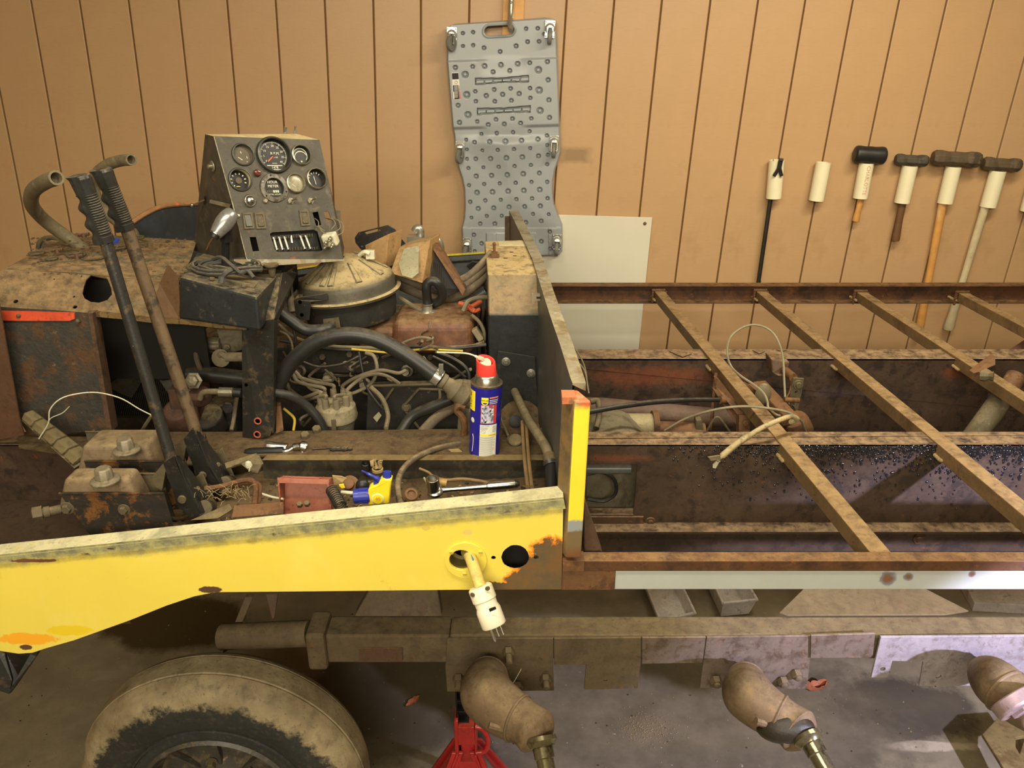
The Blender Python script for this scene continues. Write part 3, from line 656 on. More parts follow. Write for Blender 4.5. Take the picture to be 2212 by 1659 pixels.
# ================================================================ yellow side panel
YP = 1.17
def yel_x(k, col):
    g = k.pos(); ps = g.outputs['Position']; xyz = k.sep(ps)
    # faint stains and thin orange runs at the nose end
    st = k.ramp(k.noise(16, 5, .7, co=ps), .66, .72); col = k.mix(k.math('MULTIPLY', st, .5), col, C(206, 160, 40))
    run = k.ramp(k.noise(14, 3, .5, co=ps, stretch=(1, 1, .12)), .52, .72)
    left = k.math('SUBTRACT', 1.0, k.ramp(xyz[0], P(60, 1300, YP).x, P(170, 1300, YP).x))
    col = k.mix(k.math('MULTIPLY', k.math('MULTIPLY', run, left), .8), col, C(226, 160, 30))
    # worn grey band under the top lip: paint rubbed through to old coats
    zl, zr = P(0, 1196, YP).z, P(1215, 1078, YP).z; xl, xr = P(0, 1196, YP).x, P(1215, 1078, YP).x
    lin = k.math('ADD', k.math('MULTIPLY', xyz[0], (zr-zl)/(xr-xl)), zl-xl*(zr-zl)/(xr-xl))
    d = k.math('SUBTRACT', lin, xyz[2])                       # distance below the lip
    d2 = k.math('ADD', d, k.math('MULTIPLY', k.math('SUBTRACT', k.noise(18, 6, .75, co=ps), .5), .045))
    f = k.math('SUBTRACT', 1.0, k.ramp(d2, .012, .034))
    old = k.mix(k.ramp(k.noise(30, 5, .7, co=ps), .42, .6), C(120, 118, 92), C(164, 160, 108))
    old = k.mix(k.ramp(k.noise(26, 5, .7, co=ps, stretch=(.4, 1, 1)), .62, .68), old, C(70, 56, 44))
    col = k.mix(f, col, old)
    # bare rusty corner at the bottom right, torn edge with an orange rim
    p = P(1230, 1262, YP)
    dx = k.math('MULTIPLY', k.math('SUBTRACT', xyz[0], p.x), 1/.104); dz = k.math('MULTIPLY', k.math('SUBTRACT', xyz[2], p.z), 1/.094)
    r = k.math('SQRT', k.math('ADD', k.math('MULTIPLY', dx, dx), k.math('MULTIPLY', dz, dz)))
    r = k.math('ADD', r, k.math('MULTIPLY', k.math('SUBTRACT', k.noise(24, 6, .7, co=ps), .5), .9))
    low = P(1100, 1268, YP).z; lf = P(1040, 1268, YP).x
    e = k.math('MULTIPLY', k.math('SUBTRACT', xyz[2], low), 1/.012); e = k.math('ADD', e, k.math('MULTIPLY', k.math('SUBTRACT', k.noise(40, 5, .7, co=ps), .5), 2.4))
    e = k.math('ADD', e, k.math('MULTIPLY', k.math('SUBTRACT', 1.0, k.ramp(xyz[0], lf-.02, lf+.01)), 60))
    bare = k.mix(k.ramp(k.noise(34, 6, .7, co=ps), .42, .6), C(92, 80, 58), C(112, 84, 52))
    m1 = k.math('MINIMUM', r, k.math('ADD', e, .3))
    col = k.mix(k.math('SUBTRACT', 1.0, k.ramp(m1, 1.0, 1.1)), col, C(222, 130, 40))
    col = k.mix(k.math('SUBTRACT', 1.0, k.ramp(m1, .96, 1.0)), col, bare)
    # small chip by the wheel arch and at the nose
    for u, v, rx, rz, cc in ((455, 1274, .022, .008, C(84, 60, 46)), (55, 1398, .012, .007, C(92, 62, 44)), (60, 1380, .06, .014, C(236, 168, 40)), (150, 1362, .045, .012, C(224, 196, 40)), (75, 1210, .045, .005, C(110, 70, 46)), (1010, 1150, .01, .006, C(214, 190, 110)), (920, 1140, .008, .006, C(206, 180, 90))):
        p = P(u, v, YP); dx = k.math('MULTIPLY', k.math('SUBTRACT', xyz[0], p.x), 1/rx); dz = k.math('MULTIPLY', k.math('SUBTRACT', xyz[2], p.z), 1/rz)
        r = k.math('SQRT', k.math('ADD', k.math('MULTIPLY', dx, dx), k.math('MULTIPLY', dz, dz)))
        r = k.math('ADD', r, k.math('MULTIPLY', k.math('SUBTRACT', k.noise(60, 5, .75, co=ps), .5), 1.2))
        col = k.mix(k.math('SUBTRACT', 1.0, k.ramp(r, .85, 1.0)), col, cc)
    return col
m_yellow = worn('old_yellow_paint', C(226, 206, 84), [(C(234, 216, 112), 1.3, .52, .2)], .36, bump=.12, var=.04, vs=4, extra=yel_x, spec=.5, bs=20)
pan = [(-20, 1408), (0, 1406), (20, 1409), (40, 1412), (70, 1410), (100, 1400), (160, 1383), (280, 1340), (360, 1308), (420, 1288), (460, 1280), (480, 1279), (700, 1277), (980, 1274), (1213, 1273), (1215, 1180), (1217, 1073), (900, 1104), (600, 1134), (300, 1166), (0, 1197), (-20, 1199)]
o2 = [(P(u, v, YP).x, P(u, v, YP).z) for u, v in pan]
def c2(u, v, r, n=22): p = P(u, v, YP); return circ(p.x, p.z, r, n)
h1 = c2(1113, 1204, .0245, 26)
h1 = [(x+random.uniform(-.0006, .0006), z+(.0015 if 2 < i < 9 else 0)) for i, (x, z) in enumerate(h1)]
h2 = c2(997, 1208, .0215); h3 = c2(1066, 1205, .0042, 12); h4 = c2(1158, 1204, .0045, 12)
q = MB(); q.plate(o2, [h1, h2, h3, h4], lambda x, y, w: V((x, YP+w, y)), .0025)
sp = part(q, 'side_panel', m_yellow, 'dented yellow painted side panel with a rusty corner', fixn=True)
# rolled top lip and the raised fold strip along the top
m_lip = worn('rubbed_lip', C(196, 190, 150), [(C(150, 150, 122), 6, .5, .14), (C(120, 88, 60), 14, .66, .06), (C(206, 190, 96), 9, .62, .08)], .5, bump=.3, var=.1)
tops = [(-20, 1199), (300, 1166), (600, 1134), (900, 1104), (1217, 1073)]
q = MB(); vs = []
for u, v in tops:
    p = P(u, v, YP); w = .030 if u < 1200 else .034
    vs += [p+V((0, -.003, -.004)), p+V((0, -.001, .001)), p+V((0, w, .002)), p+V((0, w, -.012))]
n = len(tops)
q.add(vs, [(i*4+k, i*4+k+1, i*4+5+k, i*4+4+k) for i in range(n-1) for k in range(3)]); part(q, 'top_lip', m_lip, 'pale rubbed top lip', parent=sp, fixn=False)
q = MB(); b0 = [(-20, 1221), (300, 1189), (600, 1158), (900, 1129), (1222, 1099)]
for (a, b), (c, d) in zip(zip(tops[:-1], tops[1:]), zip(b0[:-1], b0[1:])):
    q.hexa([P(*c, YP-.0028), P(*d, YP-.0028), P(*d, YP-.0002), P(*c, YP-.0002), P(a[0], a[1]+1, YP-.0028), P(b[0], b[1]+1, YP-.0028), P(b[0], b[1]+1, YP-.0002), P(a[0], a[1]+1, YP-.0002)])
part(q, 'fold_strip', m_yellow, parent=sp)
q = MB(); cc = P(1006, 1209, YP); oo = circ(cc.x, cc.z, .0375, 30); q.plate(oo, [h2], lambda x, y, w: V((x, YP-.0035+w, y)), .0034)
part(q, 'socket_ring', m_yellow, 'yellow painted ring around the cord hole', parent=sp, bevel=.0008)
for u, v in ((975, 1193), (1038, 1193), (1004, 1240)):
    q = MB(); c = P(u, v, YP-.0035); q.lathe([(.0042, 0), (.0038, .0014), (.001, .002)], c, (0, -1, 0), 14); q.obox(c+V((0, -.0021, 0)), (.006, .0006, .001), x=(1, 0, .4), mi=1); q.build('screw', [m_yellow, m_rustbrown], sp)
q = MB(); q.lathe([(.0215, 0), (.0215, .03), (.017, .034)], P(997, 1208, YP+.001), (0, 1, 0), 20, caps=False); q.lathe([(.017, 0), (0, 0)], P(997, 1208, YP+.035), (0, 1, 0), 20); q.build('socket_cup', worn('cup', C(110, 96, 50), rough=.6, bump=.2), sp, fixn=False)
# behind the round hole: black sheet standing in for the shaded inside
q = MB(); q.box((cc.x-.1, YP+.05, cc.z-.05), (cc.x+.12, YP+.055, cc.z+.07)); part(q, 'shade_backing', m_black)
# ---- corner post
q = MB()
def quad_col(fr_, bk_): pass
xa = P(1232, 1200, 1.16).x
pt = [(1241, 868), (1277, 868)]; pb = [(1224, 1272), (1257, 1200)]
TL, TR = P(1241, 866, 1.160), P(1277, 866, 1.160); BL_, BR_ = P(1222, 1206, 1.160), P(1256, 1206, 1.160)
dv = V((-.018, .045, 0))
q.hexa([BL_, BR_, BR_+dv, BL_+dv, TL, TR, TR+dv, TL+dv])
def post_x(k, col):
    g = k.pos(); ps = g.outputs['Position']; xyz = k.sep(ps)
    zz = k.math('ADD', xyz[2], k.math('MULTIPLY', k.math('SUBTRACT', k.noise(26, 6, .7, co=ps), .5), .03))
    top = k.ramp(zz, TL.z-.014, TL.z-.004)
    low = k.ramp(zz, P(1240, 1125, 1.16).z-.003, P(1240, 1125, 1.16).z+.003)
    grey = k.ramp(zz, P(1240, 1150, 1.16).z-.002, P(1240, 1150, 1.16).z+.002)
    old = k.mix(grey, C(112, 96, 66), C(140, 146, 146))
    old = k.mix(k.math('SUBTRACT', 1.0, k.ramp(zz, BL_.z, BL_.z+.03)), old, C(112, 70, 40))
    col = k.mix(low, old, col)
    col = k.mix(top, col, k.mix(k.ramp(k.noise(50, 4, .7, co=ps), .5, .6), C(196, 104, 66), C(150, 130, 100)))
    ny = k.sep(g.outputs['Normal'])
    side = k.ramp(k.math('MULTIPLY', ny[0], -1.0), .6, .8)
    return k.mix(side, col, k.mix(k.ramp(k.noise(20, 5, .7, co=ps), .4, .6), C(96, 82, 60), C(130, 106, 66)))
part(q, 'corner_post', worn('post_paint', C(238, 212, 58), rough=.45, bump=.15, var=.05, extra=post_x), 'yellow corner post with rusty foot', bevel=.003)
q = MB(); q.box((P(1222, 860, 1.17).x-.006, 1.165, TL.z-.008), (TL.x+.002, 1.195, TL.z+.004)); q.lathe([(.0045, 0), (.0045, .0006)], P(1232, 855, 1.18)+V((0, 0, .0)), (0, 0, 1), 12, 1)
part(q, 'post_tab', [worn('orange_worn', C(190, 110, 72), [(C(130, 110, 84), 20, .5, .1)], .6, bump=.2), m_black])
# ---- bulkhead plate with flange
zt = CZ-.51
edge = [PZ(u, v, zt) for u, v in ((1240, 846), (1232, 816), (1210, 745), (1188, 681), (1171, 628), (1150, 560), (1130, 517), (1100, 455))]
edge[0].y = 1.205
q = MB(); n = len(edge); lo = [V((p.x, p.y, CZ-.90 if p.y < 1.62 else ZT-.02)) for p in edge]
w_ = V((.004, 0, 0))
vs = edge+lo+[p+w_ for p in edge]+[p+w_ for p in lo]
q.add(vs, [(i, i+1, n+i+1, n+i) for i in range(n-1)]+[(2*n+i, 3*n+i, 3*n+i+1, 2*n+i+1) for i in range(n-1)])
m_bulk = worn('scraped_bulkhead', C(88, 88, 80), [(C(92, 90, 82), 20, .52, .1, (1, 1, .25)), (C(112, 84, 56), 7, .66, .06), (C(140, 138, 128), 34, .66, .05, (1, 1, .15))], .45, .2, bump=.4)
bk = part(q, 'bulkhead', m_bulk, 'scraped dark grey bulkhead plate', fixn=False)
q = MB(); wd = [.022, .0235, .0245, .0255, .026, .028, .029, .031]
vs = []
for p, ww in zip(edge, wd): vs += [p, p+V((ww, 0, 0)), p+V((ww, 0, -.014)), p+V((0, 0, -.003))]
q.add(vs, [(i*4+k, i*4+(k+1) % 4, i*4+4+(k+1) % 4, i*4+4+k) for i in range(n-1) for k in range(4)]+[(0, 1, 2, 3), tuple(range((n-1)*4, n*4))])
m_flange = worn('bulkhead_flange', C(140, 132, 108), [(C(112, 96, 66), 7, .48, .12), (C(160, 158, 148), 12, .6, .08), (C(176, 120, 66), 16, .68, .04)], .5, bump=.3)
q.build('flange', m_flange, bk, 'pale worn top flange')
q = MB(); q.beam(edge[-1]+V((.0, -.01, -.02)), edge[-1]+V((.0, -.01, -.25)), .03, .02, up=(0, -1, 0)); q.build('rear_stiffener', m_rust, bk)
q = MB(); c = P(1165, 640, 1.80); q.box((c.x-.018, 1.79, c.z-.008), (c.x+.012, 1.80, c.z+.008)); q.box((c.x-.007, 1.788, c.z-.002), (c.x+.006, 1.79, c.z+.002), 1); q.build('latch_tab', [m_flange, m_black], bk)
# wires hanging behind the bulkhead
for l in ([(1215, 705, 2.0), (1232, 735, 1.95), (1238, 770, 1.85), (1262, 800, 1.8), (1272, 850, 1.75)], [(1225, 738, 1.9), (1240, 750, 1.9), (1262, 790, 1.85), (1270, 840, 1.8)]):
    q = MB(); q.tube(spl(PP(l)), .0022, 6); part(q, 'loose_wire', m_hosetan)

# ================================================================ heater box beside the bulkhead
q = MB(); zt2 = CZ-.515
T0, T1, T2, T3 = PZ(1047, 521, zt2), PZ(1139, 518, zt2), PZ(1166, 592, zt2), PZ(1053, 592, zt2)
M2, M3 = P(1168, 679, 1.835), P(1055, 680, 1.835); Fz = CZ-.80
L2, L3 = V((M2.x, 1.83, Fz)), V((M3.x, 1.83, Fz)); K0, K1 = V((T0.x, T0.y, Fz)), V((T1.x, T1.y, Fz))
q.add([T0, T1, T2, T3, M2, M3, L2, L3, K0, K1], [(0, 1, 2, 3), (3, 2, 4, 5), (5, 4, 6, 7), (0, 3, 5, 7, 8), (1, 2, 4, 6, 9), (0, 1, 9, 8), (6, 7, 8, 9)])
def heat_x(k, col):
    g = k.pos(); ps = g.outputs['Position']; xyz = k.sep(ps)
    zz = k.math('ADD', xyz[2], k.math('MULTIPLY', k.math('SUBTRACT', k.noise(30, 5, .7, co=ps), .5), .008))
    up = k.ramp(zz, M2.z-.003, M2.z+.003)
    return k.mix(up, col, k.mix(k.ramp(k.noise(16, 6, .7, co=ps), .4, .6), C(80, 76, 58), C(112, 90, 60)))
m_heat = worn('heater_box_paint', C(42, 44, 44), [(C(70, 66, 56), 14, .6, .08), (C(110, 82, 52), 9, .68, .04)], .4, .15, bump=.3, dust=1, dcol=C(176, 154, 108), extra=heat_x, dn=(.3, .5))
hb_ = part(q, 'heater_box', m_heat, 'boxy housing with dusty tan top and black front', bevel=.003)
q = MB(); q.prism([PZ(u, v, zt2+.0005) for u, v in ((1076, 522), (1134, 521), (1139, 532), (1078, 532))], (0, 0, .0006)); q.build('data_plate', worn('dplate', C(190, 178, 140), rough=.7, bump=.1), hb_)
q = MB(); c = PZ(1068, 556, zt2); q.obox(c+V((0, 0, .004)), (.026, .018, .006)); q.obox(c+V((0, 0, .011)), (.016, .012, .008)); q.cyl(c, c+V((0, .0, .038)), .0035, 8); q.sph(c+V((0, 0, .036)), .005, 8); q.build('threaded_stud', m_rustbrown, hb_)
for u, v in ((1105, 545), (1112, 553), (1092, 558)):
    q = MB(); q.lathe([(.004, 0), (.003, .001)], PZ(u, v, zt2), (0, 0, 1), 8, sc=(1.6, .8)); q.build('screw_hole', m_black, hb_)
YH = 1.822
oo = [(1076, 758), (1156, 771), (1158, 815), (1162, 862), (1178, 912), (1160, 885), (1140, 870), (1118, 868), (1098, 875), (1080, 895), (1072, 880), (1070, 800)]
q = MB(); q.prism([P(u, v, YH) for u, v in oo], (0, .003, 0)); cp = q.build('cover_plate', worn('cover_plate_m', C(58, 60, 58), [(C(80, 80, 74), 12, .58, .1)], .38, .35, bump=.15), hb_, bevel=.001)
for u, v in ((1093, 781), (1147, 806)):
    q = MB(); c = P(u, v, YH); q.lathe([(.011, 0), (.011, .002), (.008, .003)], c, (0, -1, 0), 18); q.hexbolt(c, (0, -1, 0), .0065, .007); q.build('bolt', m_galv, hb_)
q = MB(); c = P(1124, 912, 1.80); q.lathe([(.056, 0), (.056, .006), (.05, .010), (.02, .012)], c, (0, -.85, .5), 32); q.lathe([(.017, .0125), (.016, .013)], c+V((-.012, 0, 0)), (0, -.85, .5), 18, 1)
for a in (0, 1, 2, 3, 4): q.lathe([(.004, .010), (.004, .0125)], c+V((.042*cos(a*1.25+.4), 0, 0))+V((0, .5, .85))*.042*sin(a*1.25+.4), (0, -.85, .5), 8, 1)
part(q, 'hub_flange', [m_dirt, m_black])

# ================================================================ floor pans
q = MB(); ze = ZT+.004
pts = [PZ(u, v, ze) for u, v in ((560, 983), (1187, 983), (1180, 925), (560, 928), (440, 933), (100, 935), (60, 990), (300, 1020))]
pts = [PZ(1187, 982, ze), PZ(1178, 924, ze), PZ(230, 936, ze), PZ(40, 942, ze), PZ(40, 965, ze), PZ(300, 1004, ze), PZ(480, 1000, ze), PZ(560, 984, ze)]
q.prism(pts, (0, 0, -.004)); fp = part(q, 'floor_pan', m_dirt, 'dirt covered floor pan')
q = MB(); zs = ZT+.010
q.hexa([PZ(565, 994, zs-.004), PZ(1187, 994, zs-.004), PZ(1187, 982, zs-.004), PZ(578, 982, zs-.004), PZ(565, 994, zs), PZ(1187, 994, zs), PZ(1187, 982, zs), PZ(578, 982, zs)])
part(q, 'ledge_strip', worn('ledge', C(122, 104, 68), [(C(104, 78, 48), 9, .55, .1)], .7, bump=.3), bevel=.001)
q = MB(); ya = PZ(800, 990, ze).y; q.box((PZ(565, 990, ze).x, ya, CZ-.90), (PZ(1187, 990, ze).x+.03, ya+.003, ze-.003)); part(q, 'riser_plate', worn('riser', C(58, 54, 44), [(C(84, 74, 52), 14, .5, .1)], .8, bump=.6))
ztr = CZ-.892
q = MB(); nx, ny = 70, 26; vs = []; xA, xB = P(300, 1100, 1.3).x-.05, .112; random.seed(5)
from mathutils import noise as nz_
for j in range(ny+1):
    for i in range(nx+1):
        x = xA+(xB-xA)*i/nx; y = 1.195+(1.60-1.195)*j/ny
        h = nz_.fractal(V((x*14, y*14, 1)), .8, 2, 4)*.006+nz_.noise(V((x*60, y*60, 3)))*.002
        vs.append((x, y, ztr+h+.006*sst(.12, .0, 1.6-y)))
q.add(vs, [(j*(nx+1)+i, j*(nx+1)+i+1, (j+1)*(nx+1)+i+1, (j+1)*(nx+1)+i) for j in range(ny) for i in range(nx)], 0, True)
part(q, 'floor_pan', m_dirt, 'lower floor tray caked with debris', fixn=False)
q = MB(); q.box((-1.6, 1.19, CZ-.99), (P(300, 1100, 1.3).x, 1.62, CZ-.985)); part(q, 'front_pan', m_dirtdark)
q = MB(); random.seed(11)
for i in range(900):      # crumbs, leaf bits and grit: uncountable
    x = random.uniform(xA+.03, xB-.01); y = random.uniform(1.22, 1.57); r = random.uniform(.0012, .0042)
    h = nz_.fractal(V((x*14, y*14, 1)), .8, 2, 4)*.006
    q.obox((x, y, ztr+h+r*.5), (r*2.2, r*1.5, r*.7), z=(random.uniform(-.5, .5), random.uniform(-.5, .5), 1), x=(random.uniform(-1, 1), random.uniform(-1, 1), 0), mi=random.randrange(3))
q.build('floor_litter', [m_dirt, worn('leafbit', C(150, 122, 78), rough=.9, bump=0), worn('darkbit', C(52, 44, 32), rough=.9, bump=0)], fp, kind='stuff', label='crumbs of rust and dry leaf')
# flange bolts on the pan
for u, v in ((685, 932), (660, 945)):
    q = MB(); q.hexbolt(PZ(u, v, ze), (0, -.3, 1), .011, .013, wash=.0); part(q, 'bolt', m_dustmetal)
# left angle piece and bracket flats
q = MB(); a, b = P(487, 1006, 1.47), P(556, 984, 1.50); q.beam(a, b, .016, .004, up=(0, -.4, 1)); q.prism([P(556, 984, 1.50), P(566, 1003, 1.48), P(556, 1022, 1.47), P(540, 1018, 1.46), P(520, 1002, 1.47), P(487, 1010, 1.47)], (.002, .004, 0)); part(q, 'angle_bracket', m_dustmetal)
q = MB(); q.prism([P(505, 1092, 1.26), P(560, 1088, 1.27), P(612, 1084, 1.27), (P(612, 1110, 1.24)), P(500, 1118, 1.24)], (0, .004, -.003)); part(q, 'lip_bracket', m_rustbrown, bevel=.001)
q = MB(); q.prism([P(410, 1124, 1.24), P(495, 1088, 1.28), P(502, 1100, 1.26), P(470, 1120, 1.24)], (0, .004, -.003)); part(q, 'lip_bracket', m_dustmetal, bevel=.001)
# ================================================================ cowl and nose at the left
q = MB(); zc0 = CZ-.46
F = [P(8, 581, 1.74), P(160, 588, 1.745), P(385, 612, 1.75), P(412, 560, 1.90), P(425, 520, 2.03), P(165, 503, 2.12), P(135, 520, 2.06), P(70, 548, 1.90)]
q.prism(F, (0, 0, -.004)); cw = part(q, 'cowl_top', m_cowl, 'dust covered rusty cowl top', bevel=.001)
# sloped front face of the cowl with its large hole
Fa, Fb, Fc, Fd = P(8, 582, 1.738), P(386, 613, 1.748), P(532, 702, 1.66), P(-8, 662, 1.655)
ex = (Fb-Fa).normalized(); nrm = (Fb-Fa).cross(Fd-Fa).normalized(); ey = ex.cross(nrm).normalized()
def fp2(u, v): p = PL(u, v, Fa, nrm)-Fa; return (p.dot(ex), p.dot(ey))
oo = [fp2(*p) for p in ((8, 582), (200, 592), (386, 613), (415, 640), (450, 688), (415, 700), (300, 690), (190, 677), (-8, 662), (-40, 660), (-30, 600))]
hh = [fp2(*p) for p in ((186, 604), (196, 594), (212, 592), (226, 593), (232, 602), (240, 622), (242, 636), (232, 648), (214, 654), (196, 652), (183, 645), (178, 634), (181, 618))]
def hole(u, v, r): x, y = fp2(u, v); return circ(x, y, r, 10)
q = MB(); q.plate(oo, [hh, hole(34, 651, .0052), hole(162, 663, .0048), hole(117, 603, .002), hole(176, 597, .002), hole(160, 641, .0025)], lambda x, y, w: Fa+ex*x+ey*y+nrm*w, .003)
part(q, 'cowl_face', m_cowl, 'sloping cowl face with a large hole', fixn=True)
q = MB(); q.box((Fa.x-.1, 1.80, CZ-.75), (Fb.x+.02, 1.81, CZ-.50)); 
part(q, 'shade_backing', m_black)  # black sheet that paints the shade inside the cowl hole
# side plate under it, with the orange painted strip
q = MB(); q.prism([P(u, v, 1.648) for u, v in ((-30, 664), (100, 670), (190, 677), (205, 760), (220, 850), (231, 932), (60, 938), (40, 905), (22, 800), (0, 700))], (0, .004, 0))
part(q, 'nose_side_plate', m_sidepl, 'flaking black and rust nose side plate')
q = MB(); q.prism([P(u, v, 1.643) for u, v in ((-30, 672), (60, 673), (160, 676), (161, 689), (150, 693), (60, 693), (-30, 692))], (0, .004, 0)); part(q, 'orange_strip', worn('orange_paint', C(214, 84, 52), [(C(150, 80, 50), 16, .6, .1)], .5, bump=.2), 'strip of bright orange paint')
q = MB()
for u, v in ((40, 682), (168, 694)): q.sph(P(u, v, 1.642), .005, 8)
q.build('rivet', m_dustmetal, veh)
q = MB(); q.prism([P(190, 677, 1.645), P(199, 677, 1.645), P(242, 932, 1.645), P(231, 932, 1.645)], (0, .03, 0)); part(q, 'radiator_frame', m_rust)
# flange under the cowl over the engine opening, ragged yellowish underseal edge
q = MB(); pts = [(190, 672), (260, 680), (330, 687), (400, 690), (470, 697), (530, 703), (531, 712), (470, 708), (400, 701), (330, 697), (260, 690), (190, 682)]
q.prism([P(u, v+random.uniform(-1, 1), 1.66) for u, v in pts], (0, .02, 0)); part(q, 'opening_edge', worn('underseal', C(122, 98, 58), [(C(70, 54, 36), 30, .5, .1)], .8, bump=.6))
# nose skin at the far left
q = MB(); q.prism([P(u, v, 1.60) for u, v in ((-60, 640), (-5, 640), (12, 740), (42, 905), (52, 940), (-60, 960))], (0, .004, 0)); part(q, 'nose_skin', worn('nose_skin', C(84, 58, 40), [(C(186, 76, 48), 4, .62, .06), (C(72, 54, 38), 10, .55, .1)], .6, bump=.3))
# rear hood hump behind the cowl (curved, orange edge, dark inside)
q = MB(); crv = spl(PP([(278, 487, 2.08), (310, 465, 2.12), (345, 448, 2.16), (380, 442, 2.22), (430, 439, 2.30)]), 6)
lo = [V((p.x, p.y+.01, CZ-.62)) for p in crv]; n = len(crv)
q.add(crv+lo, [(i, i+1, n+i+1, n+i) for i in range(n-1)]); o_ = part(q, 'hood_hump', worn('hump_inner', C(48, 52, 56), [(C(76, 76, 72), 7, .55, .12)], .5, bump=.2), 'dark curved hood side', fixn=False)
q = MB(); q.tube([p+V((0, -.004, .001)) for p in crv], .0065, 8); q.build('edge_bead', worn('hump_edge', C(150, 110, 72), [(C(206, 110, 66), 9, .55, .06)], .8, bump=.4), o_)
# cowl top clutter: rings, studs, tape, filler neck
for u, v, r, zz in ((80, 549, .016, 0), (165, 553, .02, 0), (203, 558, .026, 0), (255, 537, .018, 0), (295, 516, .018, 0), (112, 561, .012, 0)):
    q = MB(); c = PL(u, v, F[0], (F[2]-F[0]).cross(F[4]-F[0]).normalized())+V((0, 0, .003)); q.tube([c+V((cos(t/14*2*pi)*r, sin(t/14*2*pi)*r, 0)) for t in range(15)], .0028, 6, caps=False); q.build('hole_grommet', m_dustmetal, cw)
nn = (F[2]-F[0]).cross(F[4]-F[0]).normalized()
for u, v, h in ((125, 547, .010), (168, 560, .014), (182, 513, .010)):
    q = MB(); c = PL(u, v, F[0], nn); q.cyl(c, c+V((0, 0, h)), .006, 8); q.cyl(c+V((-.014, 0, .006)), c+V((.014, 0, .009)), .004, 8); q.build('stud', m_rust, cw)
q = MB(); c = PL(252, 528, F[0], nn); q.prism([c+V(p) for p in ((-.010, 0, .002), (.004, -.004, .002), (.008, .006, .012), (-.006, .008, .014))], (0, 0, .001)); q.build('blue_tape', worn('bluetape', C(40, 64, 150), rough=.5, bump=0), cw, label='scrap of blue tape')
q = MB(); random.seed(8)
for i in range(420):
    a, b = random.random(), random.random(); u = 60+a*340; v = 515+b*88
    c = PL(u, v, F[0], nn)
    if v > 590+u*.03: continue
    r = random.uniform(.001, .0035); q.obox(c+V((0, 0, r*.4)), (r*2, r*1.4, r*.8), x=(random.random(), random.random(), 0), mi=random.randrange(2))
q.build('dust_crumbs', [m_dirt, m_cowl], cw, kind='stuff', label='crumbs of dirt on the cowl')
q = MB(); ar = spl(PP([(82, 537, 2.0), (86, 522, 2.0), (100, 514, 2.02), (120, 515, 2.04), (150, 532, 2.06), (180, 545, 2.04)]), 6); q.tube(ar, .006, 8); part(q, 'arched_rod', m_dustmetal)
q = MB(); q.add([P(84, 540, 2.0), P(86, 523, 2.0), P(100, 516, 2.02), P(120, 517, 2.04), P(150, 534, 2.06), P(180, 547, 2.04)], [(0, 1, 2, 3, 4, 5)]); part(q, 'arched_plate', m_cowl, fixn=False)
# two loose heater hoses rising through the cowl
rp = lambda px, u, v, Y: px*S(u, v, Y)
q = MB(); q.tube(spl(PP([(122, 384, 1.70), (98, 393, 1.74), (72, 412, 1.80), (68, 440, 1.86), (88, 468, 1.92), (122, 496, 1.95), (160, 522, 1.96), (205, 555, 1.96)]), 7), .0158, 16, hollow=.72)
part(q, 'heater_hose', m_hosetan, 'dusty tan rubber hose curving up to an open end')
q = MB(); q.tube(spl(PP([(284, 345, 1.92), (262, 347, 1.95), (235, 355, 1.98), (212, 372, 2.0), (203, 395, 2.02), (208, 425, 2.03), (225, 455, 2.04), (255, 480, 2.05), (285, 500, 2.06), (292, 516, 2.06)]), 7), .0135, 16, hollow=.72)
part(q, 'heater_hose', m_hosetan, 'dusty tan rubber hose with a cut end pointing right')

# ================================================================ black box with control stem
q = MB()
b0, b1, b2, b3 = P(388, 598, 1.66), P(556, 642, 1.60), P(612, 583, 1.84), P(425, 545, 1.92)
c0, c1 = P(386, 690, 1.66), P(562, 716, 1.60)
q.hexa([c0, c1, V((b2.x, b2.y, c1.z)), V((b3.x, b3.y, c0.z)), b0, b1, b2, b3])
bx = part(q, 'control_box', worn('box_black', C(40, 44, 46), [(C(84, 78, 62), 16, .58, .08)], .45, .1, bump=.25, dust=.95, dcol=C(120, 108, 82)), 'black steel control box with dusty top', bevel=.006)
tn = (b1-b0).cross(b3-b0).normalized()
q = MB(); q.prism([PL(u, v, b0, tn)+tn*.001 for u, v in ((400, 580), (548, 626), (575, 592), (440, 552))], tn*.004); q.build('lid_plate', worn('lid', C(92, 84, 64), [(C(120, 108, 80), 10, .55, .1)], .7, bump=.2, dust=.5), bx)
for u, v in ((399, 590), (527, 624), (408, 580), (458, 608)):
    q = MB(); q.hexbolt(PL(u, v, b0, tn)+tn*.004, tn, .006, .005); q.build('bolt', m_dustmetal, bx)
# rusty web behind the box at left
q = MB(); q.prism([P(386, 600, 1.70), P(362, 572, 1.76), P(345, 612, 1.72), P(318, 690, 1.665), P(390, 694, 1.665)], (0, .003, 0)); part(q, 'cowl_web', worn('web', C(104, 78, 52), [(C(196, 78, 50), 9, .68, .03)], .7, bump=.2))
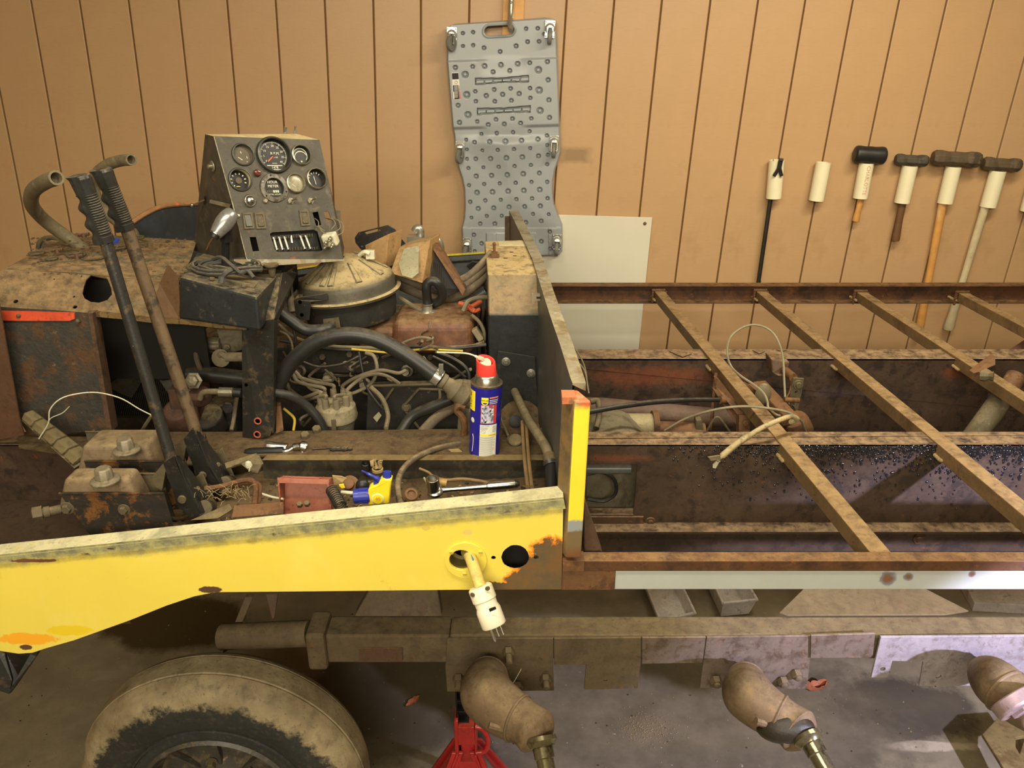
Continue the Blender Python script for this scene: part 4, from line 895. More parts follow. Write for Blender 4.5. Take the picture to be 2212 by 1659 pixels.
# control stem and handle
js = empty('x', P(488, 570, 1.76), None, None); js.name = 'shift_handle'; WO['shift_handle'] = WO['x']; js.parent = veh; js.location = WO['x']-WO['tracked_vehicle']
js['label'] = 'upright black stem with chrome and grey capsule handle'
q = MB(); q.cyl(P(487, 572, 1.75), P(487, 500, 1.74), .0088, 14); q.cyl(P(489, 520, 1.742), P(488, 482, 1.738), .0135, 14); q.build('stem', m_rubber, js)
hd0, hd1 = P(466, 506, 1.70), P(504, 455, 1.73); hx = (hd1-hd0); hl = hx.length
q = MB(); q.lathe([(.010, 0), (.0135, .001), (.0165, hl*.2), (.0195, hl*.45), (.019, hl*.7), (.015, hl*.93), (.010, hl), (.0, hl+.001)], hd0, hx, 20); q.build('capsule_grip', worn('capsule', C(150, 150, 146), rough=.28, metal=.6, bump=.02), js)
q = MB(); q.lathe([(.0, -.010), (.0095, -.009), (.0105, -.004), (.0115, .002)], hd0, hx, 18); q.build('thumb_button', m_rubber, js)
q = MB(); q.lathe([(.0105, .004), (.0130, .0015), (.0130, -.001), (.0105, -.002)], hd0, hx, 18); q.build('collar', m_chrome, js)
# coil of flat cable lying on the box
q = MB(); random.seed(4); cc = P(492, 582, 1.73)
for k in range(9):
    r = .030+.0035*k; zz = .004+.0022*(k % 4); ph = random.random()*6
    pts = [cc+V((cos(a/20*2*pi)*r*1.25+.006*sin(a+ph)+.010*cos(a*.3), sin(a/20*2*pi)*r*.8-.012*cos(a/20*2*pi), zz+.004*sin(a*.9+ph))) for a in range(21)]
    q.tube(pts, .0036, 6)
q.tube(spl(PP([(460, 560, 1.72), (478, 556, 1.70), (500, 573, 1.68), (520, 590, 1.67), (535, 585, 1.67), (548, 600, 1.66)]), 6), .0042, 6)
q.tube(spl(PP([(478, 605, 1.64), (488, 590, 1.64), (500, 583, 1.65)]), 5), .006, 6); q.cyl(P(478, 612, 1.635), P(480, 598, 1.64), .008, 8)
part(q, 'cable_coil', worn('cable_coil', C(62, 62, 58), rough=.7, bump=.1, dust=.5), 'coiled grey black cable lying on the box')
q = MB(); q.tube(spl(PP([(446, 540, 1.76), (456, 520, 1.75), (468, 510, 1.74), (474, 515, 1.74)]), 6), .0022, 6); part(q, 'loose_wire', m_rustbrown)

# ================================================================ bent pillar in front of the engine
q = MB()
pf = [P(522, 700, 1.655), P(590, 690, 1.645), P(588, 930, 1.645), P(583, 942, 1.64), P(560, 948, 1.64), P(524, 944, 1.65)]
q.prism(pf, (0, .004, 0)); q.prism([P(590, 690, 1.645), P(597, 690, 1.69), P(596, 930, 1.69), P(588, 936, 1.645)], (.002, 0, 0))
up = [P(546, 696, 1.652), P(590, 690, 1.645), P(600, 645, 1.70), P(604, 606, 1.76), P(608, 590, 1.79), P(566, 596, 1.79), P(556, 640, 1.71)]
q.prism(up, (0, .004, -.002)); q.prism([P(590, 690, 1.645), P(608, 590, 1.79), P(628, 585, 1.85), P(640, 590, 1.87), P(600, 690, 1.70)], (.002, .003, 0))
pl_ = part(q, 'pillar', m_blackmet, 'black bent steel pillar with chipped edges', bevel=.001)
for u, v in ((557, 909), (556, 938)):
    q = MB(); c = P(u, v, 1.642); q.lathe([(.0085, 0), (.0085, .002), (.006, .002), (.0055, -.001)], c, (0, -1, 0), 16, 0, caps=False); q.lathe([(.0058, .0008), (0, .0008)], c, (0, -1, 0), 14, 1); q.build('bolt_hole', [worn('orange_rim', C(190, 92, 66), rough=.6, bump=.2), m_black], pl_, fixn=False)
q = MB(); q.lathe([(.004, .001), (0, .001)], P(532, 831, 1.65), (0, -1, 0), 10); q.build('bolt_hole', m_black, pl_, fixn=False)
q = MB(); q.hexbolt(P(531, 706, 1.652), (0, -1, .3), .008, .012); q.build('bolt', m_dustmetal, pl_)
q = MB(); q.prism([P(598, 870, 1.70), P(606, 870, 1.70), P(612, 930, 1.66), P(596, 936, 1.66)], (0, .004, 0)); part(q, 'pillar_foot', m_rustbrown)
q = MB(); q.beam(P(610, 592, 1.84), P(566, 600, 1.80), .05, .012); q.prism([P(558, 592, 1.78), P(570, 580, 1.84), P(640, 570, 1.95), P(625, 590, 1.85)], (0, 0, -.006)); part(q, 'pillar_head', m_dustmetal, bevel=.001)

# ================================================================ instrument panel
BL, BR, TL2 = P(537, 574, 1.75), P(741, 560, 1.885), P(462, 294, 1.82)
pn = (BR-BL).cross(TL2-BL).normalized(); pn = pn if pn.y < 0 else -pn
px_ = (BR-BL).normalized(); py_ = pn.cross(px_); py_ = py_ if py_.z > 0 else -py_
def pc(u, v): p = PL(u, v, BL, pn)-BL; return (p.dot(px_), p.dot(py_))
def pw(x, y, w=0): return BL+px_*x+py_*y+pn*w
ip = empty('x2', pw(.11, 0), None, None); ip.name = 'instrument_panel'; WO['instrument_panel'] = WO['x2']; ip.parent = veh; ip.location = WO['x2']-WO['tracked_vehicle']
ip['label'] = 'wedge shaped dark instrument panel with gauges and open fuse block'
def sub(q, name, mat, label=None, **k): return q.build(name, mat, ip, label, **k)
face = [pc(462, 294), pc(690, 302), pc(712, 400), pc(728, 490), pc(741, 560), pc(537, 574), pc(505, 450)]
G = [((525, 334), .0245), ((592, 335), .0400), ((650, 335), .0235), ((519, 388), .0255), ((592, 406), .0245), ((638, 396), .0225), ((683, 386), .0245)]
def rr(u0, v0, u1, v1, u2, v2, u3, v3): return [pc(u0, v0), pc(u1, v1), pc(u2, v2), pc(u3, v3)]
fuse = [pc(*p) for p in ((583, 505), (588, 502), (678, 496), (686, 500), (697, 540), (692, 543), (600, 544), (594, 540))]
sl1 = rr(675, 459, 687, 457, 694, 486, 683, 488); sl2 = rr(699, 458, 710, 457, 717, 478, 706, 480); sl3 = rr(539, 512, 553, 512, 560, 542, 546, 543)
holes = [circ(*pc(*c), r*.93, 28) for c, r in G]+[fuse, sl1, sl2, sl3]
q = MB(); q.plate(face, holes, lambda x, y, w: pw(x, y, -w), .002)
TBK, BBK = P(443, 290, 1.93), P(418, 541, 2.03)
q.hexa([pw(*pc(462, 294)), pw(*pc(462, 294))-pn*.002, BBK+V((.002, 0, 0)), BBK, TL2, TL2-pn*.002, TBK+V((.002, 0, 0)), TBK]) if False else None
tl, bl, ml = pw(*pc(462, 294), -.001), pw(*pc(537, 574), -.001), pw(*pc(505, 450), -.001)
sf = [tl, ml, bl, BBK, TBK]
q.add(sf+[p+V((.002, .001, 0)) for p in sf], [(0, 1, 2, 3, 4), (9, 8, 7, 6, 5)]+[(i, (i+1) % 5, (i+1) % 5+5, i+5) for i in range(5)])
TRp, TRB = pw(*pc(690, 302), -.001), P(641, 289, 2.02)
q.add([tl, TRp, TRB, TBK]+[p-V((0, 0, .002)) for p in (tl, TRp, TRB, TBK)], [(0, 1, 2, 3), (7, 6, 5, 4), (0, 1, 5, 4), (1, 2, 6, 5), (2, 3, 7, 6), (3, 0, 4, 7)])
br = pw(*pc(741, 560), -.001); BRB = br+V((-.02, .12, 0))
q.add([TRp, br, BRB, TRB], [(0, 1, 2, 3)])
body = sub(q, 'panel_body', m_panelblk, 'rust flecked dark sheet metal body', fixn=True)
q = MB(); x0_, y0_ = pc(537, 574); q.prism([pw(*pc(505, 560), .0), pw(*pc(537, 574), .008), pw(*pc(741, 561), .008), pw(*pc(735, 556), -.06)], py_*-.004); sub(q, 'bottom_lip', m_flange)
q = MB(); q.prism([pw(x, y, -.055) for x, y in (pc(490, 315), pc(684, 312), pc(735, 545), pc(545, 558))], pn*-.003); sub(q, 'panel_shade_backing', m_black)  # black sheet behind the openings, stands in for the shade inside
m_dial = worn('dial_black', C(28, 28, 26), rough=.35, bump=0, var=.05)
m_dialg = worn('dial_grey', C(84, 76, 60), [(C(60, 54, 44), 20, .55, .1)], .3, bump=0)
m_dialw = worn('dial_faded', C(150, 144, 120), [(C(110, 102, 84), 30, .5, .12), (C(190, 184, 160), 18, .6, .08)], .25, bump=0)
m_print = worn('dial_print', C(216, 212, 190), rough=.5, bump=0)
m_needle = worn('needle_orange', C(226, 96, 60), rough=.5, bump=0)
m_bezd = worn('bezel_dark', C(72, 72, 66), [(C(120, 116, 96), 30, .6, .1)], .4, .5, bump=.15)
m_bezl = worn('bezel_bright', C(170, 164, 140), [(C(96, 88, 70), 26, .55, .1)], .3, .8, bump=.15)
m_bezrust = worn('bezel_worn', C(110, 106, 94), [(C(62, 56, 46), 24, .48, .1), (C(170, 164, 146), 34, .6, .08)], .45, .5, bump=.5)
def gauge(i, dial, bez, proud=.006, deep=.008, lab_=None):
    (u, v), r = G[i]; cx, cy = pc(u, v)
    q = MB(); o = pw(cx, cy, -deep); q.lathe([(0, 0), (r*.95, 0)], o, pn, 32, 0, x=px_, caps=False); q.lathe([(r*.93, 0), (r*.9, deep+proud*.6)], o, pn, 32, 1, x=px_, caps=False)
    q.lathe([(r*.88, deep+proud*.55), (r*.92, deep+proud), (r*1.0, deep+proud*.9), (r*1.06, deep+proud*.2), (r*1.06, deep)], o, pn, 36, 2, x=px_, caps=False)
    return q, cx, cy, r, -deep+.0006
def tick(q, cx, cy, a, r0, r1, w, wd, mi=3):
    ca, sa = cos(a), sin(a)
    q.add([pw(cx+ca*r0-sa*wd, cy+sa*r0+ca*wd, w), pw(cx+ca*r1-sa*wd, cy+sa*r1+ca*wd, w), pw(cx+ca*r1+sa*wd, cy+sa*r1-ca*wd, w), pw(cx+ca*r0+sa*wd, cy+sa*r0-ca*wd, w)], [(0, 1, 2, 3)], mi)
def ptext(q, s_, cx, cy, sz, w, mi=3): q.text(s_, sz, lambda x, y: pw(cx+x, cy+y, w), mi, bold=.0)
glab = {0: 'gauge with faded brown dial', 1: 'large tachometer with orange needle', 2: 'gauge with bright chrome bezel', 3: 'gauge with missing glass and yellowed inner rim', 4: 'hour meter with corroded flange', 5: 'gauge with clouded glass', 6: 'gauge with black dial and white needle'}
# 0 faded
q, cx, cy, r, w0 = gauge(0, 0, 0, .004, .006)
tick(q, cx-r*.25, cy-r*.3, -.6+pi, -r*.25, r*.2, w0, .0007); tick(q, cx-.1*r, cy+.25*r, 1.8, -r*.1, r*.1, w0, .0006); tick(q, cx+.4*r, cy-.2*r, 1.8, -r*.1, r*.1, w0, .0006); q.sph(pw(cx+.35*r, cy-.6*r, w0), .0012, 6, 3)
sub(q, 'gauge', [m_dialg, m_dialg, m_bezd, m_print], glab[0], fixn=False)
# 1 tachometer
q, cx, cy, r, w0 = gauge(1, 0, 0, .010, .006)
a0, a1 = radians(215), radians(-40)
for k in range(81):
    a = a0+(a1-a0)*k/80; big = k % 10 == 0; tick(q, cx, cy, a, r*(.66 if big else .72), r*.80, w0, .0005 if big else .0003)
for k in range(9):
    a = a0+(a1-a0)*k/8; ptext(q, str(5*k), cx+cos(a)*r*.55, cy+sin(a)*r*.55, .0068, w0)
ptext(q, 'R.P.M.', cx+.12*r, cy+.12*r, .0085, w0); ptext(q, 'X100', cx+.12*r, cy-.10*r, .0050, w0); ptext(q, 'HOURS', cx+.02*r, cy-.44*r, .0035, w0)
for (x, y, w2, h2) in ((0, -.56, .5, .022), (0, -.80, .5, .022)): q.add([pw(cx+(x-w2*.9)*r, cy+(y-h2)*r, w0), pw(cx+(x+w2*.9)*r, cy+(y-h2)*r, w0), pw(cx+(x+w2*.9)*r, cy+(y+h2)*r, w0), pw(cx+(x-w2*.9)*r, cy+(y+h2)*r, w0)], [(0, 1, 2, 3)], 3)
ptext(q, '1478', cx+.0*r, cy-.68*r, .008, w0)
sub(q, 'gauge', [m_dial, m_dial, m_bezd, m_print], glab[1], fixn=False)
q = MB(); a = radians(222); tick(q, cx, cy, a, -r*.05, r*.52, w0+.003, .0013, 0); q.lathe([(.003, w0), (.003, w0+.004)], pw(cx, cy), pn, 12, 1)
sub(q, 'needle', [m_needle, m_dial], 'orange needle', fixn=False)
# 2 chrome bezel with arc scale
q, cx, cy, r, w0 = gauge(2, 0, 0, .008, .005)
for k in range(22):
    a = radians(200-k*11); tick(q, cx, cy, a, r*.66, r*.74, w0, .0018)
    if k < 16: tick(q, cx+.05*r, cy-.25*r, radians(180-k*10), r*.62, r*.70, w0, .0016)
q.sph(pw(cx+.05*r, cy-.6*r, w0), .0024, 8, 3)
sub(q, 'gauge', [m_dial, m_dial, m_bezl, m_print], glab[2], fixn=False)
# 3 open gauge
q, cx, cy, r, w0 = gauge(3, 0, 0, .004, .014)
for k in range(9): a = radians(225-k*30); tick(q, cx, cy, a, r*.55, r*.7, w0, .0012)
q.lathe([(0, .004), (r*.28, .004), (r*.3, 0)], pw(cx, cy, -.014), pn, 14, 4, x=px_); q.sph(pw(cx-.1*r, cy-.5*r, w0), .004, 8, 5, sc=(1.5, .8, .3))
sub(q, 'gauge', [m_dial, worn('yellowed_rim', C(208, 196, 150), rough=.5, bump=0), m_bezd, m_print, m_dialg, m_yellowedge], glab[3], fixn=False)
# 4 hour meter
q, cx, cy, r, w0 = gauge(4, 0, 0, .004, .003)
q.lathe([(r*.92, .0045), (r*1.32, .003), (r*1.36, 0)], pw(cx, cy), pn, 40, 2, x=px_, caps=False)
for a in (100, 220, 340): q.lathe([(.0022, .004), (0, .004)], pw(cx+cos(radians(a))*r*1.15, cy+sin(radians(a))*r*1.15), pn, 10, 0)
ptext(q, 'HOUR', cx-.05*r, cy+.55*r, .0085, w0); ptext(q, 'METER', cx-.02*r, cy+.18*r, .0085, w0)
for k in range(6): q.add([pw(cx+(-.62+k*.2)*r+sx*.0018, cy-.30*r+sy*.0026, w0+.0002) for sx, sy in ((-1, -1), (1, -1), (1, 1), (-1, 1))], [(0, 1, 2, 3)], 3 if k > 2 else 4)
ptext(q, 'TOTAL HOURS', cx, cy-.58*r, .0048, w0)
sub(q, 'gauge', [m_dial, m_dial, m_bezrust, m_print, m_dialg], glab[4], fixn=False)
# 5 clouded
q, cx, cy, r, w0 = gauge(5, 0, 0, .008, .002); q.sph(pw(cx, cy, -.001), r*.9, 20, 0, sc=(1, 1, .15), z=pn, x=px_); tick(q, cx-.2*r, cy-.3*r, 2.5, -.003, .006, .004, .0004)
sub(q, 'gauge', [m_dialw, m_dialw, m_bezl, m_print], glab[5], fixn=False)
# 6
q, cx, cy, r, w0 = gauge(6, 0, 0, .008, .008)
for k in range(6): a = radians(165-k*24); tick(q, cx, cy, a, r*.55, r*.72, w0, .0009 if k % 2 else .0014)
tick(q, cx-.03*r, cy-.2*r, radians(100), -r*.3, r*.5, w0+.001, .0006); q.sph(pw(cx, cy-.9*r, w0), .008, 8, 4, sc=(2, .6, .2), z=pn, x=px_)
sub(q, 'gauge', [m_dial, m_dial, m_bezl, m_print, m_dirt], glab[6], fixn=False)
# knobs, lamps, switches
def disc(u, v, prof, mat, name, n=18, label=None, par=None):
    q = MB(); cx, cy = pc(u, v); q.lathe(prof, pw(cx, cy), pn, n, 0, x=px_); return sub(q, name, mat, label)
disc(539, 434, [(.0145, 0), (.0145, .003), (.0125, .005), (.011, .005), (.010, .010), (.006, .0135), (0, .0145)], m_chrome, 'chrome_button', 24, 'domed chrome starter button')
disc(555, 374, [(.0085, 0), (.0085, .003), (.0065, .008), (0, .010)], worn('lamp_red', C(92, 48, 42), rough=.15, bump=0), 'warning_lamp', label='dark red warning lamp')
disc(573, 434, [(.0062, 0), (.006, .003), (.004, .005), (0, .005)], m_bezl, 'small_lamp')
disc(514, 467, [(.0045, 0), (.004, .002), (0, .003)], m_brass, 'screw')
for u, v, dx, dy in ((628, 434, .008, .003), (671, 434, .006, .004)):
    q = MB(); cx, cy = pc(u, v); q.lathe([(.0075, 0), (.0075, .002), (.0055, .002), (.0055, .007)], pw(cx, cy), pn, 6, 0, sm=False); q.tube([pw(cx, cy, .006), pw(cx+dx*.5, cy+dy*.5, .013), pw(cx+dx, cy+dy, .018)], [.0022, .0026, .0032], 8); sub(q, 'toggle_switch', m_bezl)
for u, v in ((617, 291), (638, 287)):
    q = MB(); c = PL(u, v+4, tl, (TRp-tl).cross(TBK-tl).normalized()); q.lathe([(.007, 0), (.007, .002), (.005, .003), (.005, .010)], c, (0, 0, 1), 6, sm=False); q.tube([c, c+V((.001, 0, .014)), c+V((.003, 0, .023))], [.0030, .0032, .0042], 8); sub(q, 'toggle_switch', m_zinc)
def rocker(u0, v0, on):
    q = MB(); cx, cy = pc(u0, v0); w, h = .0115, .0185
    q.plate([(cx-w, cy-h), (cx+w, cy-h), (cx+w, cy+h), (cx-w, cy+h)], [[(cx-w*.6, cy-h*.72), (cx+w*.6, cy-h*.72), (cx+w*.6, cy+h*.72), (cx-w*.6, cy+h*.72)]], lambda x, y, k: pw(x, y, k), .003)
    q.hexa([pw(cx-w*.58, cy-h*.7, 0), pw(cx+w*.58, cy-h*.7, 0), pw(cx+w*.58, cy+h*.7, 0), pw(cx-w*.58, cy+h*.7, 0), pw(cx-w*.58, cy-h*.7, .006), pw(cx+w*.58, cy-h*.7, .006), pw(cx+w*.58, cy+h*.7, .0015), pw(cx-w*.58, cy+h*.7, .0015)], on)
    sub(q, 'rocker_switch', [worn('rocker_frame', C(92, 82, 58), [(C(60, 54, 42), 24, .5, .1)], .5, bump=.2), worn('rocker_grey', C(86, 86, 78), rough=.4, bump=.1), worn('rocker_dirty', C(80, 72, 50), [(C(124, 112, 80), 60, .55, .1)], .6, bump=.5)], bevel=.0006)
rocker(536, 477, 1); rocker(562, 477, 2); rocker(658, 471, 2)
# strap and slider on the left side face, knurled knob, edge wire
sn = (ml-tl).cross(BBK-tl).normalized(); sn = sn if sn.x < 0 else -sn
def sd(u, v, w=0): return PL(u, v, tl, sn)+sn*w
q = MB(); q.lathe([(.0125, 0), (.0115, .002)], sd(459, 359), sn, 22, 0); q.lathe([(.006, .002), (.0055, .010), (.003, .012)], sd(459, 359), sn, 14, 1); sub(q, 'side_knob', [m_alu, m_bezl], 'metal knob on a pale washer')
q = MB(); q.prism([sd(456, 431, .001), sd(500, 441, .001), sd(498, 449, .001), sd(455, 438, .001)], sn*.002); sub(q, 'label_strap', m_flange)
q = MB(); q.tube([sd(443, 432, .001), sd(432, 440, .016)], .0018, 6); q.sph(sd(431, 441, .018), .0052, 10); q.prism([sd(442, 424, .0005), sd(445, 423, .0005), sd(444, 441, .0005), sd(441, 441, .0005)], sn*.0008, 1); sub(q, 'slide_lever', [m_bezl, m_black])
q = MB(); q.tube([tl+pn*.001, ml+pn*.001+V((0, 0, .0)), bl+pn*.001], .0011, 6); sub(q, 'edge_seam', m_bezl)
# fuse block in the opening
q = MB(); q.prism([pw(x, y, -.012) for x, y in fuse], pn*-.006); fb = sub(q, 'fuse_block', m_black, 'open fuse block')
L0, L1 = pc(592, 512), pc(600, 540); R0, R1 = pc(672, 507), pc(684, 537)
def fl(t, s): return (L0[0]*(1-t)*(1-s)+R0[0]*t*(1-s)+L1[0]*(1-t)*s+R1[0]*t*s, L0[1]*(1-t)*(1-s)+R0[1]*t*(1-s)+L1[1]*(1-t)*s+R1[1]*t*s)
for k in range(8):
    t = k/7
    for s in (.02, .95):
        q = MB(); x, y = fl(t, s)
        for sg in (-1, 1): q.prism([pw(x+sg*.0026, y-.0035, -.012), pw(x+sg*.0026, y+.0035, -.012), pw(x+sg*.0034, y+.0035, -.002), pw(x+sg*.0034, y-.0035, -.002)], px_*.0007*sg)
        sub(q, 'fuse_clip', m_brass)
    if k in (4, 7): continue
    q = MB(); a = pw(*fl(t, .0), -.004); b = pw(*fl(t, .97), -.004)
    if k == 3: a = pw(*fl(t+.03, .0), -.001); b = pw(*fl(t-.03, .55), .003)
    d = (b-a); q.lathe([(.0022, d.length*.2), (.0022, d.length*.8)], a, d, 10, 0); q.lathe([(.003, 0), (.003, d.length*.2)], a, d, 10, 1); q.lathe([(.003, d.length*.8), (.003, d.length)], a, d, 10, 1)
    sub(q, 'glass_fuse', [m_print, m_chrome])
# white plug with gold pins and its wires
q = MB(); o = pw(*pc(706, 520), .022); zx = (pn*.55+px_*-.65-py_*.5).normalized(); X, Y, Z = frame(zx, py_)
q.obox(o, (.030, .034, .022), z=zx, x=py_); 
q2 = sub(q, 'multi_plug', m_plast, 'pale plastic plug with bare metal pins', bevel=.004)
for a, b in ((-.008, -.008), (.008, -.008), (0, .006), (-.008, .010)):
    q = MB(); q.lathe([(.0045, 0), (.0045, .010), (.003, .011), (.003, .018), (.0015, .020)], o+X*a+Y*b+Z*.010, Z, 12); sub(q, 'plug_pin', m_bezl)
for l in ([(678, 486, -.01), (684, 492, .01), (690, 504, .02), (700, 508, .02)], [(703, 468, -.01), (712, 476, .015), (714, 488, .028), (706, 500, .025)], [(708, 470, -.01), (722, 478, .02), (724, 496, .03), (712, 506, .03)], [(712, 472, -.01), (730, 484, .02), (730, 505, .03), (716, 514, .03)], [(683, 470, -.01), (684, 480, .01), (684, 492, .015), (694, 502, .02)]):
    q = MB(); q.tube(spl([pw(*pc(u, v), w) for u, v, w in l], 6), .0012, 6); sub(q, 'plug_wire', m_wire)
q = MB(); c = P(586, 574, 1.76); q.lathe([(.016, .004), (.016, 0), (.009, -.006), (.0065, -.022), (.004, -.026)], c, (0, 0, 1), 18); sub(q, 'bottom_knob', m_dustmetal)
q = MB(); q.box((P(560, 600, 1.86).x, 1.84, CZ-.56), (P(622, 600, 1.86).x, 1.95, CZ-.475)); part(q, 'panel_support_shade', m_black)  # black box: panel bracket plus the void of shade under the panel
q = MB(); q.prism([P(724, 455, 2.05), P(734, 455, 2.05), P(738, 520, 2.05), P(728, 520, 2.05)], (.0, .01, 0)); part(q, 'rear_bracket', m_flange)

# ================================================================ steering levers
def lever(top, gbot, bot, rpx_, name, label, Yt, Yb_, mat):
    t = P(*top, Yt); g = P(*gbot, Yt+.01); b = P(*bot, Yb_)
    lv = empty('y', b, None, None); lv.name = name; nm = lv.name; WO[nm] = b; lv.parent = veh; lv.location = b-WO['tracked_vehicle']; lv['label'] = label
    q = MB(); q.tube([t, g, b], rpx_*S(bot[0], bot[1], Yb_), 14); q.build('shaft', mat, lv, 'chipped black tube' if mat is m_blackmet else 'rusty tube')
    ax = (t-g).normalized(); X, Y, Z = frame(ax, (1, 0, 0)); q = MB(); Lg = (t-g).length; n = 24; prof = []
    rings = 26; vs = []; m = 0; hs = []
    h = 0
    prof2 = [(0, .0155), (.012, .0158), (.0121, .0142), (.016, .0142)]
    k = .016
    while k < Lg*.70: prof2 += [(k, .0142), (k+.0012, .0158), (k+.0026, .0158), (k+.0034, .0142)]; k += .0044
    prof2 += [(Lg*.71, .0150), (Lg*.95, .0165), (Lg*.985, .0150), (Lg, .010)]
    for hh_, r in prof2:
        for i in range(n):
            a = 2*pi*i/n; dx = cos(a)
            rr_ = r
            if dx < -.2:   # finger side: four scallops
                s_ = (-dx-.2)/.8; sc_ = .0065*s_*(1+.6*cos((hh_/Lg)*2*pi*4.0-1.0))
                rr_ = .0145+sc_+(.004*s_ if hh_ > Lg*.9 else 0)
            elif abs(sin(a)) > .8 and dx < .1: rr_ = .0145
            vs.append(g+Z*hh_+(X*cos(a)+Y*sin(a))*rr_)
        m += 1
    q.add(vs, [(j*n+i, j*n+(i+1) % n, (j+1)*n+(i+1) % n, (j+1)*n+i) for j in range(m-1) for i in range(n)], 0, False); q.add(vs[-n:], [tuple(range(n))]); q.add(vs[:n], [tuple(range(n))])
    q.build('ribbed_grip', worn('grip_rubber', C(44, 44, 42), rough=.3, bump=.03, dust=.6, dcol=C(140, 132, 112)), lv, 'black ribbed finger grip'); return lv, t, g, b
lever((174, 378), (229, 523), (372, 1000), 12.5, 'steering_lever', 'nearer hand lever, black tube with ribbed black grip', 1.44, 1.385, m_blackmet)
lever((222, 364), (275, 496), (432, 960), 13, 'steering_lever', 'farther hand lever, rusty tube with ribbed black grip', 1.54, 1.50, worn('lever_rust', C(98, 80, 58), [(C(54, 48, 40), 12, .5, .08)], .55, bump=.35))
# lever bases: forked black channels with pivots
def lbase(ox, oy, Y0):
    def f(u, v, Y): return P(u+ox, v+oy, Y0+Y)
    q = MB()
    q.prism([f(353, 1000, 0), f(376, 984, 0), f(384, 1010, 0), f(400, 1045, 0), f(436, 1108, 0), f(412, 1120, 0), f(380, 1090, 0), f(370, 1050, 0), f(360, 1030, 0)], (0, .004, 0))
    q.prism([f(376, 984, 0), f(384, 985, .05), f(420, 1032, .05), f(462, 1098, .05), f(455, 1108, .05), f(436, 1108, .0), f(400, 1045, 0)], (.003, .002, 0))
    q.prism([f(398, 990, .05), f(412, 1030, .05), f(462, 1098, .05), f(440, 1106, .05), f(400, 1040, .05)], (0, .004, 0))
    b = part(q, 'lever_base', m_blackmet, 'black folded steel lever base', bevel=.001)
    q = MB(); c = f(394, 1078, 0); q.lathe([(.0085, 0), (.008, .004), (.003, .0045)], c, (0, -1, 0), 16); q.build('pivot_bolt', m_dustmetal, b)
    q = MB(); q.prism([f(328, 1030, .0), f(352, 1002, .0), f(358, 1016, .0), f(350, 1060, .0), f(335, 1052, .0)], (.0, .03, 0)); q.build('side_lug', m_dustmetal, b)
    q = MB(); q.prism([f(418, 1035, .07), f(436, 1020, .07), f(468, 1098, .07), f(452, 1110, .07)], (0, .004, 0)); q.cyl(f(422, 1054, .04), f(428, 1056, .03), .005, 8); q.cyl(f(440, 1098, .01), f(452, 1092, .06), .016, 12); q.build('fork_plate', m_dustmetal, b, bevel=.001)
lbase(0, 0, 1.345); lbase(44, -52, 1.44)
q = MB(); q.tube(spl(PP([(442, 1056, 1.36), (480, 1050, 1.37), (515, 1040, 1.38), (540, 1037, 1.38), (551, 1046, 1.37), (552, 1065, 1.34), (549, 1092, 1.28)]), 6), .0052, 8)
q.tube(spl(PP([(450, 1054, 1.38), (500, 1048, 1.39), (545, 1042, 1.39), (560, 1050, 1.38), (560, 1068, 1.35), (558, 1090, 1.30)]), 6), .0048, 8); part(q, 'brake_line', m_rustbrown)
# ================================================================ master cylinders in their bracket
def bplate(u0, v0, u1, v1, Y, drop, mat, skew=0):
    q = MB(); a, b = P(u0, v0, Y), P(u1, v1, Y); z = CZ-.775; a.z = b.z = z
    q.prism([a, b, V((b.x+.01, Y, z-drop)), V((a.x+skew, Y, z-drop))], (0, .003, 0)); q.beam(a+V((0, 0, .001)), b+V((0, 0, .001)), .004, .002); return part(q, 'cylinder_bracket', mat, bevel=.0005)
m_brk = worn('black_rust_bracket', C(48, 44, 38), [(C(122, 82, 42), 8, .52, .06), (C(96, 62, 38), 22, .6, .06)], .55, .1, bump=.4)
bq = bplate(126, 1061, 352, 1059, 1.30, .12, m_brk, .05); bplate(158, 1023, 348, 1023, 1.375, .10, m_dustmetal); bplate(182, 998, 352, 998, 1.425, .10, m_brk); bplate(185, 936, 330, 937, 1.56, .05, m_dustmetal)
for u, v, r in ((145, 1098, .009), (268, 1101, .008)):
    q = MB(); c = P(u, v, 1.30); q.lathe([(r*1.5, 0), (r*1.4, .001)], c, (0, -1, 0), 16); q.hexbolt(c, (0, -1, 0), r, .008); q.build('bolt', m_dustmetal, bq)
def mcyl(cu, cv, Y, w, d, capu, capv, label):
    c = P(cu, cv, Y); z = CZ-.765
    t = empty('z', V((c.x, Y, z-.05)), None, None); t.name = 'master_cylinder'; nm = t.name; WO[nm] = V((c.x, Y, z-.05)); t.parent = veh; t.location = WO[nm]-WO['tracked_vehicle']; t['label'] = label
    q = MB(); x0, x1 = c.x-w/2, c.x+w/2
    q.hexa([(x0-.012, Y-d/2-.002, z-.05), (x1+.010, Y-d/2-.002, z-.05), (x1+.010, Y+d/2, z-.05), (x0-.012, Y+d/2, z-.05), (x0+.008, Y-d/2+.008, z+.012), (x1-.006, Y-d/2+.008, z+.012), (x1-.006, Y+d/2-.006, z+.012), (x0+.008, Y+d/2-.006, z+.012)])
    q.build('reservoir', worn('cast_res', C(122, 104, 78), [(C(98, 80, 56), 9, .5, .1)], .7, .1, bump=.25, dust=.4), t, bevel=.009, seg=4)
    o = PZ(capu, capv, z+.013); q = MB(); q.lathe([(.026, 0), (.027, .002), (.026, .005), (.018, .008)], o, (0, 0, 1), 26, 0); q.lathe([(.0175, .006), (.0155, .026), (.013, .029), (.0, .029)], o, (0, 0, 1), 8, 0, sm=False)
    q.build('filler_cap', m_alu, t, 'pale metal hexagonal filler cap', bevel=.0015)
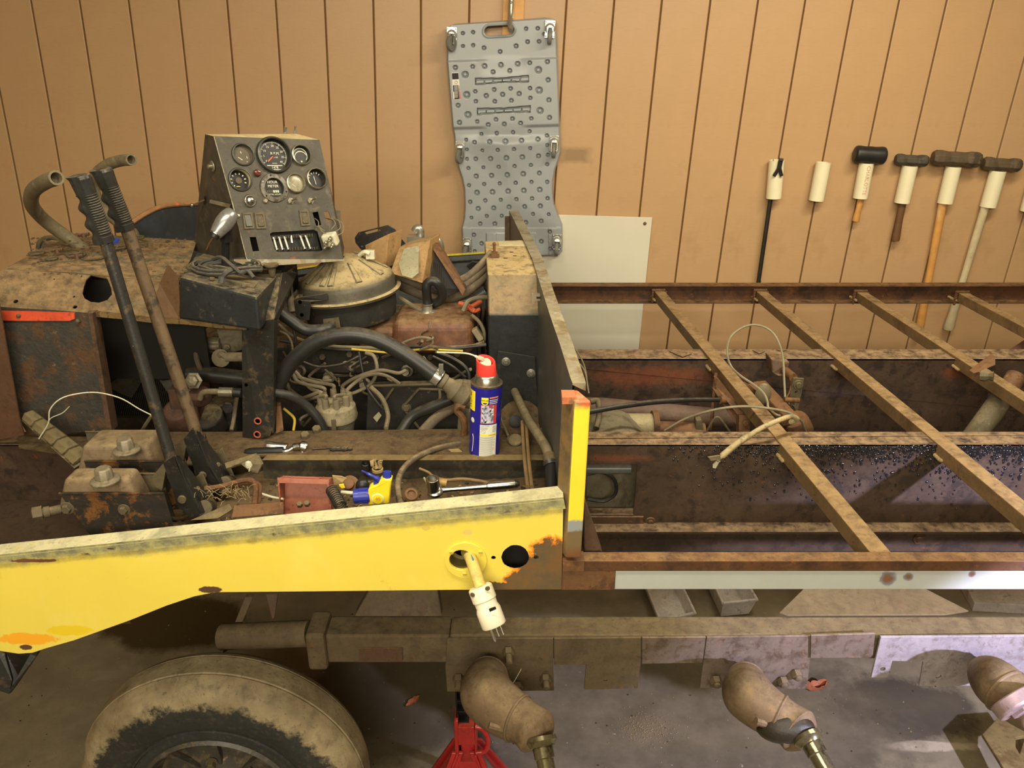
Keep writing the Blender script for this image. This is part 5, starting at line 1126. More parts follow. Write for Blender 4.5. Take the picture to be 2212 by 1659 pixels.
mcyl(222, 1040, 1.338, .135, .062, 228, 1040, 'nearer master cylinder under its filler cap'); mcyl(270, 975, 1.49, .145, .095, 274, 975, 'farther master cylinder under its filler cap')
q = MB(); a, b = P(132, 1100, 1.30), P(92, 1108, 1.285); q.cyl(a, b, .009, 12); q.lathe([(.014, 0), (.014, .016), (.010, .018)], b, b-a, 6, sm=False); q.lathe([(.011, -.012), (.011, -.002)], b, b-a, 12); part(q, 'outlet_fitting', m_dustmetal)
# pedal with ribbed pad
pa, pb, pc_, pd = P(72, 886, 1.60), P(46, 908, 1.585), P(160, 1012, 1.47), P(204, 985, 1.50)
q = MB(); pnn = (pb-pa).cross(pd-pa).normalized(); pnn = pnn if pnn.y < 0 else -pnn
q.prism([pa, pb, pc_, pd], -pnn*.006); pd0 = part(q, 'pedal', m_blackmet, 'foot pedal with worn ribbed rubber pad', bevel=.001)
for k in range(5):
    t0, t1 = .03+k*.195, .03+k*.195+.165; q = MB()
    l0, l1 = pb.lerp(pc_, t0), pb.lerp(pc_, t1); r0, r1 = pa.lerp(pd, t0), pa.lerp(pd, t1); l0, l1 = l0.lerp(r0, .12), l1.lerp(r1, .12)
    mid0, mid1 = l0.lerp(r0, .5)+pnn*.009, l1.lerp(r1, .5)+pnn*.006
    vs = [l0, mid0, r0, l1, mid1, r1]; e = pnn*.010
    q.add(vs+[v_+e for v_ in vs], [(0, 1, 4, 3), (1, 2, 5, 4), (6, 9, 10, 7), (7, 10, 11, 8), (0, 3, 9, 6), (2, 8, 11, 5), (0, 6, 7, 1), (1, 7, 8, 2), (3, 4, 10, 9), (4, 5, 11, 10)])
    q.build('rubber_rib', worn('pedal_rubber', C(104, 92, 62), [(C(74, 68, 50), 12, .5, .12)], .8, bump=.3), pd0, bevel=.002)
q = MB(); q.tube(spl(PP([(84, 948, 1.50), (104, 915, 1.50), (108, 885, 1.50), (130, 862, 1.51), (165, 851, 1.53), (210, 848, 1.55), (260, 860, 1.56), (300, 883, 1.57), (328, 897, 1.58)]), 6), .0013, 5); q.tube(spl(PP([(150, 878, 1.50), (135, 892, 1.50), (112, 902, 1.50), (104, 912, 1.50)]), 5), .001, 5)
part(q, 'thin_wire', m_plast)
q = MB(); q.tube(PP([(328, 897, 1.58), (316, 915, 1.6), (306, 932, 1.62)]), .004, 6); part(q, 'loose_wire', m_wire)

# ================================================================ engine bay
q = MB(); q.box((P(200, 900, 1.9).x, 1.74, CZ-1.30), (.06, 2.62, CZ-1.29)); part(q, 'belly_pan', m_dirtdark)
q = MB(); q.box((P(120, 900, 2.6).x, 2.50, CZ-1.3), (.0, 2.51, CZ-.80)); part(q, 'bay_back_wall', m_engine)
# radiator with fins
q = MB(); r0, r1 = P(205, 900, 2.02), P(345, 900, 1.98); q.box((r0.x-.05, 2.06, CZ-.98), (r1.x+.02, 2.10, CZ-.56)); rd = part(q, 'radiator', m_black, 'dark finned radiator core')
q = MB()
for i in range(46): x = r0.x-.03+i*(r1.x-r0.x+.04)/46; q.box((x, 2.052, CZ-.97), (x+.0018, 2.062, CZ-.57))
q.build('fin', worn('fins', C(58, 56, 48), rough=.6, bump=.1), rd, kind='stuff')
# fan
fc = P(325, 775, 1.93); fa = empty('w', fc, None, None); fa.name = 'cooling_fan'; WO['cooling_fan'] = fc; fa.parent = veh; fa.location = fc-WO['tracked_vehicle']
m_fan = worn('fan_blade', C(96, 94, 84), [(C(66, 62, 54), 9, .5, .14)], .5, .3, bump=.15)
for u, v, u2, v2, wd_ in ((282, 812, 262, 842, .055), (372, 720, 395, 690, .06), (300, 720, 290, 690, .05), (372, 800, 392, 850, .05)):
    q = MB(); a, b = fc, P(u2, v2, 1.95); d = (b-a); sdv = d.cross(V((0, 1, 0))).normalized(); n_ = 8; vs = []
    for i in range(n_+1):
        t = i/n_; wd2 = wd_*(.5+.7*t)/2; c = a+d*(.25+.85*t)
        for s_ in (-1, 0, 1): vs.append(c+sdv*wd2*s_+V((0, .014*s_, 0))+V((0, .006*(s_*s_), 0)))
    q.add(vs, [(i*3+k, i*3+k+1, i*3+k+4, i*3+k+3) for i in range(n_) for k in range(2)], 0, True); q.build('blade', m_fan, fa, fixn=False)
q = MB(); q.lathe([(.03, 0), (.03, .03), (.05, .032), (.05, .05), (.02, .055)], fc, (.9, -.4, 0), 20); q.build('pulley', m_engine, fa)
# engine block, head and accessories
q = MB(); e0, e1 = P(400, 760, 1.98), P(1040, 760, 1.98); q.box((e0.x, 1.98, CZ-1.22), (e1.x, 2.34, CZ-.735)); q.box((e0.x+.28, 1.95, CZ-.80), (e1.x-.01, 2.30, CZ-.715)); en = part(q, 'engine_block', m_engine, 'grimy dark engine block', bevel=.006)
q = MB(); zz = CZ-.70
for i in range(7):
    c = P(640+i*58, 765+(i % 2)*6, 1.95); q.hexbolt(c, (0, -1, .3), .009, .012)
q.build('bolt', m_dustmetal, en)
for i, u in enumerate((650, 712, 790, 880, 955, 1000)):
    q = MB(); c = P(u, 800+(i % 3)*14, 1.94); q.lathe([(.016, 0), (.016, .01), (.010, .012), (.007, .03), (.011, .032), (.009, .042)], c, (0, -1, .25), 12); q.build('spark_plug', m_alu, en)
# cast side cover with ribbed relief
q = MB(); s0 = P(800, 832, 1.80)
q.prism([P(u, v, 1.80) for u, v in ((795, 832), (1020, 826), (1035, 860), (1035, 935), (790, 935))], (0, .02, 0)); sc_ = part(q, 'side_cover', worn('cover_black', C(44, 42, 38), [(C(96, 86, 62), 22, .62, .06)], .55, .2, bump=.3, dust=.4), 'black cast side cover', bevel=.002)
for l in (((798, 834), (1018, 828)), ((905, 840), (870, 880)), ((870, 880), (905, 925)), ((905, 840), (960, 842)), ((960, 842), (985, 870)), ((850, 838), (822, 880))):
    q = MB(); q.tube([P(*l[0], 1.797), P(*l[1], 1.797)], .0035, 6); q.build('raised_rib', m_dustmetal, sc_)
q = MB(); q.hexbolt(P(878, 880, 1.80), (0, -1, 0), .009, .008, wash=.012); q.build('bolt', m_dustmetal, sc_)
q = MB(); q.prism([P(u, v, 1.79) for u, v in ((806, 902), (818, 890), (824, 898), (814, 912))], (0, .002, 0)); part(q, 'paper_scrap', m_patch)
# battery of clutter behind the front grille area
q = MB(); q.tube(spl(PP([(407, 808, 1.80), (440, 808, 1.80), (480, 812, 1.80), (530, 818, 1.80)]), 5), 17*S(450, 800, 1.8), 16); part(q, 'lower_hose', m_hose)
q = MB(); c = P(420, 822, 1.74); q.lathe([(.020, 0), (.021, .006), (.015, .008), (.013, .016), (.006, .018)], c, (0, -.9, .3), 6, sm=False); part(q, 'drain_plug', m_alu)
q = MB(); q.lathe([(.05, 0), (.055, .02), (.045, .06), (.03, .08)], P(405, 915, 1.85), (0, -.6, .8), 20); q.lathe([(.022, 0), (.026, .012), (.026, .03), (.016, .034)], P(436, 868, 1.76), (0, -.3, 1), 14); q.box((P(372, 860, 1.82).x, 1.80, CZ-.90), (P(430, 860, 1.82).x, 1.90, CZ-.78)); part(q, 'water_pump', worn('rusty_casting', C(82, 56, 42), [(C(58, 46, 38), 9, .5, .12)], .7, bump=.5), bevel=.004)
q = MB(); q.tube(spl(PP([(432, 862, 1.73), (440, 848, 1.73), (470, 846, 1.73), (516, 848, 1.73)]), 6), .0075, 10); q.cyl(P(474, 847, 1.728), P(504, 848, 1.728), .012, 14, 1); q.cyl(P(506, 848, 1.728), P(522, 849, 1.728), .011, 14, 2); part(q, 'pressure_line', [m_hosetan, m_bezl, m_rubber])
q = MB(); q.lathe([(.02, 0), (.022, .004), (.014, .008)], P(478, 773, 1.78), (0, -1, .2), 18); q.tube(PP([(488, 771, 1.77), (525, 771, 1.77)]), .0115, 12); q.tube(spl(PP([(474, 768, 1.77), (478, 764, 1.765), (488, 771, 1.765)]), 4), .007, 8); part(q, 'vacuum_elbow', m_dist)
q = MB(); q.prism([P(u, v, 1.84) for u, v in ((468, 712), (524, 716), (522, 756), (500, 762), (480, 756))], (0, .03, 0)); q.hexbolt(P(492, 748, 1.84), (0, -1, 0), .009, .01); q.cyl(P(418, 738, 1.84), P(476, 742, 1.84), .015, 14); q.cyl(P(432, 748, 1.83), P(476, 748, 1.83), .010, 12); part(q, 'thermostat_housing', m_alu, bevel=.003)
q = MB(); q.prism([P(u, v, 1.90) for u, v in ((362, 704), (384, 712), (398, 730), (400, 752), (392, 772), (364, 768), (366, 735))], (0, .02, 0)); part(q, 'generator_bracket', worn('grey_galv', C(120, 122, 112), [(C(92, 92, 84), 6, .5, .12)], .45, .5, bump=.1), bevel=.002)
for l, r in (([(424, 740, 1.82), (424, 770, 1.80), (430, 790, 1.79), (438, 805, 1.8)], .0065), ([(512, 855, 1.76), (508, 880, 1.76), (505, 905, 1.75), (500, 930, 1.72)], .005), ([(400, 745, 1.86), (440, 758, 1.86), (470, 762, 1.86)], .003)):
    q = MB(); q.tube(spl(PP(l), 6), r, 8); part(q, 'hose', m_hosebrown)
q = MB(); q.lathe([(.045, 0), (.045, .05), (.03, .06)], P(455, 925, 1.85), (0, -.4, .9), 16); q.box((P(440, 905, 1.9).x, 1.86, CZ-.95), (P(520, 905, 1.9).x, 1.98, CZ-.85)); q.lathe([(.018, 0), (.016, .012)], P(495, 880, 1.85), (0, -1, .2), 6); part(q, 'accessory_casting', m_engine, bevel=.003)

# ---- rocker cover
q = MB(); z0, z1 = CZ-.715, CZ-.628; a, b = P(842, 700, 1.875), P(1026, 700, 1.875)
q.hexa([(a.x, 1.865, z0), (b.x, 1.865, z0), (b.x, 2.06, z0), (a.x, 2.06, z0), (a.x+.004, 1.875, z1), (b.x-.004, 1.875, z1), (b.x-.004, 2.05, z1), (a.x+.004, 2.05, z1)])
rc = part(q, 'rocker_cover', m_cover, 'rounded rusty brown rocker cover', bevel=.024, seg=5)
q = MB(); q.box((a.x-.09, 1.90, z0), (a.x+.03, 2.04, CZ-.655)); part(q, 'rocker_cover_step', m_cover, bevel=.02, seg=4)
c = PZ(924, 672, z1); q = MB(); q.lathe([(.021, 0), (.020, .002), (.013, .003), (.0125, .020)], c, (0, 0, 1), 22); q.build('breather_neck', m_galv, rc)
q = MB(); q.tube(spl([c+V((0, 0, .016)), c+V((0, 0, .035)), P(921, 625, 1.95), P(924, 612, 1.95), P(934, 607, 1.95), P(946, 613, 1.95), P(955, 630, 1.96), P(952, 648, 1.97), P(938, 655, 1.98), P(925, 655, 2.0)], 7), .0118, 14); part(q, 'breather_hose', m_hose, 'black hose looped over the rocker cover')
q = MB(); q.tube([c+V((cos(t/12*2*pi)*.0135, sin(t/12*2*pi)*.0135, .018)) for t in range(13)], .0015, 6); part(q, 'hose_clip', m_dustmetal)
q = MB(); q.box((P(815, 720, 1.90).x, 1.895, CZ-.70), (P(840, 720, 1.9).x, 1.90, CZ-.675)); part(q, 'blue_tag', worn('bluetag', C(52, 66, 110), rough=.5, bump=0))

# ---- air cleaner
ac = P(751, 624, 1.97); ct = radians(5); az = V((-sin(ct), -.02, cos(ct))); sA = S(751, 624, 1.97)
at = empty('v', ac, None, None); at.name = 'air_cleaner'; WO['air_cleaner'] = ac; at.parent = veh; at.location = ac-WO['tracked_vehicle']; at['label'] = 'round oil bath air cleaner with dust covered conical lid'
q = MB(); R0 = 101*sA
q.lathe([(R0*.86, -.078), (R0*.95, -.072), (R0*.985, -.05), (R0, -.006)], ac, az, 48); q.build('bowl', worn('bowl_black', C(44, 44, 40), [(C(96, 82, 56), 7, .6, .1)], .5, .1, bump=.25), at)
q = MB(); R1 = 115*sA; pr = [(R0*.98, -.010), (R1*.99, -.008), (R1, -.002), (R1*.93, .001), (R1*.915, .006), (R1*.915, .022), (R1*.87, .034), (R1*.78, .041), (R1*.33, .080), (R1*.28, .083), (0, .083)]
q.lathe(pr, ac, az, 56); ld = q.build('lid', m_filter, at, 'conical lid thick with tan dust')
X, Y, Z = frame(az, (1, 0, 0))
for a in (-60, -98, -20, 15, 200, 250, -140):
    t = radians(a); q = MB(); d = X*cos(t)+Y*sin(t); s_ = X*-sin(t)+Y*cos(t)
    p0, p1 = ac+d*R1*.36+Z*.078, ac+d*R1*.80+Z*.0405
    q.hexa([p0-s_*.005, p1-s_*.009, p1+s_*.009, p0+s_*.005, p0-s_*.003+Z*.003, p1-s_*.005+Z*.003, p1+s_*.005+Z*.003, p0+s_*.003+Z*.003]); q.build('pressed_rib', m_filter, at, bevel=.0012)
q = MB(); q.box(ac+Z*.083+V((-.016, -.006, 0)), ac+Z*.083+V((.006, .004, .003))); q.build('lid_clip', m_dustmetal, at)
q = MB(); q.prism([P(650, 642, 1.845), P(706, 634, 1.84), P(708, 648, 1.838), P(672, 652, 1.84), P(668, 692, 1.84), P(640, 690, 1.845), P(634, 648, 1.85)], (0, .003, 0)); q.prism([P(634, 648, 1.85), P(644, 636, 1.87), P(654, 637, 1.86), P(650, 650, 1.845)], (0, .003, 0)); br_ = q.build('clamp_bracket', m_blackmet, at, bevel=.001)
for u, v in ((648, 652), (652, 680)):
    q = MB(); q.lathe([(.0045, .001), (0, .001)], P(u, v, 1.842), (0, -1, 0), 10); q.build('bracket_hole', m_black, at, fixn=False)
q = MB(); q.prism([P(698, 690, 1.85), P(732, 686, 1.848), P(736, 712, 1.845), P(700, 715, 1.85)], (0, .003, 0)); q.obox(P(715, 700, 1.845), (.02, .01, .012)); q.build('nameplate_bracket', m_dustmetal, at)
# ---- distributor
dc = P(727, 900, 1.765); dt = empty('u', dc, None, None); dt.name = 'distributor'; WO['distributor'] = dc; dt.parent = veh; dt.location = dc-WO['tracked_vehicle']; dt['label'] = 'dusty grey distributor with ring of lead towers'
q = MB(); q.lathe([(.036, -.06), (.040, -.03), (.046, -.004), (.048, 0)], dc, (0, 0, 1), 28); q.build('distributor_body', m_alu, dt)
q = MB(); q.lathe([(.050, -.004), (.052, .004), (.050, .012), (.048, .030), (.040, .038), (.0, .040)], dc, (0, 0, 1), 30); q.build('distributor_cap', m_dist, dt, bevel=.001)
q = MB(); q.obox(dc+V((.004, -.052, -.006)), (.010, .004, .044)); q.build('spring_clip', m_dustmetal, dt)
towers = []
for a in range(8):
    t = a*pi/4+.3; o = dc+V((cos(t)*.034, sin(t)*.034, .034)); towers.append(o); q = MB(); q.lathe([(.009, 0), (.0085, .020), (.0075, .026)], o, (0, 0, 1), 10); q.build('lead_boot', m_wire, dt)
LE = [[(655, 878), (640, 862), (620, 828), (605, 800)], [(668, 842), (645, 825), (630, 800)], [(700, 830), (680, 825), (640, 812), (612, 790)], [(720, 858), (760, 850), (800, 830), (814, 800), (808, 770), (790, 762)],
      [(740, 845), (770, 815), (820, 800), (860, 806), (876, 800)], [(765, 850), (790, 812), (830, 810), (870, 835), (900, 870), (930, 878)], [(690, 865), (660, 862), (630, 845), (600, 812)], [(700, 850), (670, 838), (640, 805), (615, 780)]]
order = [4, 3, 2, 6, 1, 0, 5, 4]
for k, l in enumerate(LE):
    o = towers[order[k]]; q = MB(); pts = [o+V((0, 0, .024)), o+V((0, 0, .036))]+PP([(u, v, 1.79+.01*i) for i, (u, v) in enumerate(l[1:] if True else l)])
    q.tube(spl(pts, 7), .0046, 8); part(q, 'spark_lead', m_wire)
# ---- big black air hose, clamp and rubber coupling
q = MB(); q.tube(spl(PP([(596, 842, 1.70), (610, 812, 1.70), (640, 772, 1.70), (685, 738, 1.70), (740, 724, 1.70), (790, 727, 1.70), (838, 744, 1.70), (890, 775, 1.69), (945, 815, 1.68)]), 8), 17.5*S(740, 724, 1.70), 20); part(q, 'air_hose', m_hose, 'thick black hose arching over the engine')
q = MB(); a, b = P(937, 809, 1.68), P(956, 822, 1.678); q.lathe([(.0205, 0), (.0205, (b-a).length*.7)], a, b-a, 24); q.obox(P(953, 797, 1.665), (.010, .010, .022), x=(1, 0, -.5)); part(q, 'hose_clamp', m_zinc, 'shiny worm drive hose clamp')
q = MB(); a, b = P(952, 820, 1.68), P(1022, 868, 1.68); L_ = (b-a).length; q.lathe([(.016, 0), (.0185, .004), (.0185, .010), (.016, .012), (.018, L_*.3), (.027, L_*.4), (.028, L_*.46), (.026, L_*.5), (.027, L_*.72), (.029, L_*.76), (.027, L_*.82), (.022, L_*.86), (.020, L_)], a, b-a, 22); q.tube(spl(PP([(985, 846, 1.70), (1010, 838, 1.72), (1025, 845, 1.74), (1030, 870, 1.74), (1010, 892, 1.72), (1005, 935, 1.70)]), 6), .020, 12); part(q, 'rubber_coupling', m_hosetan)
q = MB(); q.tube(spl(PP([(1004, 880, 1.66), (992, 876, 1.66), (986, 886, 1.66), (996, 898, 1.66), (1003, 915, 1.66), (1002, 940, 1.665)]), 6), .008, 8); part(q, 'pipe_hook', m_rustbrown)
# ---- assorted hoses and wires
H_ = [(m_hose, 13, [(600, 672, 1.80), (625, 690, 1.80), (660, 712, 1.80), (700, 712, 1.80), (716, 706, 1.82)]), (m_hose, 10, [(590, 848, 1.68), (625, 855, 1.69), (660, 875, 1.70), (688, 905, 1.70), (700, 930, 1.70)]),
 (m_hosetan, 9, [(622, 600, 1.88), (626, 640, 1.88), (632, 675, 1.86)]), (m_hose, 12, [(975, 862, 1.72), (930, 880, 1.72), (890, 900, 1.72), (865, 935, 1.70)]), (m_hosebrown, 12, [(1000, 872, 1.73), (970, 885, 1.73), (940, 905, 1.72), (912, 935, 1.70)]),
 (m_hosetan, 5, [(800, 835, 1.76), (825, 860, 1.76), (838, 895, 1.75), (834, 925, 1.70)]), (m_wire, 3.5, [(600, 700, 1.85), (640, 730, 1.86), (700, 745, 1.85), (760, 750, 1.86), (900, 752, 1.86), (1010, 748, 1.86), (1045, 738, 1.88)]),
 (m_wireblk, 4, [(605, 735, 1.86), (700, 752, 1.86), (800, 756, 1.86), (900, 748, 1.85), (980, 752, 1.85), (1050, 745, 1.86)]), (m_wireblk, 3, [(606, 640, 1.84), (620, 680, 1.82), (636, 720, 1.8), (640, 760, 1.8)]),
 (m_wire, 2.5, [(604, 715, 1.8), (622, 725, 1.8), (632, 750, 1.8), (628, 785, 1.8)]), (m_wireblk, 2.5, [(650, 780, 1.78), (690, 792, 1.78), (740, 786, 1.78), (775, 770, 1.8)]), (m_wire, 3, [(860, 745, 1.84), (900, 730, 1.84), (930, 732, 1.83), (932, 745, 1.83), (905, 757, 1.84)]),
 (m_wireblk, 4, [(940, 760, 1.8), (980, 775, 1.8), (1010, 800, 1.79), (1015, 840, 1.78)]), (m_wireblk, 3, [(935, 770, 1.79), (975, 790, 1.78), (1005, 815, 1.78)]), (m_wire, 3, [(948, 835, 1.72), (950, 860, 1.72), (940, 885, 1.72)]),
 (worn('yellow_wire', C(190, 164, 50), rough=.5, bump=0), 2.5, [(760, 754, 1.85), (850, 762, 1.84), (910, 755, 1.84), (1000, 758, 1.84)]), (worn('yellow_wire2', C(190, 164, 50), rough=.5, bump=0), 3, [(612, 882, 1.72), (622, 890, 1.72), (636, 905, 1.72), (634, 930, 1.71)]),
 (m_wireblk, 3, [(775, 760, 1.84), (790, 830, 1.8), (815, 870, 1.78), (836, 892, 1.78)]), (m_wire, 2, [(915, 770, 1.83), (930, 790, 1.8), (940, 800, 1.8)]),
 (m_orange, 5, [(992, 655, 1.98), (1010, 660, 1.97), (1026, 672, 1.96)]), (m_orange, 5, [(1000, 668, 1.97), (1018, 662, 1.97), (1040, 650, 1.98)]), (m_orange, 4, [(1004, 655, 1.96), (1022, 672, 1.96), (1036, 668, 1.97)]), (m_wire, 5, [(1000, 672, 1.92), (1010, 652, 1.93), (1030, 644, 1.95), (1056, 642, 1.97)]),
 (m_hosetan, 5, [(862, 642, 2.0), (890, 660, 1.98), (912, 672, 1.96)]), (m_wire, 4, [(1018, 680, 1.9), (1035, 695, 1.9), (1045, 715, 1.9), (1046, 735, 1.9)])]
for m_, px2, l in H_:
    q = MB(); c = l[len(l)//2]; q.tube(spl(PP(l), 7), px2*S(*c), 8 if px2 < 6 else 14); part(q, 'wire' if px2 < 6 else 'hose', m_)
q = MB(); a, b = P(1030, 706, 1.88), P(1046, 730, 1.88); q.beam(a, b, .022, .016); part(q, 'wire_connector', m_dist, bevel=.003)
q = MB(); random.seed(21)
for i in range(26):
    u = random.uniform(600, 1040); v = random.uniform(742, 925); pts = [(u, v, 1.88)]
    for k in range(4): u += random.uniform(-38, 38); v += random.uniform(-24, 30); pts.append((min(1044, max(598, u)), min(935, v), 1.88+random.uniform(-.06, .03)))
    q.tube(spl(PP(pts), 5), random.uniform(.0018, .0045), 6, mi=i % 3)
part(q, 'wiring_tangle', [m_wireblk, m_hosebrown, m_wire], 'tangle of dusty thin wires', kind='stuff')
# brown twin hoses towards the heater box
for o, r in ((0, 9), (17, 11), (-14, 8)):
    q = MB(); q.tube(spl(PP([(850, 592+o, 2.06), (880, 606+o, 2.05), (920, 622+o, 2.05), (965, 628+o, 2.05), (1005, 614+o, 2.05), (1035, 590+o, 2.06), (1062, 560+o, 2.10)]), 7), r*S(950, 620, 2.05), 14); part(q, 'coolant_hose', m_hosebrown)
q = MB(); q.tube(spl(PP([(990, 652, 2.10), (1020, 645, 2.1), (1050, 628, 2.1)]), 5), .014, 12); part(q, 'coolant_hose', m_blue_grey)
# ---- boxes and duct behind: slotted black bracket, brown ducts
def boxy(fr4, depth, name, mat, label=None, bev=.002):
    q = MB(); p = [P(*x) for x in fr4]; q.prism(p, depth); return part(q, name, mat, label, bevel=bev)
q = MB(); bp0 = P(766, 515, 2.25)
oo = [(766, 514), (774, 502), (838, 486), (852, 494), (868, 517), (880, 530), (850, 540), (780, 540), (768, 525)]
hh = [(788, 502), (818, 494), (822, 498), (792, 506)]
q.plate([(P(u, v, 2.2).x, P(u, v, 2.2).z) for u, v in oo], [[(P(u, v, 2.2).x, P(u, v, 2.2).z) for u, v in hh]], lambda x, y, w: V((x, 2.2+w, y)), .004)
part(q, 'slotted_bracket', m_blackmet, 'black slotted steel bracket', bevel=.001)
boxy([(788, 530, 2.12), (840, 505, 2.12), (832, 580, 2.08), (798, 600, 2.08)], (.03, .06, 0), 'duct_block', m_brownbox)
ph = boxy([(862, 534, 2.06), (930, 517, 2.06), (912, 612, 1.98), (842, 590, 1.98)], (.02, .07, .0), 'filter_housing', m_brownbox, 'brown box with ragged grey patch')
q = MB(); pts = [(872, 538), (900, 532), (908, 536), (905, 560), (906, 590), (890, 602), (868, 596), (862, 570)]
fn_ = (P(930, 517, 2.06)-P(862, 534, 2.06)).cross(P(842, 590, 1.98)-P(862, 534, 2.06)).normalized(); fn_ = fn_ if fn_.y < 0 else -fn_
q.prism([PL(u+random.uniform(-2, 2), v, P(862, 534, 2.06), fn_)+fn_*.0008 for u, v in pts], fn_*.001); q.build('grey_patch', m_patch, ph)
boxy([(934, 520, 2.08), (936, 540, 2.06), (1000, 640, 1.98), (1006, 625, 2.0), (945, 525, 2.1)], (.0, .03, 0), 'vent_panel', m_rustbrown)
boxy([(934, 528, 2.10), (925, 620, 2.02), (965, 640, 2.0), (998, 625, 2.02)], (.0, .03, 0), 'vent_core', m_black)
q = MB()
for i in range(9): q.cyl(P(932+i*4, 560+i*3, 2.06), P(930+i*5, 618+i*2, 2.01), .0012, 5)
part(q, 'vent_fins', m_engine, kind='stuff')
q = MB(); q.tube(spl(PP([(896, 500, 2.3), (900, 494, 2.3), (906, 494, 2.3), (908, 504, 2.3), (907, 522, 2.3)]), 5), .012, 12); q.box((P(880, 520, 2.28).x, 2.27, CZ-.56), (P(912, 520, 2.28).x, 2.31, CZ-.505)); part(q, 'exhaust_elbow', m_galv, bevel=.002)
q = MB(); q.tube(spl(PP([(936, 518, 2.3), (944, 518, 2.3), (950, 530, 2.3), (952, 550, 2.3)]), 5), .012, 12); part(q, 'exhaust_elbow', m_galv)
q = MB(); q.tube(PP([(764, 545, 1.98), (790, 548, 1.98)]), .003, 6, 1); q.obox(P(800, 550, 1.97), (.022, .014, .022), x=(1, 0, -.7)); q.tube(spl(PP([(776, 552, 1.97), (788, 544, 1.96), (798, 548, 1.96)]), 4), .006, 6); part(q, 'white_connector', [m_plast, m_hosetan], 'pale plastic connector on the air cleaner', bevel=.001)
# ---- far side panel: grey inside, yellow edge
q = MB(); ft = [(540, 596), (700, 572), (960, 552), (1048, 546), (1130, 540)]
pts = [P(u, v, 2.78) for u, v in ft]; q.prism(pts+[V((pts[-1].x, 2.78, CZ-.95)), V((pts[0].x, 2.78, CZ-.95))], (0, .004, 0)); fs_ = part(q, 'side_panel', m_blue_grey, 'far side panel, blue grey inside with yellow top edge')
q = MB()
for a, b in zip(pts[:-1], pts[1:]): q.beam(a+V((0, 0, .003)), b+V((0, 0, .003)), .012, .004)
q.build('edge_strip', m_yellowedge, fs_); q = MB()
for a, b in zip(pts[:-1], pts[1:]): q.beam(a+V((0, -.002, -.022)), b+V((0, -.002, -.022)), .010, .004)
q.build('fold_line', m_black, fs_)
q = MB(); pts = [(1008, 575), (1020, 566), (1034, 568), (1048, 564), (1050, 620), (1020, 612), (1022, 592)]; q.prism([P(u, v, 2.6) for u, v in pts], (0, .02, 0)); part(q, 'rubber_flap', m_rubber)

# ---- hose, pipes and plug behind the spray can
q = MB(); q.tube(spl(PP([(1112, 846, 1.80), (1122, 868, 1.72), (1140, 905, 1.64), (1160, 935, 1.56), (1180, 968, 1.48), (1186, 990, 1.44)]), 7), [.010]*8+[.0105]*28, 14); q.v = q.v; part(q, 'drain_pipe', m_hosetan, 'grimy bent pipe beside the bulkhead')
q = MB(); q.tube(PP([(1186, 985, 1.445), (1190, 1002, 1.42)]), .0135, 14); q.tube(PP([(1190, 1004, 1.42), (1190, 1060, 1.36)]), .0118, 14, 1); q.tube(PP([(1188, 998, 1.425), (1190, 1006, 1.418)]), .0148, 14, 2); part(q, 'pipe_fitting', [m_dustmetal, m_rubber, m_bezd])
for o in (0, 9):
    q = MB(); q.tube(spl(PP([(1128+o, 910, 1.66), (1130+o, 950, 1.60), (1134+o, 1000, 1.47), (1140+o, 1052, 1.34)]), 6), .0040, 8); part(q, 'brake_line', worn('tan_line', C(132, 108, 72), rough=.6, bump=.1))
q = MB(); q.tube(spl(PP([(1078, 895, 1.72), (1088, 918, 1.68), (1098, 942, 1.65)]), 6), .0035, 8); q.prism([P(1096, 944, 1.645), P(1104, 942, 1.645), P(1111, 954, 1.64), (P(1110, 972, 1.63)), P(1104, 978, 1.625), P(1096, 972, 1.63), P(1093, 956, 1.64)], (0, .01, -.002)); q.obox(P(1103, 962, 1.632), (.006, .004, .008), mi=0); part(q, 'power_plug', m_hosetan, 'dusty tan two pin plug on a cord', bevel=.001)
q = MB(); q.lathe([(.017, 0), (.015, .002), (.009, .002)], P(1113, 950, 1.62), (0, -.5, .9), 14); part(q, 'washer', m_dustmetal)
# ================================================================ rear drive line between the frame channels
def taper(pts, rs, name, mat, label=None, n=18, **k):
    q = MB(); q.tube(PP(pts) if not isinstance(pts[0], V) else pts, rs, n); return part(q, name, mat, label, **k)
taper([(1180, 880, 2.08), (1300, 884, 2.08), (1580, 905, 2.08)], [.034, .034, .028], 'drive_shaft', worn('shaft_brown', C(98, 78, 64), [(C(120, 92, 66), 8, .55, .12)], .7, bump=.3))
taper([(1180, 922, 1.92), (1290, 922, 1.92), (1330, 920, 1.92), (1410, 922, 1.92)], [.030, .036, .034, .036], 'gearbox_housing', worn('housing_tan', C(150, 138, 104), [(C(112, 98, 72), 9, .52, .1)], .7, bump=.4), 'tan gearbox housing')
taper([(1408, 922, 1.92), (1420, 922, 1.92)], [.044, .044], 'housing_flange', m_rustbrown)
taper([(1420, 930, 1.92), (1520, 934, 1.92)], [.026, .026], 'output_shaft', m_rustbrown)
q = MB(); q.prism([P(u, v, 1.90) for u, v in ((1502, 938, ), (1504, 908), (1516, 906), (1522, 936))], (0, .03, 0)); part(q, 'yoke', m_dustmetal, bevel=.003)
q = MB(); q.tube(spl(PP([(1524, 938, 1.88), (1536, 915, 1.88), (1548, 901, 1.88), (1560, 910, 1.88), (1580, 938, 1.88)]), 5), .003, 6); part(q, 'bent_strap', m_dustmetal)
q = MB(); q.tube(spl(PP([(1276, 868, 1.86), (1290, 866, 1.86), (1294, 880, 1.84), (1294, 900, 1.83), (1288, 925, 1.80)]), 6), .008, 10); part(q, 'shift_rod', m_dustmetal)
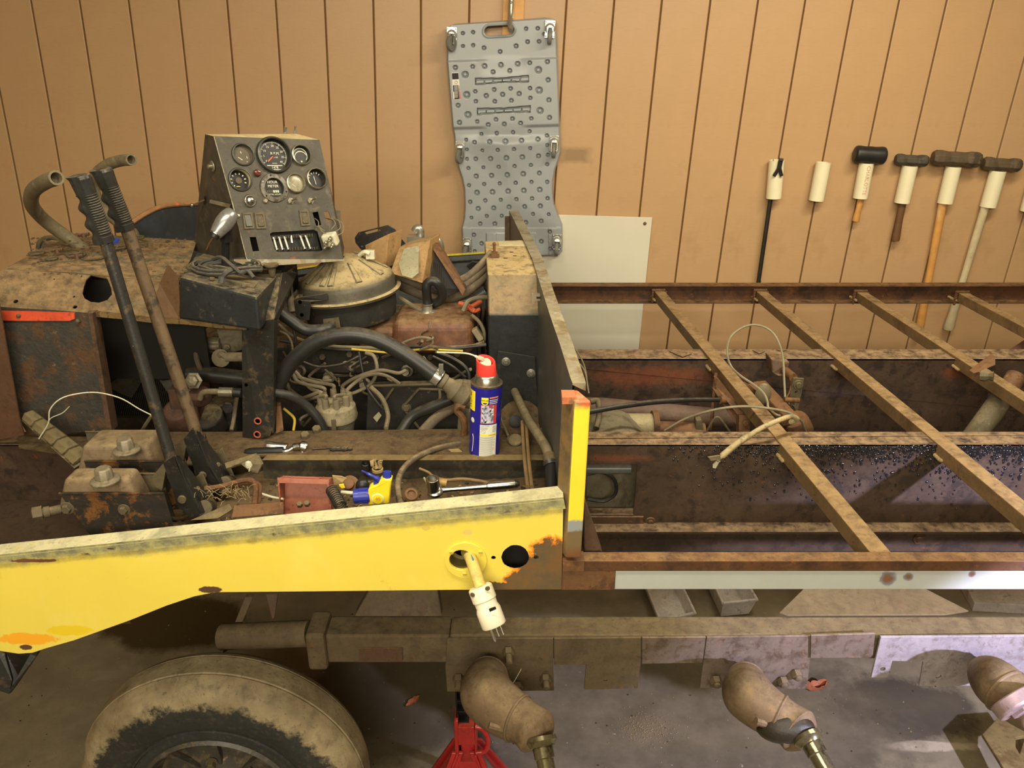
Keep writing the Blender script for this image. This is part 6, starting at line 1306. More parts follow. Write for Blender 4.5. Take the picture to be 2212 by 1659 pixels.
q = MB(); q.tube(spl(PP([(1272, 890, 1.74), (1340, 878, 1.78), (1420, 868, 1.84), (1500, 864, 1.9), (1562, 864, 1.95)]), 6), [.0068]*17+[.0062]*8, 10); q.cyl(P(1555, 864, 1.94), P(1578, 864, 1.95), .011, 12, 1); part(q, 'control_cable', [m_hose, m_rustbrown], 'black sheathed control cable')
# bracket under the first cross bar
q = MB(); q.prism([P(1542, 813, 1.99), P(1548, 815, 1.99), P(1538, 930, 1.98), P(1532, 930, 1.98)], (.01, .03, 0)); q.prism([P(1542, 813, 1.96), P(1552, 818, 1.96), P(1600, 880, 1.92), P(1614, 905, 1.90), P(1600, 905, 1.90), P(1545, 835, 1.96)], (0, .006, 0)); q.prism([P(1540, 840, 1.98), P(1570, 852, 1.98), P(1598, 915, 1.94), P(1590, 918, 1.94)], (.0, .02, 0)); part(q, 'linkage_bracket', m_rustbrown, bevel=.001)
q = MB(); q.beam(P(1608, 896, 1.88), P(1608, 940, 1.86), .028, .03, up=(0, -1, 0)); q.hexbolt(P(1610, 912, 1.86), (0, -1, 0), .009, .008); part(q, 'linkage_block', m_rustbrown, bevel=.002)
q = MB(); a, b = P(1640, 822, 2.02), P(1712, 900, 1.86); q.beam(a, b, .040, .03); part(q, 'linkage_arm', m_rustbrown, 'rusty square linkage arm', bevel=.004)
q = MB(); q.lathe([(.03, 0), (.034, .01), (.034, .05), (.02, .07)], P(1716, 905, 1.88), (.5, .2, -.8), 18); part(q, 'linkage_boss', m_rustbrown)
q = MB(); pts = [P(1605, 833, 1.98).lerp(P(1636, 842, 1.97), t/60)+V((0, .008*cos(t*1.6), .010*sin(t*1.6))) for t in range(61)]; q.tube(pts, .0022, 5); part(q, 'coil_spring', m_rustbrown)
q = MB(); q.sph(P(1648, 852, 1.94), .022, 12, sc=(1, .6, 1.5)); part(q, 'grease_lump', m_hosetan)
q = MB(); b0 = [P(1666, 776, 2.10), P(1706, 782, 2.07), P(1700, 812, 2.07), P(1682, 812, 2.07), P(1668, 806, 2.08)]; q.prism(b0, (0, .06, .0)); part(q, 'stop_block', m_rust, bevel=.004)
q = MB(); q.cyl(P(1695, 800, 2.06), P(1714, 816, 2.0), .012, 12); part(q, 'pin', m_rustbrown)
q = MB(); hp = lambda u, v: (P(u, v, 1.98).x, P(u, v, 1.98).z)
q.plate([hp(*p) for p in ((1714, 817), (1737, 818), (1732, 846), (1722, 892), (1704, 860))], [circ(*hp(1720, 847), .0045, 10), circ(*hp(1717, 861), .0045, 10), circ(*hp(1713, 873), .0045, 10)], lambda x, y, w: V((x, 1.98+w, y)), .005); st_ = part(q, 'hole_strap', m_dustmetal, 'flat steel strap with a row of holes', bevel=.0006)
q = MB(); c = P(1724, 831, 1.98); q.lathe([(.014, 0), (.013, .003)], c, (0, -1, 0), 18); q.lathe([(.009, .002), (.007, .008)], c, (0, -1, 0), 14); q.build('rivet', m_dustmetal, st_)
q = MB(); q.cyl(P(1694, 863, 1.93), P(1726, 865, 1.93), .007, 10); q.tube(spl(PP([(1712, 818, 1.99), (1706, 845, 1.98), (1700, 860, 1.96), (1706, 875, 1.94)]), 5), .002, 6); part(q, 'pin', m_rustbrown)
# thin cables and the wiring tail lying over the first cross bar
Yc = 1.80
q = MB(); q.tube(spl(PP([(1696, 858, 1.92), (1694, 820, 1.95), (1692, 780, 1.98), (1686, 750, 2.0), (1672, 722, 2.02), (1650, 706, 2.03), (1622, 702, 2.03), (1596, 712, 2.02), (1576, 732, 2.0), (1571, 765, 1.98), (1580, 792, 1.96), (1600, 812, 1.9), (1630, 832, 1.86), (1650, 850, 1.83), (1658, 868, 1.80), (1660, 880, 1.78), (1676, 895, 1.77), (1685, 898, 1.77)]), 8), .0030, 6); part(q, 'thin_cable', worn('grey_cable', C(134, 126, 100), rough=.6, bump=.1), 'thin grey cable standing up in a loop')
q = MB(); q.tube(spl(PP([(1436, 930, 1.86), (1480, 905, 1.84), (1540, 886, 1.80), (1600, 878, 1.78), (1660, 882, 1.77), (1705, 892, 1.78), (1730, 908, 1.80), (1740, 932, 1.84)]), 8), .0032, 6); part(q, 'thin_cable', worn('grey_cable', None) if False else MATS['grey_cable'])
tl_ = PP([(1712, 932, 1.72), (1708, 912, 1.70), (1722, 906, 1.68), (1708, 900, 1.66), (1682, 908, 1.64), (1650, 922, 1.63), (1620, 940, 1.61), (1590, 960, 1.60), (1560, 985, 1.585), (1548, 995, 1.58)])
q = MB(); q.tube(spl(tl_[1:], 7), [.006]*35+[.0075]*15+[.0045]*7, 10); lt_ = part(q, 'wiring_tail', worn('taped_loom', C(168, 152, 112), [(C(122, 108, 78), 18, .5, .1)], .7, bump=.3), 'tan taped wiring tail lying over the first cross bar')
q = MB(); q.prism([P(1556, 984, 1.575), P(1530, 988, 1.57), P(1536, 996, 1.57), P(1558, 993, 1.575)], (0, .012, -.004)); q.build('loom_connector', m_hosetan, lt_, bevel=.001)
q = MB(); q.prism([P(1551, 993, 1.58), P(1556, 995, 1.58), P(1546, 1012, 1.585), P(1540, 1011, 1.585), P(1540, 1004, 1.585)], (0, .003, 0)); q.build('white_tab', m_plast, lt_, 'white plastic tab')
# filler pipe and torn sheet at the right
q = MB(); a, b = P(2100, 950, 1.95), P(2172, 850, 2.02); q.tube([a, b], .030, 18); q.lathe([(.030, 0), (.036, .006), (.033, .014), (.038, .020), (.034, .030), (.038, .034), (.030, .044)], b-(b-a).normalized()*.03, b-a, 20); q.cyl(b, P(2196, 812, 2.05), .026, 16, 1); part(q, 'filler_pipe', [m_hosetan, m_rustbrown], 'tan tube with a corroded coupling')
q = MB(); q.prism([PL(u, v, bars[2][0]+V((0, 0, .03)), V((0, -.3, 1))) for u, v in ((2150, 776), (2212, 736), (2260, 720), (2250, 800), (2178, 800), (2172, 790))], (0, 0, .003)); part(q, 'torn_sheet', worn('torn_sheet', C(104, 72, 60), [(C(176, 104, 66), 8, .58, .08)], .5, .2, bump=.3), 'torn rusty sheet on the third cross bar'); q = MB(); q.prism([P(2150, 770, 1.90), P(2103, 806, 1.86), P(2112, 804, 1.86), P(2150, 788, 1.88)], (0, .02, .0)); part(q, 'folded_tab', m_rustbrown)
q = MB(); q.lathe([(.013, 0), (.015, .01), (.010, .02), (.013, .03)], P(2118, 812, 1.95), (.8, -.6, .2), 8, sm=False); part(q, 'corroded_nut', m_hosetan)
# inside the frame window: tank side and hose loop
q = MB(); q.lathe([(.11, 0), (.115, .02), (.115, .2)], V((P(1320, 1060, 1.75).x, 1.72, CZ-1.00)), (0, 1, 0), 30); part(q, 'transfer_case', worn('case_grey', C(112, 104, 82), [(C(84, 74, 56), 6, .52, .1)], .7, bump=.3))
q = MB(); q.tube(spl(PP([(1268, 1024, 1.68), (1300, 1020, 1.68), (1326, 1035, 1.68), (1330, 1065, 1.68), (1305, 1082, 1.68), (1268, 1078, 1.68)]), 6), .0045, 8); part(q, 'hose', m_hose)
q = MB(); q.tube(PP([(1262, 1012, 1.66), (1362, 1012, 1.66)]), .013, 12); part(q, 'cross_tube', m_blue_grey)
q = MB(); q.box((.0, 1.70, CZ-1.20), (1.9, 2.1, CZ-1.19)); part(q, 'belly_pan', m_dirtdark)
q = MB(); q.prism([P(u, v, 1.57) for u, v in ((1365, 1192), (1292, 1205), (1300, 1192))], (0, .002, 0))

# ================================================================ running gear below
m_run = worn('running_gear', C(98, 84, 62), [(C(84, 72, 54), 6, .5, .12), (C(124, 84, 50), 12, .6, .1), (C(70, 78, 74), 16, .66, .06)], .75, .1, bump=.45, dust=.8, dcol=C(116, 102, 72))
YT = 1.40; ztb = P(1200, 1373, YT).z; zbt = P(1200, 1432, YT).z; YTB = PZ(1200, 1330, ztb).y
# square tube with collar at the left end, axle stub into it
q = MB(); q.box((P(704, 1400, YT).x, YT, zbt), (P(972, 1400, YT).x, YTB, ztb)); part(q, 'track_beam', m_run, 'rusty square track beam end', bevel=.005)
q = MB(); q.box((P(664, 1400, YT).x, YT-.012, zbt-.012), (P(706, 1400, YT).x, YTB+.008, ztb+.010)); part(q, 'beam_collar', m_run, bevel=.008)
q = MB(); q.tube(PP([(480, 1376, 1.47), (670, 1368, 1.44)]), [.030, .030], 18); part(q, 'axle_tube', m_run)
q = MB(); q.prism([P(765, 1332, 1.46), P(955, 1332, 1.46), P(944, 1270, 1.49), P(800, 1270, 1.49)], (0, .03, 0)); part(q, 'beam_bracket', m_run, bevel=.003)
q = MB(); q.prism([P(776, 1399, YT-.001), P(870, 1399, YT-.001), P(870, 1426, YT-.001), P(776, 1426, YT-.001)], (0, -.003, 0)); part(q, 'spacer_plate', m_rust)
q = MB(); q.box((P(972, 1400, YT).x, YT, zbt+.01), (1.9, YTB, ztb)); tb = part(q, 'track_beam', m_run, 'long dusty track beam top', bevel=.006)
def mplate(pts, name, mat, Y=YT-.007, holes=(), label=None, th=.006):
    q = MB(); f = lambda u, v: (P(u, v, Y).x, P(u, v, Y).z)
    q.plate([f(*p) for p in pts], [circ(*f(u, v), r, 14) for u, v, r in holes], lambda x, y, w: V((x, Y+w, y)), th); return part(q, name, mat, label, bevel=.001)
mplate([(966, 1380), (1195, 1380), (1195, 1436), (1197, 1492), (966, 1494), (962, 1440)], 'mounting_plate', m_run)
mplate([(1197, 1380), (1385, 1378), (1384, 1436), (1377, 1487), (1262, 1490), (1266, 1436), (1197, 1436)], 'mounting_plate', m_run, Y=YT-.006, holes=[(1308, 1470, .004)])
mplate([(1387, 1378), (1525, 1377), (1518, 1432), (1387, 1434)], 'mounting_plate', m_platebare, Y=YT-.006)
mplate([(1527, 1377), (1752, 1374), (1750, 1420), (1744, 1488), (1512, 1486), (1519, 1432)], 'mounting_plate', m_platebare, Y=YT-.0065)
mplate([(1752, 1373), (1891, 1369), (1886, 1415), (1880, 1421), (1751, 1422)], 'mounting_plate', m_platebare, Y=YT-.0125)
m_litplate = worn('lit_plate', C(156, 148, 150), [(C(130, 118, 112), 20, .52, .12)], .5, .3, bump=.15)  # paler copy of the plate steel, work light put into its colour
mplate([(1903, 1376), (2260, 1373), (2260, 1482), (1986, 1482), (1995, 1430), (1928, 1428), (1918, 1464), (1882, 1464)], 'mounting_plate', m_litplate, Y=YT-.013, holes=[(1907, 1446, .0062), (2028, 1462, .0062)], label='steel mounting plate with two holes, light painted into its pale tone')
q = MB(); q.prism([PZ(u, v, ztb+.002) for u, v in ((1683, 1326), (1740, 1270), (1990, 1270), (2092, 1322), (2040, 1330), (1700, 1332))], (0, 0, .004)); part(q, 'triangular_gusset', worn('gusset_tan', C(100, 86, 60), [(C(98, 78, 54), 9, .55, .1)], .7, bump=.35, dust=.5, dcol=C(112, 96, 66)), 'flat tan gusset plate on the beam', bevel=.001)
for u, v, l in ((1098, 1404, .035), (990, 1462, .03), (1118, 1478, .03), (1178, 1462, .03), (1545, 1466, .02), (1720, 1452, .018), (1690, 1468, .016)):
    q = MB(); c = P(u, v, YT-.008); q.hexbolt(c, (.05, -1, -.25), .0125, .014); q.lathe([(.008, .012), (.008, l), (.005, l+.002)], c, (.05, -1, -.25), 12); part(q, 'bolt', m_run)
q = MB(); q.prism([P(1018, 1440, YT-.01), P(1076, 1442, YT-.01), P(1076, 1480, YT-.01), P(1018, 1480, YT-.01)], (0, -.03, 0)); part(q, 'arm_mount', m_run, bevel=.002)
def bogie(l, rs, spn, name, label, mat, oil=False):
    l = [(u, v, Y-(.02, .06, .075, .078, .078, .078, .078)[min(i, 6)]) for i, (u, v, Y) in enumerate(l)]; rs = [x*(1, .97, .945, .94, .94, .94, .94)[min(i, 6)] for i, x in enumerate(rs)]; spn = [(u, v, Y-.078) for u, v, Y in spn] if spn else None
    q = MB(); pts = spl(PP(l), 5); rr_ = []
    for i in range(len(pts)):
        t = i/5; k = min(len(rs)-2, int(t)); rr_.append(rs[k]+(rs[k+1]-rs[k])*(t-k))
    q.tube(pts, rr_, 24); o = part(q, 'bogie_arm', mat, label, sub=1)
    for ii in (3, int(len(pts)*.60)):
        dd = (pts[ii+1]-pts[ii-1]); X, Y, Z = frame(dd, (1, 0, 0)); q = MB(); q.tube([pts[ii]+(X*cos(t*pi/16)+Y*sin(t*pi/16))*(rr_[ii]-.001) for t in range(33)], .0035, 6, caps=False); q.build('weld_ridge', mat, o)
    q = MB(); q.tube([pts[int(len(pts)*.5)]+V((-.03, -rr_[len(pts)//2]*.93, .012)), pts[int(len(pts)*.5)]+V((.02, -rr_[len(pts)//2]*.95, -.006))], .0075, 8); q.build('cast_boss', mat, o)
    if spn:
        a, b = P(*spn[0]), P(*spn[1]); q = MB(); d = b-a; q.lathe([(.030, -.008), (.031, .0), (.027, .004), (.024, .010), (.020, .011), (.0195, .03), (.017, .032), (.0165, d.length)], a, d, 24)
        q.build('spindle', worn('greasy_spindle', C(120, 112, 84), [(C(50, 44, 32), 9, .48, .1)], .2, .7, bump=.1), o, 'oily metal spindle')
    return o
m_bog = worn('bogie_rust', C(108, 88, 64), [(C(122, 92, 54), 7, .55, .1), (C(84, 68, 48), 6, .52, .1), (C(88, 90, 92), 5, .70, .03)], .7, .1, bump=.5, dust=.5, dcol=C(138, 122, 90))
B1_ = bogie([(1058, 1450, 1.385), (1052, 1470, 1.37), (1052, 1500, 1.335), (1090, 1535, 1.30), (1135, 1562, 1.27), (1160, 1582, 1.25), (1176, 1598, 1.235)], [.030, .050, .060, .056, .046, .050, .028], ((1170, 1602, 1.225), (1186, 1690, 1.17)), 'a', 'bulbous rusty suspension arm nearest the jack stand', m_bog)
B2_ = bogie([(1612, 1462, 1.385), (1612, 1478, 1.37), (1616, 1500, 1.34), (1650, 1530, 1.31), (1700, 1560, 1.28), (1726, 1580, 1.26), (1745, 1596, 1.24)], [.030, .046, .057, .052, .044, .050, .026], ((1748, 1598, 1.235), (1800, 1690, 1.16)), 'a', 'rusty suspension arm with an oily open underside', m_bog)
q = MB(); q.sph(P(1696, 1572, 1.184), .047, 24, sc=(1.2, .66, .62), z=(-.35, -.3, 1), x=(1, .0, -.45)); q.build('oily_opening', worn('dark_oil', C(40, 34, 24), [(C(70, 58, 40), 9, .55, .08)], .45, bump=.6), B2_, 'dark oily opening', fixn=True)
B3_ = bogie([(2130, 1455, 1.38), (2140, 1462, 1.36), (2158, 1480, 1.32), (2200, 1515, 1.28), (2250, 1545, 1.24)], [.03, .045, .052, .050, .046], None, 'a', 'suspension arm at the right with a pale end coloured as lit', m_bog)
q = MB(); n3 = V((.35, -.8, -.35)).normalized(); c = P(2200, 1525, 1.17); q.lathe([(.045, -.02), (.045, .004), (.041, .008), (0, .008)], c, n3, 32); X, Y, Z = frame(n3, (1, 0, -.5)); q.obox(c+Z*.010, (.040, .032, .012), z=Z, x=X); q.build('lit_end', worn('lit_end_steel', C(150, 130, 126), rough=.4, metal=.3, bump=.15), B3_, 'end face with lamp light in its pale colour', bevel=.004)  # pinkish pale end: glare of the work light put into the colour
q = MB(); random.seed(2); q.tube(spl(PP([(1126, 1445, 1.37), (1112, 1470, 1.32), (1098, 1494, 1.25)]), 5), .0006, 5); q.build('cobweb', m_plast, B1_, kind='stuff')
# beam between: inner dark member seen between sill and beam
q = MB(); q.box((-1.05, 1.60, CZ-1.22), (P(965, 1300, 1.6).x, 1.66, CZ-1.13)); part(q, 'inner_cross_member', m_engine)
q = MB(); q.prism([P(530, 1290, 1.5), P(546, 1290, 1.5), P(500, 1400, 1.48), P(480, 1412, 1.48)], (.0, .02, 0)); part(q, 'diagonal_brace', m_run)
q = MB(); q.prism([P(575, 1284, 1.52), P(600, 1284, 1.52), P(592, 1338, 1.50), P(588, 1338, 1.50)], (.0, .005, 0)); part(q, 'hanging_lug', m_rust)
# front bracket at the lower left
q = MB(); a, b, c, d = P(-20, 1408, 1.3), P(20, 1420, 1.3), P(22, 1498, 1.27), P(-20, 1470, 1.27)
q.prism([P(-10, 1400, 1.24), P(10, 1412, 1.24), P(26, 1470, 1.22), P(20, 1500, 1.21), P(-10, 1490, 1.21)], (0, .006, 0)); q.prism([P(84, 1400, 1.25), P(78, 1418, 1.25), P(24, 1497, 1.215), P(18, 1500, 1.21), P(24, 1484, 1.215), P(66, 1412, 1.25)], (0, .02, 0)); q.prism([P(10, 1405, 1.30), P(70, 1405, 1.30), P(40, 1460, 1.28), P(22, 1496, 1.26)], (0, .005, 0)); part(q, 'front_bracket', m_blackmet, 'black folded bracket under the panel tip', bevel=.001)
# ---- wheel
W = WHEEL_C; wt = empty('t', V((W.x, W.y, 0)), None, None); wt.name = 'wheel'; WO['wheel'] = V((W.x, W.y, 0)); wt.parent = veh; wt.location = WO['wheel']-WO['tracked_vehicle']; wt['label'] = 'rubber tyred wheel caked with dried mud'
m_tyre = worn('tyre', C(44, 44, 42), [(C(66, 62, 54), 30, .55, .1)], .7, bump=.6, bs=70, extra=tyre_x, bd=.003)
R = .325; q = MB()
pr = [(.168, -.062), (.174, -.070), (.188, -.073), (.198, -.070), (.200, -.075), (.204, -.075), (.206, -.071), (.225, -.078), (.250, -.080), (.285, -.074), (.306, -.062), (.318, -.042), (.3225, -.030), (.3215, -.028), (.3215, -.026), (.324, -.024), (.3245, 0), (.324, .024), (.3215, .026), (.3215, .028), (.3225, .030), (.318, .042), (.300, .064), (.25, .078), (.19, .07), (.168, .062)]
q.lathe(pr, W, (0, 1, 0), 96, x=(1, 0, 0), caps=False); q.build('tyre', m_tyre, wt, 'black tyre with tan mud on the upper sidewall', fixn=True)
q = MB(); q.lathe([(.170, -.064), (.176, -.070), (.168, -.076), (.156, -.060), (.146, -.030), (.125, -.020), (.075, -.026), (.060, -.040), (.05, -.042), (.0, -.042)], W, (0, 1, 0), 48, x=(1, 0, 0), caps=False)
q.build('rim', worn('rim_paint', C(74, 72, 66), [(C(112, 98, 76), 12, .5, .1), (C(186, 168, 140), 6, .60, .06)], .45, .3, bump=.3), wt, fixn=True)
q = MB(); q.lathe([(.045, -.04), (.045, -.085), (.038, -.095), (0, -.095)], W, (0, 1, 0), 24, caps=False); q.build('hub', m_dustmetal, wt)
for k in range(5):
    q = MB(); a = k*2*pi/5+.3+pi/2; q.hexbolt(W+V((cos(a)*.068, -.030, sin(a)*.068)), (0, -1, 0), .010, .016, wash=.015); q.build('wheel_nut', m_dustmetal, wt)
for k in range(8):
    q = MB(); a = k*2*pi/8+pi/2; p0 = W+V((cos(a)*.062, -.034, sin(a)*.062)); p1 = W+V((cos(a)*.150, -.046, sin(a)*.150)); q.beam(p0, p1, .008, .014, up=(0, -1, 0)); q.build('spoke_rib', m_rim if False else MATS['rim_paint'], wt, bevel=.001)

# ================================================================ loose things
# spray can
q0 = PZ(1046, 980, ZT+.004); q0 = PZ(1046, 975, ZT+.004); r = .0342; m_canblue = worn('can_blue', C(34, 32, 136), rough=.22, bump=0, spec=.6, var=.02)
can = empty('spray_can', q0, 'blue and yellow aerosol can with red cap standing on the dirty floor pan', 'spray can')
Hc = .166; front = V((-.02, -1, 0)).normalized(); side = V((1, -.02, 0)).normalized()
tilt = .0
q = MB(); q.lathe([(r*.92, 0), (r, .003), (r, Hc-.004), (r*.985, Hc)], q0, (0, 0, 1), 56); q.build('can_body', m_canblue, can, 'deep blue can body')
q = MB(); q.lathe([(r*.985, Hc-.001), (r*1.03, Hc+.001), (r*1.03, Hc+.004), (r*.95, Hc+.005), (r*.90, Hc+.002), (r*.86, Hc+.001), (r*.83, Hc+.006), (r*.76, Hc+.016), (r*.66, Hc+.022), (r*.60, Hc+.023)], q0, (0, 0, 1), 48); q.build('can_dome', worn('can_metal', C(186, 180, 160), rough=.25, metal=.9, bump=0), can, 'bare metal dome and rim')
q = MB(); n = 36; vs = []; tops_ = []
for j, (rr_, h) in enumerate(((r*.62, Hc+.018), (r*.66, Hc+.024), (r*.62, Hc+.034), (r*.62, Hc+.045))):
    for k in range(n):
        a = 2*pi*k/n; vs.append(q0+V((cos(a)*rr_-.001*j, sin(a)*rr_, h)))
for rr_ in (.60, .50):
    for k in range(n):
        a = 2*pi*k/n; sh_ = (cos(a-2.2)*.5+.5); vs.append(q0+V((cos(a)*r*rr_-.004, sin(a)*r*rr_, Hc+.047+.012*sh_ + .000)))
m = 6; fs = [(j*n+k, j*n+(k+1) % n, (j+1)*n+(k+1) % n, (j+1)*n+k) for j in range(m-1) for k in range(n)]
base = [q0+V((cos(2*pi*k/n)*r*.48-.004, sin(2*pi*k/n)*r*.48, Hc+.038)) for k in range(n)]; vs += base; fs += [(5*n+k, 5*n+(k+1) % n, 6*n+(k+1) % n, 6*n+k) for k in range(n)]
q.add(vs, fs, 0, True); q.build('cap', worn('cap_red', C(222, 66, 58), rough=.35, bump=0, var=.03), can, 'bright red spray cap', fixn=True)
q = MB(); c = q0+V((-.004, -.001, Hc+.044)); X, Y, Z = frame((-.15, -.45, .9), (1, 0, 0))
vs = [c+X*cos(t)*.0125+Y*sin(t)*.016+Z*.003 for t in [2*pi*k/24 for k in range(24)]]; q.prism(vs, -Z*.008); q.build('spray_button', m_plast, can, 'cream spray button', bevel=.001)
q = MB(); a = c+V((-.010, .004, .012)); q.obox(a, (.012, .008, .006), z=(.3, 0, 1)); q.tube(spl([a+V((-.004, 0, 0)), a+V((-.014, .0, .005)), a+V((-.030, .004, .008)), a+V((-.055, .008, .007)), a+V((-.095, .012, .005))], 6), [.003]*6+[.0018]*19, 8); q.build('straw', worn('straw_white', C(214, 208, 180), rough=.4, bump=0), can, 'white spray straw')
# printed label wrapped on the can
def cw_(x, y, d=.0004):   # x metres round the can from the front, y height
    a = x/r; return q0+(side*sin(a)+front*cos(a))*(r+d)+V((0, 0, y*Hc/.178))
def crect(q, x0, y0, x1, y1, mi, d=.0003, rad=0):
    n = 10; vs = []
    for i in range(n+1):
        x = x0+(x1-x0)*i/n; vs += [cw_(x, y0, d), cw_(x, y1, d)]
    q.add(vs, [(2*i, 2*i+2, 2*i+3, 2*i+1) for i in range(n)], mi, True)
m_cy = worn('print_yellow', C(240, 222, 50), rough=.3, bump=0, var=.01); m_cw = worn('print_white', C(222, 222, 208), rough=.35, bump=0, var=.01); m_ck = worn('print_black', C(20, 20, 24), rough=.35, bump=0); m_cr = worn('print_red', C(200, 70, 66), rough=.35, bump=0); m_co = worn('print_orange', C(236, 140, 70), rough=.35, bump=0); m_cg = worn('print_grey', C(120, 120, 120), rough=.4, bump=0); m_cl = worn('print_lilac', C(196, 196, 216), [(C(90, 90, 120), 60, .5, .05, (1, 1, .6))], .35, bump=0)
q = MB()
crect(q, -.050, .118, -.024, .168, 0); q.add([cw_(-.050, .118), cw_(-.024, .118), cw_(-.050, .104)], [(0, 1, 2)], 0)
q.text('WD-40', .017, lambda x, y: cw_(-.040+y*-.0-(-x)*1.0*0 - y*1.0, .143+x*.8, .0006), 2)
crect(q, -.0085, .144, .0065, .157, 0); 
vs = [cw_(-.001+cos(t)*.0075, .145+sin(t)*.007, .0003) for t in [pi+pi*k/12 for k in range(13)]]; q.add(vs, [tuple(range(13))], 0)
q.text('WD-40', .0046, lambda x, y: cw_(-.001+x, .1495+y, .0006), 2, bold=.00012)
crect(q, .009, .1545, .030, .158, 4)
for k, w_l in enumerate((.021, .020, .019)): crect(q, .009, .1495-k*.0042, .009+w_l, .1510-k*.0042, 1)
crect(q, -.0095, .0905, .0265, .1385, 3); crect(q, -.0083, .0918, .0190, .1373, 6, .0005)
for k in range(7):
    y = .131-k*.006; q.add([cw_(-.007, y, .0007), cw_(.001, y+.001, .0007), cw_(.003, y-.001, .0007), cw_(-.006, y-.003, .0007)], [(0, 1, 2, 3)], 1 if k % 2 else 7)
for a, b, c3 in (((.002, .094), (.018, .128), 1), ((-.001, .094), (.013, .126), 7), ((.006, .094), (.0185, .116), 1)):
    q.add([cw_(a[0], a[1], .0008), cw_(a[0]+.004, a[1], .0008), cw_(b[0]+.001, b[1], .0008), cw_(b[0]-.003, b[1], .0008)], [(0, 1, 2, 3)], c3)
crect(q, .008, .132, .016, .1373, 3, .0009); crect(q, .0195, .0918, .026, .1373, 3, .0007)
crect(q, -.0100, .004, .0285, .0880, 1); q.text('CAUTION', .0042, lambda x, y: cw_(-.0085+x, .0845+y, .0006), 5, 'LEFT')
for k in range(3): crect(q, -.0085, .0806-k*.0022, .006+.002*(k % 2), .0812-k*.0022, 5, .0006)
q.tube([cw_(-.0022+cos(t/16*2*pi)*.0045, .0705+sin(t/16*2*pi)*.0045, .0006) for t in range(17)], .00022, 4, 5); q.tube([cw_(-.005, .0735, .0006), cw_(.0008, .0675, .0006)], .00022, 4, 5)
crect(q, -.0098, .0590, .0284, .0640, 0, .0006); q.text('CAUTION', .0038, lambda x, y: cw_(.0175+x, .0615+y, .0009), 2)
random.seed(9)
for k in range(20):
    y = .0555-k*.0025; crect(q, -.0088, y, random.uniform(.018, .027), y+.0007, 5, .0006)
for k in range(6): crect(q, .018, .083-k*.0028, .027, .0838-k*.0028, 5, .0006)
q.tube([cw_(-.029, .012, .0005), cw_(-.027, .03, .0005), cw_(-.0262, .05, .0005), cw_(-.029, .058, .0005)], .0007, 5, 1); q.lathe([(.006, 0), (.004, .0003)], cw_(-.030, .094, .0002), (-.8, -.6, 0), 16, 1)
can.rotation_euler = (0, .045, 0)
q.build('printed_label', [m_cy, m_cw, m_ck, m_cr, m_co, m_cg, m_cl, m_ck], can, 'printed yellow, white and photo label', fixn=False)
# red parts bin lying on its back
m_bin = worn('bin_red', C(158, 96, 76), [(C(150, 76, 58), 8, .55, .1)], .5, bump=.08, var=.06)
o = P(662, 1090, 1.34); o.z = CZ-.876; X = V((1, -.06, 0)).normalized(); Zb = V((.0, .38, .93)).normalized(); Yb = Zb.cross(X).normalized()
bn = empty('parts_bin', o, 'dusty red plastic parts bin lying open on the floor tray', 'bin')
def bp(x, z, d): return o+X*x+Zb*z-Yb*-d
W2, H2, D2 = .050, .100, .036
q = MB()
dirn = Yb if Yb.y < 0 else -Yb
def bp(x, z, d): return o+X*x+Zb*z+dirn*d
q.hexa([bp(-W2, 0, 0), bp(W2, 0, 0), bp(W2, H2, 0), bp(-W2, H2, 0), bp(-W2, 0, .003), bp(W2, 0, .003), bp(W2, H2, .003), bp(-W2, H2, .003)])
for s_ in (-1, 1):
    x1, x2 = s_*W2, s_*(W2-.003)
    prof = [(0, 0), (0, .022), (.05, .022), (.062, .030), (H2-.014, D2), (H2, D2), (H2, 0)]
    q.prism([bp(x1, z, d) for z, d in prof], X*(x2-x1))
q.hexa([bp(-W2, H2-.004, 0), bp(W2, H2-.004, 0), bp(W2, H2, 0), bp(-W2, H2, 0), bp(-W2, H2-.010, D2), bp(W2, H2-.010, D2), bp(W2, H2, D2), bp(-W2, H2, D2)])
q.build('bin_body', m_bin, bn, bevel=.0012)
q = MB(); zz = H2+.0008
for a, b in (((-.030, .010), (-.026, .026)), ((-.026, .026), (.028, .026)), ((.028, .026), (.033, .010))): q.tube([bp(a[0], zz, a[1]), bp(b[0], zz, b[1])], .0012, 6)
q.build('label_rail', m_bin, bn)
for u, v in ((648, 1092), (664, 1090)):
    q = MB(); q.hexbolt(P(u, v, 1.305), (0, -.5, 1), .006, .008); tg = q.build('loose_bolt', m_dustmetal, label='small dark bolt lying in the red parts bin, %s of the two' % ('left' if u < 655 else 'right'), cat='bolt', group='bolts in the red bin')
